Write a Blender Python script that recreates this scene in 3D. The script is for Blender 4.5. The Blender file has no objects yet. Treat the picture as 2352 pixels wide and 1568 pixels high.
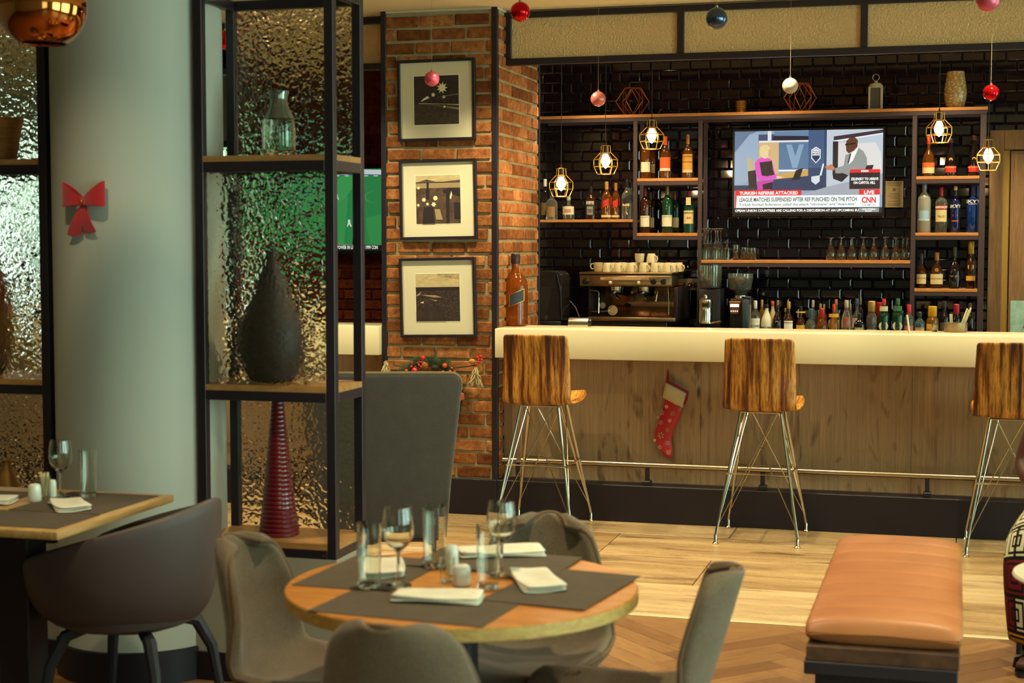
import bpy, bmesh, math, random
from mathutils import Vector, Matrix
random.seed(7)
S = bpy.context.scene
COL = S.collection
PI = math.pi
R = math.radians

# ------------------------------------------------------------------ camera
CAM_H, YAW, PITCH, FPX = 1.58, R(15.76), R(3.592), 3614.4
cam_d = bpy.data.cameras.new('camera'); cam = bpy.data.objects.new('camera', cam_d); COL.objects.link(cam)
cam.location = (0, 0, CAM_H); cam.rotation_euler = (PI/2 - PITCH, 0, YAW)
cam_d.sensor_width = 36.0; cam_d.lens = 36.0 * FPX / 2352.0
cam_d.clip_start = 0.05; cam_d.clip_end = 200
cam_d.dof.use_dof = True; cam_d.dof.focus_distance = 9.7; cam_d.dof.aperture_fstop = 4.5
S.camera = cam

# ------------------------------------------------------------------ world, daylight, exposure
S.view_settings.view_transform = 'Standard'; S.view_settings.look = 'None'
S.view_settings.gamma = 1.0; S.view_settings.use_curve_mapping = False
S.view_settings.exposure = 0.30
S.cycles.use_denoising = True
S.cycles.max_bounces = 14; S.cycles.transmission_bounces = 12; S.cycles.glossy_bounces = 6; S.cycles.diffuse_bounces = 4
S.cycles.transparent_max_bounces = 12
S.cycles.caustics_reflective = True; S.cycles.caustics_refractive = True
S.cycles.sample_clamp_indirect = 6.0
W = bpy.data.worlds.new('daylight'); S.world = W; W.use_nodes = True
W.node_tree.nodes['Background'].inputs[0].default_value = (0.80, 0.95, 0.92, 1)
W.node_tree.nodes['Background'].inputs[1].default_value = 2.2

def area(name, loc, rot, sx, sy, power, color):
    l = bpy.data.lights.new(name, 'AREA'); l.shape = 'RECTANGLE'; l.size = sx; l.size_y = sy
    l.energy = power; l.color = color
    o = bpy.data.objects.new(name, l); COL.objects.link(o); o.location = loc; o.rotation_euler = rot
    return o
DAY = (0.70, 1.0, 0.86)
# sky light entering the window bays of the room: right wall, the wall behind the camera, the far left bay
area('daylight_bay_right_1', (4.30, 1.2, 1.55), (0, R(90), 0), 2.3, 2.6, 120, DAY)
area('daylight_bay_right_2', (4.30, 4.6, 1.55), (0, R(90), 0), 2.3, 2.6, 120, DAY)
area('daylight_bay_right_3', (4.30, 8.75, 1.55), (0, R(90), 0), 2.3, 2.0, 45, DAY)
area('daylight_bay_rear', (2.6, -2.65, 1.55), (R(90), 0, 0), 2.2, 2.3, 14, DAY)
area('daylight_bay_far', (-7.2, 14.5, 4.4), (R(-48), 0, 0), 4.0, 2.0, 260, (0.85, 1.0, 0.95))

def downlight(x, y, z, power, size=1.9, blend=0.6, r=0.05, color=(1.0, 0.84, 0.52)):
    l = bpy.data.lights.new('downlight_lamp', 'SPOT'); l.energy = power; l.spot_size = size; l.spot_blend = blend
    l.shadow_soft_size = r; l.color = color
    o = bpy.data.objects.new('downlight_lamp', l); COL.objects.link(o); o.location = (x, y, z)
    return o
DOWN = [(-3.55, 8.05, 120), (-2.30, 8.10, 145), (-1.05, 8.10, 135), (0.25, 8.10, 135), (1.5, 8.05, 110),
        (-2.3, 9.9, 90), (-1.2, 9.9, 90), (-0.1, 9.9, 90), (0.9, 9.9, 80),
        (-1.2, 3.7, 130), (0.2, 5.4, 120), (-2.75, 4.0, 45), (-1.4, 6.1, 130), (-3.2, 6.9, 110), (-5.0, 9.6, 90), (-5.2, 7.2, 90), (1.2, 3.5, 90), (-4.6, 3.2, 60), (-1.2, 1.2, 70)]
for (dx, dy, dp) in DOWN:
    downlight(dx, dy, 2.895, dp)

# ------------------------------------------------------------------ measuring helper: a pixel of the photograph to a point on a plane
def _axes():
    cy, sy, cp, sp = math.cos(YAW), math.sin(YAW), math.cos(PITCH), math.sin(PITCH)
    f = Vector((-sy*cp, cy*cp, -sp)); r = Vector((cy, sy, 0)); return r, r.cross(f), f
_r, _u, _f = _axes()
def at(x, y, X=None, Y=None, Z=None):
    d = _r*((x-1176)/FPX) - _u*((y-784)/FPX) + _f
    o = Vector((0, 0, CAM_H))
    if X is not None: t = X/d.x
    elif Y is not None: t = Y/d.y
    else: t = (Z-CAM_H)/d.z
    return o + d*t

# ------------------------------------------------------------------ materials
def lin(h):
    h = h.lstrip('#'); v = [int(h[i:i+2], 16)/255 for i in (0, 2, 4)]
    return tuple((c/12.92 if c <= .04045 else ((c+.055)/1.055)**2.4) for c in v) + (1,)
MATS = {}
def mat(name, col='#808080', rough=.5, metal=0., trans=0., ior=1.45, emit=None, estr=0., coat=0., sheen=0., spec=None):
    if name in MATS: return MATS[name]
    m = bpy.data.materials.new(name); m.use_nodes = True
    b = m.node_tree.nodes['Principled BSDF']
    b.inputs['Base Color'].default_value = lin(col) if isinstance(col, str) else tuple(col)+(1,)
    b.inputs['Roughness'].default_value = rough; b.inputs['Metallic'].default_value = metal
    b.inputs['Transmission Weight'].default_value = trans; b.inputs['IOR'].default_value = ior
    b.inputs['Coat Weight'].default_value = coat; b.inputs['Sheen Weight'].default_value = sheen
    if spec is not None: b.inputs['Specular IOR Level'].default_value = spec
    if emit:
        b.inputs['Emission Color'].default_value = lin(emit) if isinstance(emit, str) else tuple(emit)+(1,)
        b.inputs['Emission Strength'].default_value = estr
    MATS[name] = m
    return m
def nt(m): return m.node_tree.nodes, m.node_tree.links, m.node_tree.nodes['Principled BSDF']
def coords(m, kind='Object', scale=(1, 1, 1), rot=(0, 0, 0), rnd=0.0):
    n, l, b = nt(m)
    tc = n.new('ShaderNodeTexCoord'); mp = n.new('ShaderNodeMapping')
    mp.inputs['Scale'].default_value = scale; mp.inputs['Rotation'].default_value = rot
    l.new(tc.outputs[kind], mp.inputs['Vector'])
    if rnd:
        oi = n.new('ShaderNodeObjectInfo'); mu = n.new('ShaderNodeMath'); mu.operation = 'MULTIPLY'
        mu.inputs[1].default_value = rnd; l.new(oi.outputs['Random'], mu.inputs[0])
        l.new(mu.outputs[0], mp.inputs['Location'])
    return mp.outputs['Vector']
def noise(m, vec, scale, detail=4, rough=.5, dist=0.):
    n, l, b = nt(m); t = n.new('ShaderNodeTexNoise'); t.inputs['Scale'].default_value = scale
    t.inputs['Detail'].default_value = detail; t.inputs['Roughness'].default_value = rough; t.inputs['Distortion'].default_value = dist
    l.new(vec, t.inputs['Vector']); return t.outputs['Fac']
def ramp(m, fac, stops):
    n, l, b = nt(m); r = n.new('ShaderNodeValToRGB'); e = r.color_ramp.elements
    while len(e) < len(stops): e.new(.5)
    for i, (p, c) in enumerate(stops):
        e[i].position = p; e[i].color = lin(c) if isinstance(c, str) else (c, c, c, 1)
    l.new(fac, r.inputs['Fac']); return r.outputs['Color']
def mixc(m, a, b_, fac, mode='MIX'):
    n, l, b = nt(m); x = n.new('ShaderNodeMix'); x.data_type = 'RGBA'; x.blend_type = mode
    for sock, v in ((x.inputs[6], a), (x.inputs[7], b_), (x.inputs[0], fac)):
        if isinstance(v, (int, float)): sock.default_value = v
        elif isinstance(v, str): sock.default_value = lin(v)
        else: l.new(v, sock)
    return x.outputs[2]
def bump(m, h, strength=.3, dist=.01):
    n, l, b = nt(m); x = n.new('ShaderNodeBump'); x.inputs['Strength'].default_value = strength; x.inputs['Distance'].default_value = dist
    l.new(h, x.inputs['Height']); l.new(x.outputs['Normal'], b.inputs['Normal'])
def setc(m, c): n, l, b = nt(m); l.new(c, b.inputs['Base Color'])
def setr(m, c): n, l, b = nt(m); l.new(c, b.inputs['Roughness'])
def objrand(m):
    n, l, b = nt(m); o = n.new('ShaderNodeObjectInfo'); return o.outputs['Random']

def wood(name, dark, light, scale=(1, 1, 1), rough=.45, grain=30, rnd=0., contrast=(.3, .7), spec=.4, b=.08):
    m = mat(name, rough=rough, spec=spec); v = coords(m, 'Object', scale, rnd=rnd)
    a = noise(m, v, grain, 5, .6, 1.2); c = ramp(m, a, [(contrast[0], dark), (contrast[1], light)])
    f = noise(m, v, grain*5, 3, .6); c2 = mixc(m, c, ramp(m, f, [(.35, '#b8b0a8'), (.65, '#ffffff')]), .35, 'MULTIPLY')
    setc(m, c2); bump(m, f, b, .002); return m
def fabric(name, col, col2, rough=.92, scale=260, sheen=.15):
    m = mat(name, rough=rough, sheen=sheen, spec=.2); v = coords(m, 'Object')
    a = noise(m, v, scale, 3, .7); b2 = noise(m, v, 14, 3, .6)
    c = ramp(m, a, [(.3, col), (.7, col2)]); setc(m, mixc(m, c, ramp(m, b2, [(.2, '#c8c8c8'), (.8, '#ffffff')]), .5, 'MULTIPLY'))
    bump(m, a, .35, .002); return m

BLACK = mat('black_powder_coat', '#1d161e', .42)
BLACKW = mat('black_satin_board', '#140d16', .5)
CHROME = mat('chrome', '#c9c2ae', .16, 1.0)
STEEL = mat('brushed_steel', '#b3a58d', .28, 1.0)
GOLDW = mat('gold_wire', '#d6a24c', .25, 1.0)
WHITE = mat('white_gloss', '#cfc6a6', .25)

# ------------------------------------------------------------------ geometry helpers
class B:
    def __init__(s): s.v = []; s.f = []
    def add(s, vs, fs):
        k = len(s.v); s.v += [tuple(p) for p in vs]; s.f += [tuple(i+k for i in f) for f in fs]; return s
    def box(s, x0, x1, y0, y1, z0, z1):
        return s.add([(x0,y0,z0),(x1,y0,z0),(x1,y1,z0),(x0,y1,z0),(x0,y0,z1),(x1,y0,z1),(x1,y1,z1),(x0,y1,z1)],
                     [(0,3,2,1),(4,5,6,7),(0,1,5,4),(1,2,6,5),(2,3,7,6),(3,0,4,7)])
    def bev(s, x0, x1, y0, y1, z0, z1, r=.005, seg=2):
        bm = bmesh.new(); bmesh.ops.create_cube(bm, size=1)
        for v in bm.verts: v.co = ((x0+x1)/2+v.co.x*(x1-x0), (y0+y1)/2+v.co.y*(y1-y0), (z0+z1)/2+v.co.z*(z1-z0))
        bmesh.ops.bevel(bm, geom=bm.edges[:], offset=r, segments=seg, affect='EDGES', profile=.5)
        bm.verts.index_update(); s.add([v.co[:] for v in bm.verts], [[v.index for v in f.verts] for f in bm.faces]); bm.free(); return s
    def lathe(s, prof, n=24, c=(0, 0, 0), axis='z'):
        vs = []; fs = []
        for (r, z) in prof:
            for i in range(n):
                a = 2*PI*i/n
                if axis == 'z': vs.append((c[0]+r*math.cos(a), c[1]+r*math.sin(a), c[2]+z))
                elif axis == 'y': vs.append((c[0]+r*math.cos(a), c[1]-z, c[2]+r*math.sin(a)))
                else: vs.append((c[0]+z, c[1]+r*math.cos(a), c[2]+r*math.sin(a)))
        m = len(prof)
        for j in range(m-1):
            for i in range(n):
                k = (i+1) % n; fs.append((j*n+i, j*n+k, (j+1)*n+k, (j+1)*n+i))
        if prof[0][0] > 1e-6: fs.append(tuple(reversed(range(n))))
        if prof[-1][0] > 1e-6: fs.append(tuple((m-1)*n+i for i in range(n)))
        return s.add(vs, fs)
    def ring(s, prof, n=24, c=(0, 0, 0)):            # closed profile (no caps)
        return s.lathe_closed(prof, n, c)
    def lathe_closed(s, prof, n=24, c=(0, 0, 0)):
        vs = []; fs = []; m = len(prof)
        for (r, z) in prof:
            for i in range(n):
                a = 2*PI*i/n; vs.append((c[0]+r*math.cos(a), c[1]+r*math.sin(a), c[2]+z))
        for j in range(m):
            q = (j+1) % m
            for i in range(n):
                k = (i+1) % n; fs.append((j*n+i, j*n+k, q*n+k, q*n+i))
        return s.add(vs, fs)
    def tube(s, pts, r, n=8, closed=False, caps=True):
        P = [Vector(p) for p in pts]; m = len(P); rr = r if isinstance(r, (list, tuple)) else [r]*m
        vs = []; fs = []; nrm = None
        for i in range(m):
            if closed: t = (P[(i+1) % m]-P[i-1])
            else: t = P[min(i+1, m-1)]-P[max(i-1, 0)]
            t.normalize()
            if nrm is None:
                a = Vector((0, 0, 1)) if abs(t.z) < .9 else Vector((1, 0, 0)); nrm = t.cross(a).normalized()
            else:
                nrm = (nrm - t*nrm.dot(t)); nrm = nrm.normalized() if nrm.length > 1e-6 else t.orthogonal().normalized()
            bn = t.cross(nrm)
            for k in range(n):
                a = 2*PI*k/n; vs.append(P[i]+nrm*(rr[i]*math.cos(a))+bn*(rr[i]*math.sin(a)))
        for i in range(m if closed else m-1):
            j = (i+1) % m
            for k in range(n):
                q = (k+1) % n; fs.append((i*n+k, i*n+q, j*n+q, j*n+k))
        if not closed and caps:
            fs.append(tuple(reversed(range(n)))); fs.append(tuple((m-1)*n+k for k in range(n)))
        return s.add(vs, fs)
    def prism(s, poly, y0, y1):                       # polygon in x,z extruded along y
        n = len(poly); vs = [(x, y0, z) for x, z in poly]+[(x, y1, z) for x, z in poly]
        fs = [tuple(range(n)), tuple(reversed(range(n, 2*n)))]+[((i+1) % n, i, n+i, n+(i+1) % n) for i in range(n)]
        return s.add(vs, fs)
    def slab(s, poly, z0, z1):                        # polygon in x,y extruded along z
        n = len(poly); vs = [(x, y, z0) for x, y in poly]+[(x, y, z1) for x, y in poly]
        fs = [tuple(reversed(range(n))), tuple(range(n, 2*n))]+[(i, (i+1) % n, n+(i+1) % n, n+i) for i in range(n)]
        return s.add(vs, fs)
    def grid(s, fn, nu, nv):
        vs = [fn(i/(nu-1), j/(nv-1)) for j in range(nv) for i in range(nu)]
        fs = [(j*nu+i, j*nu+i+1, (j+1)*nu+i+1, (j+1)*nu+i) for j in range(nv-1) for i in range(nu-1)]
        return s.add(vs, fs)
    def ball(s, c, r, n=16, m=10, sc=(1, 1, 1)):
        vs = [(c[0], c[1], c[2]-r*sc[2])]; fs = []
        for j in range(1, m):
            ph = -PI/2+PI*j/m
            for i in range(n):
                a = 2*PI*i/n; vs.append((c[0]+r*sc[0]*math.cos(ph)*math.cos(a), c[1]+r*sc[1]*math.cos(ph)*math.sin(a), c[2]+r*sc[2]*math.sin(ph)))
        vs.append((c[0], c[1], c[2]+r*sc[2])); L = len(vs)-1
        for i in range(n): fs.append((0, 1+(i+1) % n, 1+i)); fs.append((L, L-n+i, L-n+(i+1) % n))
        for j in range(m-2):
            for i in range(n): k = (i+1) % n; fs.append((1+j*n+i, 1+j*n+k, 1+(j+1)*n+k, 1+(j+1)*n+i))
        return s.add(vs, fs)
    def mesh(s, name, m, smooth=True, ang=35):
        me = bpy.data.meshes.new(name); me.from_pydata(s.v, [], s.f)
        bm = bmesh.new(); bm.from_mesh(me); bmesh.ops.recalc_face_normals(bm, faces=bm.faces[:]); bm.to_mesh(me); bm.free()
        me.materials.append(m)
        if smooth:
            me.polygons.foreach_set('use_smooth', [True]*len(me.polygons)); me.set_sharp_from_angle(angle=R(ang))
        me.update(); return me
    def obj(s, name, m, parent=None, smooth=True, ang=35, loc=None):
        return link(name, s.mesh(name, m, smooth, ang), parent, loc)
def link(name, data, parent=None, loc=None, rot=None):
    o = bpy.data.objects.new(name, data); COL.objects.link(o)
    if parent is not None: o.parent = parent
    if loc is not None: o.location = loc
    if rot is not None: o.rotation_euler = rot
    return o
def tag(o, label=None, cat=None, group=None, kind=None):
    if label: o['label'] = label
    if cat: o['category'] = cat
    if group: o['group'] = group
    if kind: o['kind'] = kind
    return o
def thing(name, label, cat, loc=(0, 0, 0), rz=0., group=None, kind=None):
    o = bpy.data.objects.new(name, None); COL.objects.link(o); o.empty_display_size = .05
    o.location = loc; o.rotation_euler = (0, 0, rz)
    return tag(o, label, cat, group, kind)
def kids(o): return [c for c in bpy.data.objects if c.parent == o]
def dup(root, loc, rz, label, group=None):
    r = root.copy(); COL.objects.link(r); r.location = loc; r.rotation_euler = (0, 0, rz); r['label'] = label
    if group: r['group'] = group
    for ch in kids(root):
        if ch is r: continue
        c = ch.copy(); COL.objects.link(c); c.parent = r
        for g in kids(ch):
            d = g.copy(); COL.objects.link(d); d.parent = c
    return r
def mods(o, solid=None, sub=0, off=0.):
    if solid is not None:
        m = o.modifiers.new('thickness', 'SOLIDIFY'); m.thickness = solid; m.offset = off
    if sub:
        m = o.modifiers.new('round', 'SUBSURF'); m.levels = sub; m.render_levels = sub
    return o
_txt = {}
def lettering(s, m, parent, loc, rot=(0, 0, 0), w=None, h=None, bold=0., bend=None, name='lettering', shear=0.):
    """flat lettering as a mesh, centred; w/h fit it to a size; bend wraps it round a vertical cylinder of that radius"""
    key = (s, bold, shear)
    if key not in _txt:
        cu = bpy.data.curves.new('t', 'FONT'); cu.body = s; cu.size = 1; cu.offset = bold; cu.resolution_u = 2; cu.shear = shear
        o = bpy.data.objects.new('t', cu); COL.objects.link(o)
        me = bpy.data.meshes.new_from_object(o.evaluated_get(bpy.context.evaluated_depsgraph_get()))
        bpy.data.objects.remove(o); bpy.data.curves.remove(cu)
        vs = [v.co.copy() for v in me.vertices]; fs = [tuple(p.vertices) for p in me.polygons]; bpy.data.meshes.remove(me)
        _txt[key] = (vs, fs)
    vs, fs = _txt[key]
    x0 = min(v.x for v in vs); x1 = max(v.x for v in vs); y0 = min(v.y for v in vs); y1 = max(v.y for v in vs)
    kx = (w/(x1-x0)) if w else (h/(y1-y0)); ky = (h/(y1-y0)) if h else kx
    out = []
    for v in vs:
        x = (v.x-(x0+x1)/2)*kx; z = (v.y-(y0+y1)/2)*ky
        if bend: a = x/bend; out.append((bend*math.sin(a), -bend*math.cos(a)+bend, z))
        else: out.append((x, 0, z))
    me = bpy.data.meshes.new(name); me.from_pydata(out, [], fs); me.materials.append(m)
    return link(name, me, parent, loc, rot)
# ------------------------------------------------------------------ the room shell
PLASTER = mat('plaster_paint', '#a5a18c', .8, spec=.2)
def _p():
    m = PLASTER; v = coords(m, 'Object'); a = noise(m, v, 60, 4); bump(m, a, .08, .003)
_p()
CEIL = mat('ceiling_paint', '#c9bb98', .9, spec=.1)
COLM = mat('column_paint', '#a9aba0', .55, spec=.35)
def _c():
    v = coords(COLM, 'Object', (6, 6, .6)); a = noise(COLM, v, 3, 3); bump(COLM, a, .05, .004)
_c()
SKIRT = mat('black_skirting', '#15101a', .45)
GLASSW = bpy.data.materials.new('window_glass'); GLASSW.use_nodes = True
def _gw():
    n = GLASSW.node_tree.nodes; l = GLASSW.node_tree.links; n.remove(n['Principled BSDF'])
    t = n.new('ShaderNodeBsdfTransparent'); g = n.new('ShaderNodeBsdfGlossy'); g.inputs['Roughness'].default_value = .02
    f = n.new('ShaderNodeFresnel'); f.inputs[0].default_value = 1.25; x = n.new('ShaderNodeMixShader')
    t.inputs[0].default_value = (.95, 1, .97, 1)
    l.new(f.outputs[0], x.inputs[0]); l.new(t.outputs[0], x.inputs[1]); l.new(g.outputs[0], x.inputs[2]); l.new(x.outputs[0], n['Material Output'].inputs[0])
_gw()
def struct(name, b, m, parent=None, smooth=False, loc=None):
    o = b.obj(name, m, parent, smooth, loc=loc)
    if parent is None: o['kind'] = 'structure'
    return o
CZ = 2.92
struct('ceiling', B().box(-9.1, 4.4, -2.8, 12.2, CZ, CZ+.1), CEIL)
# ceiling downlight fittings (rim and lamp disc)
RIM = mat('fitting_white', '#c8c2b0', .4); DISC = mat('downlight_glow', '#ffffff', .5, emit=(1, .72, .38), estr=6.0)
for k, (dx, dy, dp) in enumerate(DOWN):
    w = 'above the bar front' if 7.5 < dy < 9 else 'over the back counter' if dy > 9 and dx > -3 else 'over the dining area' if dy < 6 else 'over the walkway'
    t = thing('ceiling_downlight', 'small round recessed downlight in the ceiling %s' % w, 'downlight', (dx, dy, CZ), 0, 'recessed downlights %s' % w)
    B().lathe_closed([(.05, -.004), (.068, -.004), (.07, 0.0), (.05, 0.0)], 20).obj('rim', RIM, t)
    B().lathe([(0, -.0015), (.05, -.0015), (.05, -.0005), (0, -.0005)], 20).obj('lamp_disc', DISC, t)

def wall_open(name, axis, pos, th, a0, a1, opens, z1=CZ):
    """wall along x (axis 'y' = const y) or along y (axis 'x'), with rectangular openings (a0,a1,z0,z1)"""
    b = B(); xs = sorted([a0, a1]+[o[0] for o in opens]+[o[1] for o in opens])
    def put(u0, u1, z0, zz):
        if u1-u0 < 1e-4 or zz-z0 < 1e-4: return
        if axis == 'y': b.box(u0, u1, pos, pos+th, z0, zz)
        else: b.box(pos, pos+th, u0, u1, z0, zz)
    for u0, u1 in zip(xs[:-1], xs[1:]):
        o = [q for q in opens if q[0] <= u0+1e-6 and q[1] >= u1-1e-6]
        if o: put(u0, u1, 0, o[0][2]); put(u0, u1, o[0][3], z1)
        else: put(u0, u1, 0, z1)
    return struct(name, b, PLASTER)
WFR = mat('window_frame_dark', '#2c262a', .5)
def window(idx, axis, pos, u0, u1, z0, z1, mull=2):
    t = bpy.data.objects.new('window_%d' % idx, None); COL.objects.link(t); t['kind'] = 'structure'
    b = B(); w = .05
    def put(bb, a, c, za, zb, d=.03):
        if axis == 'y': bb.box(a, c, pos-d, pos+d, za, zb)
        else: bb.box(pos-d, pos+d, a, c, za, zb)
    put(b, u0, u1, z0, z0+w); put(b, u0, u1, z1-w, z1); put(b, u0, u0+w, z0, z1); put(b, u1-w, u1, z0, z1)
    for k in range(1, mull): x = u0+(u1-u0)*k/mull; put(b, x-.02, x+.02, z0, z1)
    b.obj('window_frame', WFR, t, False)
    for k in range(mull):
        g = B(); put(g, u0+(u1-u0)*k/mull+.03, u0+(u1-u0)*(k+1)/mull-.03, z0+.03, z1-.03, .002); g.obj('pane', GLASSW, t, False)
wall_open('wall_right', 'x', 4.1, .15, -2.7, 10.9, [(-.15, 2.55, .35, 2.75), (3.25, 5.95, .35, 2.75), (7.7, 9.8, .35, 2.75)])
window(5, 'x', 4.17, 7.7, 9.8, .35, 2.75, 2)
window(1, 'x', 4.17, -.15, 2.55, .35, 2.75, 3); window(2, 'x', 4.17, 3.25, 5.95, .35, 2.75, 3)
wall_open('wall_rear', 'y', -2.6, .15, -9, 4.1, [(1.45, 3.75, .35, 2.75)])
window(3, 'y', -2.52, 1.45, 3.75, .35, 2.75, 3)
wall_open('wall_left', 'x', -9.1, .15, -2.7, 12.1, [])
wall_open('wall_far_bay', 'y', 11.9, .15, -9, -5.3, [(-8.7, -5.6, .85, 2.42)])
window(4, 'y', 11.97, -8.7, -5.6, .85, 2.42, 4)
struct('wall_bay_return', B().box(-5.3, -5.2, 11.0, 12.05, 0, CZ), PLASTER)

# ---- floor: bed, wood-look stone tiles by the bar, herringbone planks in the dining area
GROUT = mat('floor_grout', '#5a4632', .8)
FLOOR = B().box(-9.1, 4.4, -2.8, 12.2, -.08, -.012).obj('floor', GROUT, None, False); FLOOR['kind'] = 'structure'
FTILE = mat('wood_look_tile', rough=.30, spec=.45)
def _ft():
    m = FTILE; v = coords(m, 'Object', (.35, 2.6, 1), rnd=37.0); a = noise(m, v, 3.2, 6, .62, .6)
    c = ramp(m, a, [(.28, '#93795a'), (.5, '#b59c74'), (.72, '#cbb48c')])
    v2 = coords(m, 'Object', (1.4, 16, 1), rnd=11.0); s2 = noise(m, v2, 3, 5, .7)
    c = mixc(m, c, ramp(m, s2, [(.30, '#8d7458'), (.46, '#ffffff')]), .6, 'MULTIPLY')
    v3 = coords(m, 'Object', (.9, 5, 1), rnd=53.0); st = noise(m, v3, 1.7, 5, .75)
    c = mixc(m, c, ramp(m, st, [(.33, '#6d5a44'), (.43, '#ffffff')]), .75, 'MULTIPLY')
    t = mixc(m, c, ramp(m, objrand(m), [(0, '#d9cdb8'), (1, '#ffffff')]), 1.0, 'MULTIPLY'); setc(m, t)
    bump(m, s2, .05, .002); setr(m, ramp(m, st, [(.3, .42), (.6, .26)]))
_ft()
TL, TD = 1.173, .607
tm = B().bev(-TL/2+.0025, TL/2-.0025, -TD/2+.0025, TD/2-.0025, -.012, 0, .0015, 1).mesh('tile', FTILE, False)
for r, (y0, off) in enumerate([(6.535, -.567), (7.135, -1.151), (7.742, -1.738), (8.349, -1.150), (8.956, -.567), (9.563, -1.151), (10.17, -1.738)]):
    for k in range(-4, 4):
        x = off+TL*(k+.5)
        if x < -5.6 or x > 3.6 or (y0 > 8.9 and (x < -3 or x > 2)): continue
        link('tile', tm, FLOOR, (x, y0+TD/2, 0))
struct('trim_1', B().bev(-8.9, 4.1, 6.495, 6.532, -.012, .003, .0015, 1), mat('threshold_strip', '#cfc094', .35, .3))
PLANK = wood('herringbone_oak', '#7a5632', '#a47a4a', (1, 9, 1), .38, 5, 41.0, (.25, .75))
def _pl():
    n, l, b = nt(PLANK); src = b.inputs['Base Color'].links[0].from_socket
    setc(PLANK, mixc(PLANK, src, ramp(PLANK, objrand(PLANK), [(0, '#c0b0a0'), (1, '#ffffff')]), 1.0, 'MULTIPLY'))
_pl()
pw, pn = .098, 6; PLL = pw*pn
pm = B().bev(-PLL/2+.0008, PLL/2-.0008, -pw/2+.0008, pw/2-.0008, -.012, 0, .001, 1).mesh('plank', PLANK, False)
c45 = math.cos(R(45)); npl = 0; cand = []
for k in range(-60, 60):
    for m_ in range(-6, 6):
        for hv in (0, 1):
            if hv == 0: cx, cy, rz = (k+m_*2*pn)*pw+PLL/2, k*pw+pw/2, R(45)
            else: cx, cy, rz = k*pw+pw/2, (k-2*pn+1+m_*2*pn)*pw+PLL/2, R(135)
            wx, wy = (cx-cy)*c45-1.0, (cx+cy)*c45+4.6
            if -2.75 < wx < 1.3 and 2.6 < wy < 6.30: cand.append((wx, wy, rz))
cand.sort(key=lambda q: (-1 if q[0] > -1.1 and q[1] > 4.2 else 0, q[1]))
for (wx, wy, rz) in cand[:300]: link('plank', pm, FLOOR, (wx, wy, 0), (0, 0, rz))
rest = B()
for (wx, wy, rz) in cand[300:]:
    q = [Vector((sx*(PLL/2-.0008), sy*(pw/2-.0008), 0)) for sx, sy in ((-1, -1), (1, -1), (1, 1), (-1, 1))]
    q = [(p.x*math.cos(rz)-p.y*math.sin(rz)+wx, p.x*math.sin(rz)+p.y*math.cos(rz)+wy, 0) for p in q]
    rest.add(q, [(0, 1, 2, 3)])
if rest.v:
    o = rest.obj('far_planks', PLANK, FLOOR, False); o['kind'] = 'stuff'
# plain oak beds beyond the planks that can be told apart
fb = B().box(-8.95, 4.1, -2.45, 6.495, -.012, -.0015); fo = fb.obj('oak_bed', PLANK, FLOOR, False)

# ---- round column, low walls, skirting
CX, CY, CR = -2.912, 5.241, .31
struct('pillar_1', B().lathe([(CR, 0), (CR, CZ)], 72, (CX, CY, 0)), COLM, smooth=True)
struct('baseboard_pillar', B().lathe_closed([(CR+.001, 0), (CR+.010, 0), (CR+.010, .118), (CR+.001, .122)], 72, (CX, CY, 0)), SKIRT, smooth=True)
UX0, UX1, UY0, UY1 = -2.615, -2.083, 5.105, 5.400
LX0, LX1 = -3.740, -3.212
LOWW = mat('low_wall_paint', '#8d8878', .75, spec=.25)
struct('wall_low_1', B().box(UX0-.02, UX1, UY0+.002, UY1, 0, .465), LOWW)
struct('baseboard_low_1', B().bev(UX0-.02, UX1+.006, UY0-.008, UY0+.0015, 0, .105, .002, 1), SKIRT)
struct('wall_low_2', B().box(LX0-1.2, LX1+.02, UY0+.002, UY1, 0, .465), LOWW)
struct('baseboard_low_2', B().bev(LX0-1.2, LX1+.02, UY0-.008, UY0+.0015, 0, .105, .002, 1), SKIRT)

# ---- brick pier at the end of the bar
MORTAR = mat('mortar', '#8a7a58', .95, spec=.1)
def _mo():
    v = coords(MORTAR, 'Object'); a = noise(MORTAR, v, 90, 5, .7); g = noise(MORTAR, v, 7, 3)
    setc(MORTAR, ramp(MORTAR, g, [(.3, '#8a7c5c'), (.7, '#a89873')])); bump(MORTAR, a, .6, .006)
_mo()
def brick_mat(name, dark, mid, light, speck):
    m = mat(name, rough=.88, spec=.15); v = coords(m, 'Object', (1, 1, 1), rnd=29.0)
    a = noise(m, v, 22, 5, .65); c = ramp(m, a, [(.28, dark), (.5, mid), (.72, light)])
    p = noise(m, v, 170, 3, .7); c = mixc(m, c, ramp(m, p, [(.33, speck), (.42, '#ffffff')]), .85, 'MULTIPLY')
    w = noise(m, v, 240, 2, .6); c = mixc(m, c, '#d8c39a', ramp(m, w, [(.66, 0.0), (.72, .7)]))
    c = mixc(m, c, ramp(m, objrand(m), [(0, '#9a8478'), (.5, '#e0d0c0'), (1, '#ffffff')]), .9, 'MULTIPLY')
    setc(m, c); bump(m, p, .8, .006); return m
BRICK = brick_mat('warm_brick', '#74452a', '#a0683a', '#bd8a54', '#5a4436')
BRICKR = brick_mat('red_brick', '#4a1f12', '#7a371e', '#8a4424', '#3a2018')
def brick_mesh(m, L, H, seed):
    rnd = random.Random(seed); b = B(); b.bev(-L/2, L/2, -.011, .02, -H/2, H/2, .0045, 1)
    b.v = [(x+rnd.uniform(-.0018, .0018), y+rnd.uniform(-.0012, .0012), z+rnd.uniform(-.0018, .0018)) for x, y, z in b.v]
    return b.mesh('brick', m, False)
PX0, PX1, PY0, PY1 = -3.243, -2.543, 8.695, 9.617
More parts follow.
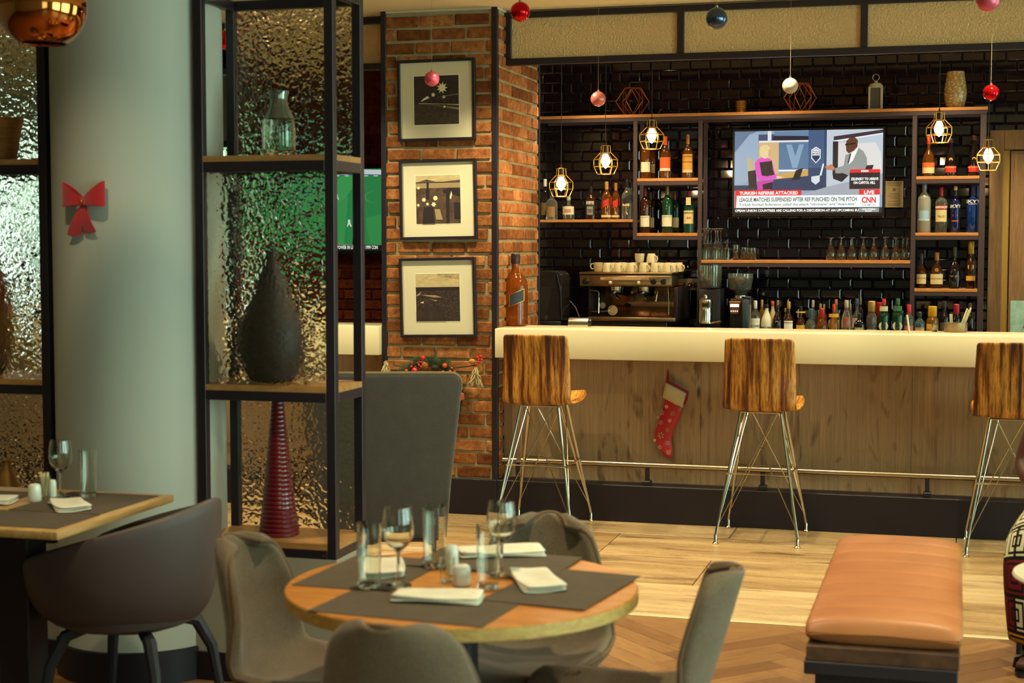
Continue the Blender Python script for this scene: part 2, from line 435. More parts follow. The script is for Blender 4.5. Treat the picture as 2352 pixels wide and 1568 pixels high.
PIER = struct('wall_pier', B().box(PX0+.006, PX1-.006, PY0+.006, PY1, .2, CZ), MORTAR)
BP = .0766
def lay(parent, m, u0, u1, z0, z1, place, L=.212, H=.0600, joint=.014, seed=1, maxn=300):
    rnd = random.Random(seed); full = [brick_mesh(m, L-joint, H, seed*10+i) for i in range(5)]; cuts = {}
    n = 0; rows = int((z1-z0)/BP)
    for r in range(rows):
        z = z0+BP*(r+.5); off = (L/2 if r % 2 else 0)+rnd.uniform(-.03, .03)
        u = u0-off
        while u < u1-.02:
            a, c = max(u, u0), min(u+L, u1)
            if c-a > .045:
                ln = round((c-a)-joint, 2)
                if abs(ln-(L-joint)) < .012: me = rnd.choice(full)
                else: me = cuts.setdefault(ln, brick_mesh(m, ln, H, seed*100+len(cuts)))
                o = link('brick', me, parent); place(o, (a+c)/2, z+rnd.uniform(-.0015, .0015)); n += 1
            u += L
    return n
def front(o, u, z): o.location = (u, PY0+.006, z)
def side(o, u, z): o.location = (PX1-.006, u, z); o.rotation_euler = (0, 0, R(90))
n1 = lay(PIER, BRICK, PX0+.012, PX1-.016, .212, CZ-.01, front, seed=3)
n2 = lay(PIER, BRICK, PY0+.012, PY1-.004, .212, CZ-.01, side, seed=5)
struct('trim_2', B().bev(PX1-.030, PX1+.004, PY0-.008, PY0+.022, .205, CZ-.002, .002, 1), BLACK)
struct('trim_3', B().bev(PX0-.004, PX0+.028, PY0-.008, PY0+.022, .205, CZ-.002, .002, 1), BLACK)
struct('trim_4', B().bev(PX1-.02, PX1+.008, PY1-.002, PY1+.02, .9, CZ-.002, .002, 1), BLACK)
struct('trim_5', B().bev(PX0, PX1, PY0-.004, PY0+.01, CZ-.012, CZ, .002, 1).bev(PX1-.008, PX1+.006, PY0, 8.88, CZ-.012, CZ, .002, 1), mat('caulk', '#b4b39c', .6))
struct('wall_pier_back', B().box(-3.20, -3.05, PY1, 11.0, 0, CZ), PLASTER)
struct('plinth_pier', B().bev(PX0-.01, PX1+.0, 8.68, 8.84, 0, .208, .002, 1), BLACKW)

# ---- glossy black bevelled tiles behind the bar
TILEG = mat('black_tile_grout', '#1f1820', .7)
TILEB = mat('black_glazed_tile', '#120b14', .07, coat=.3, spec=.55)
def _tb():
    v = coords(TILEB, 'Object', rnd=17.); a = noise(TILEB, v, 9, 2); bump(TILEB, a, .12, .003)
_tb()
TWY = 10.72
WB = struct('wall_bar_back', B().box(-3.2, 4.1, TWY, TWY+.15, 0, CZ), TILEG)
tw, th = .1368, .0672
def tile_geo(b, x, z, sx=1., tilt=(0, 0)):
    hw, hh, d, k = (tw-.0022)/2, (th-.0022)/2, .010, .0085
    v = [(x-hw, 0, z-hh), (x+hw, 0, z-hh), (x+hw, 0, z+hh), (x-hw, 0, z+hh),
         (x-hw, -.003, z-hh), (x+hw, -.003, z-hh), (x+hw, -.003, z+hh), (x-hw, -.003, z+hh),
         (x-hw+k, -d, z-hh+k), (x+hw-k, -d, z-hh+k), (x+hw-k, -d, z+hh-k), (x-hw+k, -d, z+hh-k)]
    return b.add(v, [(0, 1, 5, 4), (1, 2, 6, 5), (2, 3, 7, 6), (3, 0, 4, 7), (4, 5, 9, 8), (5, 6, 10, 9), (6, 7, 11, 10), (7, 4, 8, 11), (8, 9, 10, 11)])
tile_me = tile_geo(B(), 0, 0).mesh('tile', TILEB, False)
cand = []
z00 = .935
for r in range(30):
    for c in range(-22, 12):
        x = c*tw+(tw/2 if r % 2 else 0)+.012; z = z00+th*(r+.5)
        if x < -3.0 or x > 1.3 or z > CZ-.02: continue
        hid = (-1.36 < x < -.48 and 1.72 < z < 2.27) or z < 1.03 or x > .17 and z < 2.26 or z > 2.70 or x < -2.9
        cand.append((hid, -x, x, z))
cand.sort()
rest = B()
for i, (hid, _, x, z) in enumerate(cand):
    if i < 300:
        o = link('tile', tile_me, WB, (x, TWY, z)); o.rotation_euler = (R(random.uniform(-.7, .7)), 0, R(random.uniform(-.5, .5)))
    else: tile_geo(rest, x, z)
rest.v = [(x, y+TWY, z) for x, y, z in rest.v]
o = rest.obj('tile_field', TILEB, WB, False); o['kind'] = 'stuff'; o['label'] = 'glossy black bevelled wall tiles'

# ---- brick wall and window bay beyond the pier, with the tree outside
BL = B().box(-5.3, -3.05, 11.01, 11.15, 0, CZ)
WL = struct('wall_left_bay', BL, brick_mat('red_brick_far', '#4a1f12', '#7a371e', '#8a4424', '#3a2018'))
def bay(o, u, z): o.location = (u, 11.012, z)
lay(WL, BRICKR, -5.1, -3.75, 1.0, 2.62, bay, L=.222, H=.064, joint=.011, seed=8)
LEAF = mat('tree_leaf', '#5f8a52', .7)
def leaf_cloud(n, cx, cy, cz, sx, sy, sz, size, seed):
    rnd = random.Random(seed); b = B()
    for _ in range(n):
        p = Vector((cx+rnd.gauss(0, sx), cy+rnd.gauss(0, sy), cz+rnd.gauss(0, sz)))
        u = Vector((rnd.uniform(-1, 1), rnd.uniform(-1, 1), rnd.uniform(-1, 1))).normalized(); w = u.orthogonal().normalized()
        s_ = size*rnd.uniform(.6, 1.3)
        b.add([p-u*s_, p+w*s_*.4, p+u*s_, p-w*s_*.4], [(0, 1, 2, 3)])
    return b
tr = thing('garden_tree', 'pale green leafy tree outside the far window', 'tree', (-7.4, 14.2, 0))
o = leaf_cloud(2600, 0, 0, 2.0, .9, .5, .7, .10, 4).obj('crown', LEAF, tr, False); o['kind'] = 'stuff'
B().tube([(0, 0, 0), (.05, 0, .8), (0, .05, 1.6), (.1, 0, 2.2)], [.09, .07, .05, .03]).obj('trunk', mat('bark', '#5b4a38', .9), tr)
tag(B().box(-14, 6, 12.2, 30, -.10, -.09).obj('ground_outside', mat('paving_outside', '#b9b59f', .9), None, False), kind='structure')
# ------------------------------------------------------------------ hammered glass
def hammered(name, col, rough, trans, scale, strength, dist=.004):
    m = mat(name, col, rough, 0, trans, 1.45); n, l, b = nt(m); v = coords(m, 'Object')
    nz = n.new('ShaderNodeTexNoise'); nz.inputs['Scale'].default_value = scale*.35; l.new(v, nz.inputs['Vector'])
    mx = n.new('ShaderNodeMix'); mx.data_type = 'VECTOR'; mx.inputs[0].default_value = .035; l.new(v, mx.inputs[4]); l.new(nz.outputs['Color'], mx.inputs[5])
    vo = n.new('ShaderNodeTexVoronoi'); vo.feature = 'SMOOTH_F1'; vo.inputs['Scale'].default_value = scale; vo.inputs['Smoothness'].default_value = .55
    l.new(mx.outputs[1], vo.inputs['Vector']); bump(m, vo.outputs['Distance'], strength, dist); return m
HAMMER = hammered('hammered_clear_glass', '#f4f1e4', .03, 1.0, 58, .8, .0038)
HAMMERT = hammered('hammered_amber_glass', '#dcbd86', .22, .2, 85, .9, .005)

# ------------------------------------------------------------------ transom screens above the bar
def transom(x0, x1, mulls, label):
    y0, y1, z0, z1 = 8.865, 8.905, 2.606, 2.912
    t = thing('transom_screen', label, 'glass screen', ((x0+x1)/2, 8.885, z0)); ox, oy = (x0+x1)/2, 8.885
    def bx(a, c, za, zb, nm, d=.02):
        B().bev(a-ox, c-ox, -d, d, za-z0, zb-z0, .002, 1).obj(nm, BLACK, t, False)
    bx(x0, x1, z0, z0+.038, 'bottom_rail', .024); bx(x0, x1, z1-.036, z1, 'top_rail', .024)
    edges = [x0+.016]+list(mulls)+[x1-.016]
    for e in edges: bx(e-.019, e+.019, z0+.038, z1-.036, 'mullion', .022)
    for a, c in zip(edges[:-1], edges[1:]):
        B().box(a+.018-ox, c-.018-ox, .002, .007, .036, z1-z0-.034).obj('pane', HAMMERT, t, False)
m1 = (at(1563, 70, Y=8.865).x, at(1985, 60, Y=8.865).x)
transom(-2.545, 2.1, [m1[0], m1[1], m1[1]+1.02, m1[1]+2.04], 'long black-framed screen of amber hammered glass above the bar')
transom(-6.1, -3.26, [-4.2, -5.15], 'black-framed amber glass screen above the counter beyond the brick pier')

# ------------------------------------------------------------------ bar counter
CTOP = mat('cream_solid_surface', '#d6cca6', .22, coat=.25)
BOARD = wood('bar_front_laminate', '#846a4e', '#ab8c66', (12, 1, .35), .5, 4, 0, (.22, .78), .35, .1)
def _bf():
    n, l, b = nt(BOARD); src = b.inputs['Base Color'].links[0].from_socket
    v = coords(BOARD, 'Object', (1.6, 1, .5)); k = noise(BOARD, v, 3.2, 3, .5, 2.5)
    c = mixc(BOARD, src, ramp(BOARD, k, [(.3, '#a89a8c'), (.42, '#ffffff'), (.62, '#ffffff'), (.72, '#c4b8a8')]), .8, 'MULTIPLY')
    vo = n.new('ShaderNodeTexVoronoi'); vo.inputs['Scale'].default_value = 2.6; l.new(v, vo.inputs['Vector'])
    setc(BOARD, mixc(BOARD, c, ramp(BOARD, vo.outputs['Distance'], [(.02, '#5a4432'), (.07, '#ffffff')]), .9, 'MULTIPLY'))
_bf()
BY = 8.64
def counter(x0, x1, label1, label2, label3):
    tag(B().bev(x0, x1, BY, 9.05, .921, 1.090, .006, 2).obj('bar_countertop', CTOP, None), label1, 'countertop')
    f = thing('bar_counter_base', label2, 'bar front', ((x0+x1)/2, 8.83, 0)); ox = (x0+x1)/2
    n = max(1, round((x1-x0)/1.22)); w = (x1-x0)/n
    for k in range(n):
        B().bev(x0+k*w+.0006-ox, x0+(k+1)*w-.0006-ox, 0, .03, .2, .921, .001, 1).obj('panel', BOARD, f, False)
    B().box(x0-ox, x1-ox, .03, .2, .02, .92).obj('carcass', BLACKW, f, False)
    tag(B().bev(x0, x1, 8.682, 8.829, 0, .209, .003, 1).obj('bar_plinth', BLACKW, None, False), label3, 'plinth')
counter(-2.542, 2.1, 'thick cream bar countertop along the tiled back bar', 'grey-brown wood laminate front of the main bar', 'black plinth step under the main bar front')
counter(-6.6, -3.25, 'cream countertop continuing beyond the brick pier', 'wood laminate counter front beyond the brick pier', 'black plinth under the counter beyond the brick pier')
t = thing('foot_rail', 'long brass-toned steel foot rail along the bar front', 'foot rail', (-.22, 8.735, .209))
B().tube([(-2.30, 0, .112), (2.3, 0, .112)], .0155, 16).obj('rail_tube', STEEL, t)
for px in (1190, 1487, 1752, 2130):
    x = at(px, 1100, Y=8.735).x+.22
    B().bev(x-.022, x+.022, -.03, .03, 0, .026, .003, 1).bev(x-.012, x+.012, -.012, .012, .024, .100, .002, 1).obj('bracket', BLACK, t)

# ------------------------------------------------------------------ back bar shelving
SY0, SY1 = 10.40, 10.66
SHELFW = wood('shelf_oak_edge', '#a8652f', '#c98c4c', (1, 4, 6), .4, 4, 0, (.2, .8))
TUBE = mat('shelf_tube_dark', '#3a2b2c', .45)
def sx(px, py=400): return at(px, py, Y=SY0).x
def sz(px, py): return at(px, py, Y=SY0).z
ZT = 2.434; X_L = -2.742; X_A0, X_A1 = sx(1454), sx(1463); X_B0, X_B1 = sx(1603), sx(1612)
X_C0, X_C1 = sx(2094), sx(2104); X_D0, X_D1 = sx(2250), sx(2264)
Z1L = sz(1340, 504); ZA = [sz(1530, 409), sz(1530, 535)]; ZM = sz(1850, 597.5); ZR = [sz(2180, 404), sz(2180, 534), sz(2180, 663)]
SH = thing('bar_shelf_unit', 'dark metal wall shelving with oak boards behind the bar', 'shelving', (-1.3, SY0, 0))
def sh(a, c, y0, y1, z0, z1, nm, m, r=.0015): B().bev(a+1.3, c+1.3, y0-SY0, y1-SY0, z0, z1, r, 1).obj(nm, m, SH, False)
def board(a, c, z, t_=.020): sh(a, c, SY0, SY1, z-t_, z, 'shelf_board', SHELFW)
def rail(a, c, z, h=.026):
    sh(a, c, SY0+.002, SY0+.026, z-.0205-h, z-.0205, 'rail', TUBE); sh(a, c, SY1-.028, SY1-.004, z-.0205-h, z-.0205, 'rail', TUBE)
def post(x0, x1, z0, z1):
    sh(x0, x1, SY0+.002, SY0+.026, z0, z1, 'post', TUBE); sh(x0, x1, SY1-.028, SY1-.004, z0, z1, 'post', TUBE)
board(X_L, X_D1+.006, ZT); rail(X_L, X_D1, ZT)
ZB = ZT-.047
board(X_L, X_A0-.0008, Z1L, .018)
post(X_A0, X_A1, ZA[1]-.046, ZB); post(X_B0, X_B1, .971, ZB); post(X_C0, X_C1, .971, ZB); post(X_D0, X_D1, .971, ZB)
for z in ZA: board(X_A1+.0008, X_B0-.0008, z); rail(X_A1+.0008, X_B0-.0008, z)
board(X_B1+.0008, X_C0-.0008, ZM); rail(X_B1+.0008, X_C0-.0008, ZM)
for z in ZR: board(X_C1+.0008, X_D0-.0008, z); rail(X_C1+.0008, X_D0-.0008, z)
tag(B().bev(-2.95, .35, 10.02, 10.70, .91, .970, .004, 1).obj('back_counter', mat('dark_worktop', '#231b1c', .35), None, False), 'dark worktop of the back bar under the tiled wall', 'worktop')
tag(B().bev(-2.93, .33, 10.06, 10.69, .0, .909, .003, 1).obj('back_bar_cabinet', BLACKW, None, False), 'black base cabinet of the back bar', 'cabinet')

# ------------------------------------------------------------------ door at the right of the back bar
DOORW = wood('door_walnut', '#6b4e33', '#94714a', (7, 1, .5), .5, 4, 0, (.2, .8), .3)
dx0 = at(2266, 500, Y=10.66).x; dj = at(2303, 500, Y=10.66).x; dg = at(2316, 500, Y=10.66).x; dz = at(2300, 299, Y=10.66).z; dz2 = at(2310, 344, Y=10.66).z
D = bpy.data.objects.new('door_1', None); COL.objects.link(D); D['kind'] = 'structure'; D['label'] = 'walnut-veneer service door with wide frame beside the back bar'
B().bev(dx0+.012, dj, 10.64, 10.709, 0, dz, .003, 1).obj('jamb', DOORW, D, False)
B().bev(dj, dj+1.02, 10.64, 10.709, dz2, dz, .003, 1).obj('header', DOORW, D, False)
B().bev(dj+1.02, dj+1.12, 10.64, 10.709, 0, dz, .003, 1).obj('jamb', DOORW, D, False)
B().box(dj+.001, dg+.004, 10.690, 10.7005, 0, dz2-.002).obj('reveal_strip', mat('yellow_reveal', '#b58f3f', .5), D, False)
B().bev(dg+.010, dj+1.015, 10.672, 10.708, .005, dz2-.006, .002, 1).obj('leaf', DOORW, D, False)
B().lathe([(0, 0), (.012, 0), (.012, .04), (.02, .045), (.02, .055), (0, .055)], 14, (dj+.93, 10.672, 1.02), 'y').obj('door_handle', STEEL, D)
POST = mat('poster_teal', '#8fb3a2', .6)
def _po():
    v = coords(POST, 'Object'); a = noise(POST, v, 14, 4, .6); s_ = noise(POST, v, 90, 2)
    c = ramp(POST, a, [(.35, '#7ba695'), (.65, '#a4c2b0')]); setc(POST, mixc(POST, c, ramp(POST, s_, [(.30, '#405048'), (.34, '#ffffff')]), .8, 'MULTIPLY'))
_po()
p0 = at(2321, 690, Y=10.67); p1 = at(2321, 760, Y=10.67)
t = thing('door_poster', 'pale teal poster taped low on the walnut door', 'poster', (p0.x, 10.6715, p1.z-.06))
B().bev(0, .22, -.0015, 0, 0, p0.z-p1.z+.06, .0005, 1).obj('sheet', POST, t, False)
B().add([(.075, -.0022, .08), (.15, -.0022, .06), (.16, -.0022, .15), (.12, -.0022, .19), (.095, -.0022, .12)], [(0, 1, 2, 3, 4)]).obj('printed_figure', mat('poster_brown', '#7a5a48', .6), t, False)
# ------------------------------------------------------------------ open steel display shelves with hammered glass
UNITW = wood('unit_oak_board', '#8a6236', '#b88a50', (1, 5, 5), .45, 4, 0, (.25, .75))
PW = .034
def display_unit(x0, x1, label):
    ox, oy, oz = (x0+x1)/2, UY0, .466
    t = thing('display_shelf', label, 'display shelf', (ox, oy, oz)); w, d = (x1-x0)/2, UY1-UY0; H = 2.468-oz
    def bx(nm, a, c, y0, y1, z0, z1, m=BLACK, r=.002): return B().bev(a, c, y0, y1, z0, z1, r, 1).obj(nm, m, t, False)
    for a in (-w, w-PW):
        for y in (0, d-PW): bx('post', a, a+PW, y, y+PW, 0, H)
    lv = [(0, .031), (1.019-oz, 1.054-oz), (1.829-oz, 1.866-oz), (H-.035, H)]
    for i, (a, c) in enumerate(lv):
        bx('rail', -w+PW, w-PW, 0, PW, a, c); bx('rail', -w+PW, w-PW, d-PW, d, a, c)
        bx('rail', -w, -w+PW, PW, d-PW, a, c); bx('rail', w-PW, w, PW, d-PW, a, c)
        if i < 3:                                        # oak board lying in each level, notched round the posts
            b = B().slab([(-w+PW, .001), (w-PW, .001), (w-PW, PW), (w-.001, PW), (w-.001, d-PW), (w-PW, d-PW), (w-PW, d-.001), (-w+PW, d-.001), (-w+PW, d-PW), (-w+.001, d-PW), (-w+.001, PW), (-w+PW, PW)], c, c+.0205)
            b.obj('shelf_board', UNITW, t, False)
    def pane(y, z0, z1):
        B().box(-w+PW-.002, w-PW+.002, y-.003, y+.003, z0, z1).obj('pane', HAMMER, t, False)
    pane(d-PW/2, lv[0][1]+.021, lv[1][0]); pane(PW/2, lv[1][1]+.021, lv[2][0]); pane(d-PW/2, lv[2][1]+.021, lv[3][0])
    for a in (-w+PW+.012, w-PW-.012):                    # little levelling bolts under the frame
        B().lathe([(0, -.008), (.004, -.008), (.004, .002), (0, .002)], 8, (a, -.002, .012), 'y').obj('bolt', STEEL, t)
    return t
display_unit(UX0, UX1, 'tall black steel display shelf with hammered glass between the round column and the dining table')
display_unit(LX0, LX1, 'black steel display shelf with bright hammered glass at the far left of the column')
S1, S2, S3 = .5175, 1.0750, 1.8870                      # board tops: lower, middle, upper
YM = (UY0+UY1)/2
# clear smoke-necked bottle vase, upper shelf
GV = mat('vase_clear_glass', '#e3e6da', .02, 0, 1.0, 1.4)
SMOKE = mat('vase_smoke_glass', '#8e9488', .03, .35, .65, 1.45)
q = at(641, 352, Y=YM+.03); sc = (at(678, 300, Y=YM).x-at(607, 300, Y=YM).x)/2; hv = at(641, 207, Y=YM).z-S3
t = thing('bottle_vase', 'clear glass bottle vase with smoky mirrored neck on the upper display shelf', 'vase', (q.x, YM+.03, S3))
B().lathe([(0, 0), (sc*.9, 0), (sc*.98, .012), (sc, hv*.4), (sc*.97, hv*.5), (sc*.93, hv*.58), (sc*.89, hv*.58), (sc*.92, hv*.5), (sc*.94, .03), (sc*.8, .014), (0, .014)], 32).obj('body', GV, t)
B().lathe_closed([(sc*.93, hv*.58), (sc*.72, hv*.70), (sc*.54, hv*.80), (sc*.55, hv*.92), (sc*.62, hv), (sc*.58, hv), (sc*.51, hv*.92), (sc*.50, hv*.80), (sc*.68, hv*.70), (sc*.89, hv*.58)], 32).obj('neck', SMOKE, t)
# dark gourd vase behind the middle pane
q = at(622, 890, Y=YM+.02); rg = (at(735, 780, Y=YM).x-at(512, 780, Y=YM).x)/2*.97; hg = at(622, 572, Y=YM+.02).z-S2
t = thing('gourd_vase', 'large dark brown gourd-shaped vase behind the hammered middle pane', 'vase', (q.x, YM+.035, S2))
rg = min(rg, .122)
B().lathe([(0, 0), (rg*.55, 0), (rg*.72, .012), (rg*.93, hg*.16), (rg, hg*.30), (rg*.94, hg*.44), (rg*.70, hg*.60), (rg*.45, hg*.75), (rg*.25, hg*.90), (rg*.20, hg*.96), (rg*.22, hg), (rg*.15, hg), (rg*.13, hg*.94), (0, hg*.9)], 36).obj('body', mat('gourd_glaze', '#2b1f20', .55), t)
B().lathe_closed([(rg*.22, hg-.004), (rg*.25, hg), (rg*.22, hg+.004), (rg*.18, hg)], 24).obj('lip', mat('gourd_lip', '#3a2a28', .5), t)
# red ribbed cone vase on the lower board
q = at(641, 1229, Z=S1); yb = YM-.01
q = at(641, 1222, Y=yb); r0 = (at(684, 1215, Y=yb).x-at(597, 1215, Y=yb).x)/2; hc = .490
t = thing('cone_vase', 'tall wine-red cone vase wound in horizontal ribs on the lower board', 'vase', (q.x, yb, S1))
RED = mat('wine_red_lacquer', '#5a0c18', .28, coat=.4)
prof = [(0, 0)]; N = 30
for k in range(N):
    z0, z1 = hc*k/N, hc*(k+1)/N; ra = r0*(1-.72*(k/N)**.9)
    prof += [(ra*.955, z0+.0005), (ra, z0+(z1-z0)*.25), (ra, z0+(z1-z0)*.7), (ra*.955, z1-.0008)]
B().lathe(prof+[(r0*.2, hc), (r0*.2, hc-.02), (0, hc-.02)], 32).obj('body', RED, t)
B().lathe_closed([(r0*.27, hc-.003), (r0*.31, hc), (r0*.29, hc+.006), (r0*.22, hc)], 24).obj('lip', RED, t)
# left unit: wooden cup vase on top, amber vase behind the middle pane, brass bell below
q = at(8, 360, Y=YM+.02)
WB2 = wood('turned_wood_vase', '#8a5a2c', '#b37c40', (2, 2, 12), .5, 3)
t = thing('wooden_vase', 'tapered turned-wood vase on the upper shelf at the far left edge', 'vase', (at(-8, 320, Y=YM).x, YM+.02, S3))
hw_ = at(20, 270, Y=YM).z-S3
B().lathe([(0, 0), (.058, 0), (.060, .004), (.088, hw_*.98), (.090, hw_), (.080, hw_), (.052, .02), (0, .02)], 32).obj('body', WB2, t)
B().lathe_closed([(.0585, .002), (.0625, .006), (.0605, .02), (.0575, .015)], 32).obj('foot_ring', mat('vase_band', '#6b4422', .5), t)
t = thing('amber_vase', 'large amber teardrop vase behind the left hammered pane', 'vase', (at(-42, 780, Y=YM).x, YM+.03, S2))
ha = at(0, 560, Y=YM).z-S2
AMB = mat('amber_glaze', '#8a5f2a', .4)
def _am():
    n, l, b = nt(AMB); v = coords(AMB, 'Object'); sp = n.new('ShaderNodeSeparateXYZ'); l.new(v, sp.inputs[0])
    setc(AMB, ramp(AMB, sp.outputs['Z'], [(.0, '#3a2418'), (.22, '#9a7030'), (.30, '#7a2a1c')]))
_am()
B().lathe([(0, 0), (.05, 0), (.075, .02), (.105, ha*.28), (.108, ha*.42), (.085, ha*.66), (.055, ha*.86), (.035, ha*1.05), (.03, ha*1.12), (.02, ha*1.12), (0, ha)], 36).obj('body', AMB, t)
t = thing('brass_vase', 'small brass bell-shaped vase on the low board at the far left', 'vase', (at(22, 1090, Y=YM).x, YM-.02, S1))
hb = at(22, 1058, Y=YM-.02).z-S1
BRASS = mat('aged_brass', '#8a6430', .45, .7)
B().lathe([(0, 0), (.055, 0), (.062, .01), (.055, hb*.45), (.030, hb*.8), (.016, hb*.93), (.017, hb), (.012, hb), (0, hb*.9)], 28).obj('body', BRASS, t)
B().lathe_closed([(.016, hb-.003), (.0195, hb), (.016, hb+.003), (.012, hb)], 20).obj('lip', BRASS, t)

# ------------------------------------------------------------------ copper globe pendant over the square table
COPPER = mat('copper_mirror_glass', '#c9793e', .07, 1.0)
lc = at(98, 14, Y=4.30); LR = .134
t = thing('globe_pendant', 'mirror-copper globe pendant lamp hanging at the upper left', 'pendant lamp', (lc.x, 4.30, lc.z))
prof = []
for k in range(26):
    a = R(-58+(148)*k/25); prof.append((LR*math.cos(a), LR*math.sin(a)))
prof2 = [(r*.965, z*.965) for r, z in reversed(prof)]
B().lathe_closed(prof+prof2, 48).obj('globe', COPPER, t, ang=60)
B().lathe_closed([(LR*.53, -LR*.855), (LR*.545, -LR*.845), (LR*.53, -LR*.83), (LR*.515, -LR*.845)], 40).obj('opening_rim', mat('pendant_rim', '#5a4a40', .3, .8), t)
B().ball((0, 0, -.02), .042, 20, 12).obj('bulb', mat('opal_bulb', '#d8d2c0', .4), t)
B().lathe([(0, LR*.98), (.026, LR*.98), (.026, LR+.05), (.008, LR+.065), (0, LR+.065)], 20).obj('lamp_cap', COPPER, t)
B().tube([(0, 0, LR+.06), (0, 0, CZ-lc.z-.002)], .0028, 8).obj('cord', mat('black_cord', '#15111a', .6), t)

# ------------------------------------------------------------------ red velvet bow on the column
BOW = fabric('red_velvet', '#8f0d16', '#c01824', .75, 420, .5)
q = at(214, 464, Y=4.97); ang = math.atan2(q.y-CY, q.x-CX)
t = thing('ribbon_bow', 'small red glitter velvet bow stuck on the round column', 'bow', (CX+(CR+.006)*math.cos(ang), CY+(CR+.006)*math.sin(ang), q.z), ang+PI/2)
U = .0017*1.02                                            # metres per photo pixel at that distance
def loopmesh(sgn):
    def fn(u, v):                                         # ribbon loop: out along the top, back underneath
        a = u*2*PI; reach = 52*U*(.5-.5*math.cos(a)); bulge = -.020*math.sin(a)
        half = (6+21*(.5-.5*math.cos(a)))*U
        x = sgn*reach; z = (v-.5)*2*half+reach*.22+abs(v-.5)*reach*.18
        return (x, bulge-.012, z)
    return B().grid(fn, 17, 7)
for sgn in (-1, 1):
    mods(loopmesh(sgn).obj('loop', BOW, t), .002, 1)
def tail(dx, dz, w, tilt):
    def fn(u, v):
        x = dx*v+(u-.5)*(12*U+w*v); z = -4*U-dz*v-(abs(u-.5)*-2+1)*tilt*max(0, v-.75)*4*.01
        return (x, -.008-.010*math.sin(v*PI), z)
    return B().grid(fn, 7, 9)
mods(tail(-26*U, 62*U, 26*U, 1.2).obj('ribbon_tail', BOW, t), .002, 1)
mods(tail(14*U, 58*U, 20*U, .6).obj('ribbon_tail', BOW, t), .002, 1)
B().ball((0, -.022, 0), .0085, 14, 8, (1, .8, 1.3)).obj('knot', BOW, t)
mods(B().tube([(.009*math.cos(a), -.022+.008*math.sin(a), .002) for a in [2*PI*i/16 for i in range(16)]], .0011, 6, True).obj('gold_tie', GOLDW, t))
# ------------------------------------------------------------------ dining furniture
GREYF = fabric('taupe_wool', '#55483a', '#746450')
GREYW = fabric('charcoal_wool', '#423d38', '#5c554d')
LEGB = mat('black_wood_leg', '#1c171b', .5)
def shell_chair(name, label, loc, rz, group):
    """one-piece upholstered shell on four tapered legs; faces +y locally"""
    t = thing(name, label, 'chair', loc, rz, group)
    pr = [(.230, .425, .160), (.212, .448, .195), (.12, .452, .212), (0, .440, .222), (-.10, .437, .224), (-.170, .452, .222), (-.207, .500, .215), (-.230, .575, .203), (-.252, .645, .186), (-.272, .715, .166), (-.287, .768, .142), (-.295, .795, .112), (-.300, .810, .066)]
    nv = len(pr)
    def fn(u, v):
        k = v*(nv-1); i = min(int(k), nv-2); f = k-i
        y, z, w = [pr[i][q]*(1-f)+pr[i+1][q]*f for q in range(3)]
        s_ = (u-.5)*2; lift = abs(s_)**2.4
        back = min(1, max(0, (v-.40)/.25))
        return (w*s_*(1-.06*lift), y+lift*.075*back, z+lift*.045*(1-back)-.022*s_*s_*max(0, (v-.8)/.2))
    o = B().grid(fn, 13, 23).obj('shell', GREYF, t, True, 60); mods(o, .038, 1)
    rim = [fn(0, v/22) for v in range(23)]+[fn(u/12, 1) for u in range(1, 12)]+[fn(1, 1-v/22) for v in range(23)]+[fn(1-u/12, 0) for u in range(1, 12)]
    B().tube([(x, y-.004, z) for x, y, z in rim], .0065, 6, True).obj('piping', mat('chair_piping', '#5c4630', .8), t)
    for sx_ in (-1, 1):
        for sy_ in (-1, 1):
            B().tube([(sx_*.13, sy_*.13-.02, .425), (sx_*.215, sy_*.205-.02, 0)], [.017, .011], 10).obj('leg', LEGB, t)
    B().bev(-.15, .15, -.17, .13, .405, .42, .004, 1).obj('seat_frame', LEGB, t, False)
    return t
TCX, TCY, TZ = -1.155, 3.640, .742
shell_chair('shell_chair', 'taupe upholstered shell chair at the left of the round table, facing it', (-1.545, 3.74, 0), R(-92), 'shell chairs round the oak table')
shell_chair('shell_chair', 'taupe shell chair on the bar side of the round table', (-1.095, 4.02, 0), R(182), 'shell chairs round the oak table')
shell_chair('shell_chair', 'taupe shell chair right of the round table seen from its side', (-.785, 3.68, 0), R(95), 'shell chairs round the oak table')
shell_chair('shell_chair', 'taupe shell chair in front of the round table, back to the viewer', (-1.10, 3.235, 0), R(0), 'shell chairs round the oak table')
# round table
OAKT = wood('round_table_oak', '#a5622a', '#cf8f45', (1.2, 8, 8), .3, 3, 0, (.25, .75), .5)
EDGE = wood('round_table_edge', '#b08a4a', '#d2b06a', (8, 8, 30), .45, 2)
t = thing('round_table', 'round oak dining table laid with dark placemats', 'table', (TCX, TCY, 0))
TR = .432
B().lathe([(0, TZ-.034), (TR-.003, TZ-.034), (TR, TZ-.031), (TR, TZ-.0035)], 96).obj('table_edge', EDGE, t)
B().lathe([(0, TZ-.0034), (TR, TZ-.0034), (TR-.003, TZ), (0, TZ)], 96).obj('table_top', OAKT, t)
B().lathe([(0, .02), (.04, .02), (.04, TZ-.036), (0, TZ-.036)], 24).obj('column', LEGB, t)
B().lathe([(0, 0), (.22, 0), (.22, .012), (.05, .022), (0, .022)], 48).obj('base', LEGB, t)
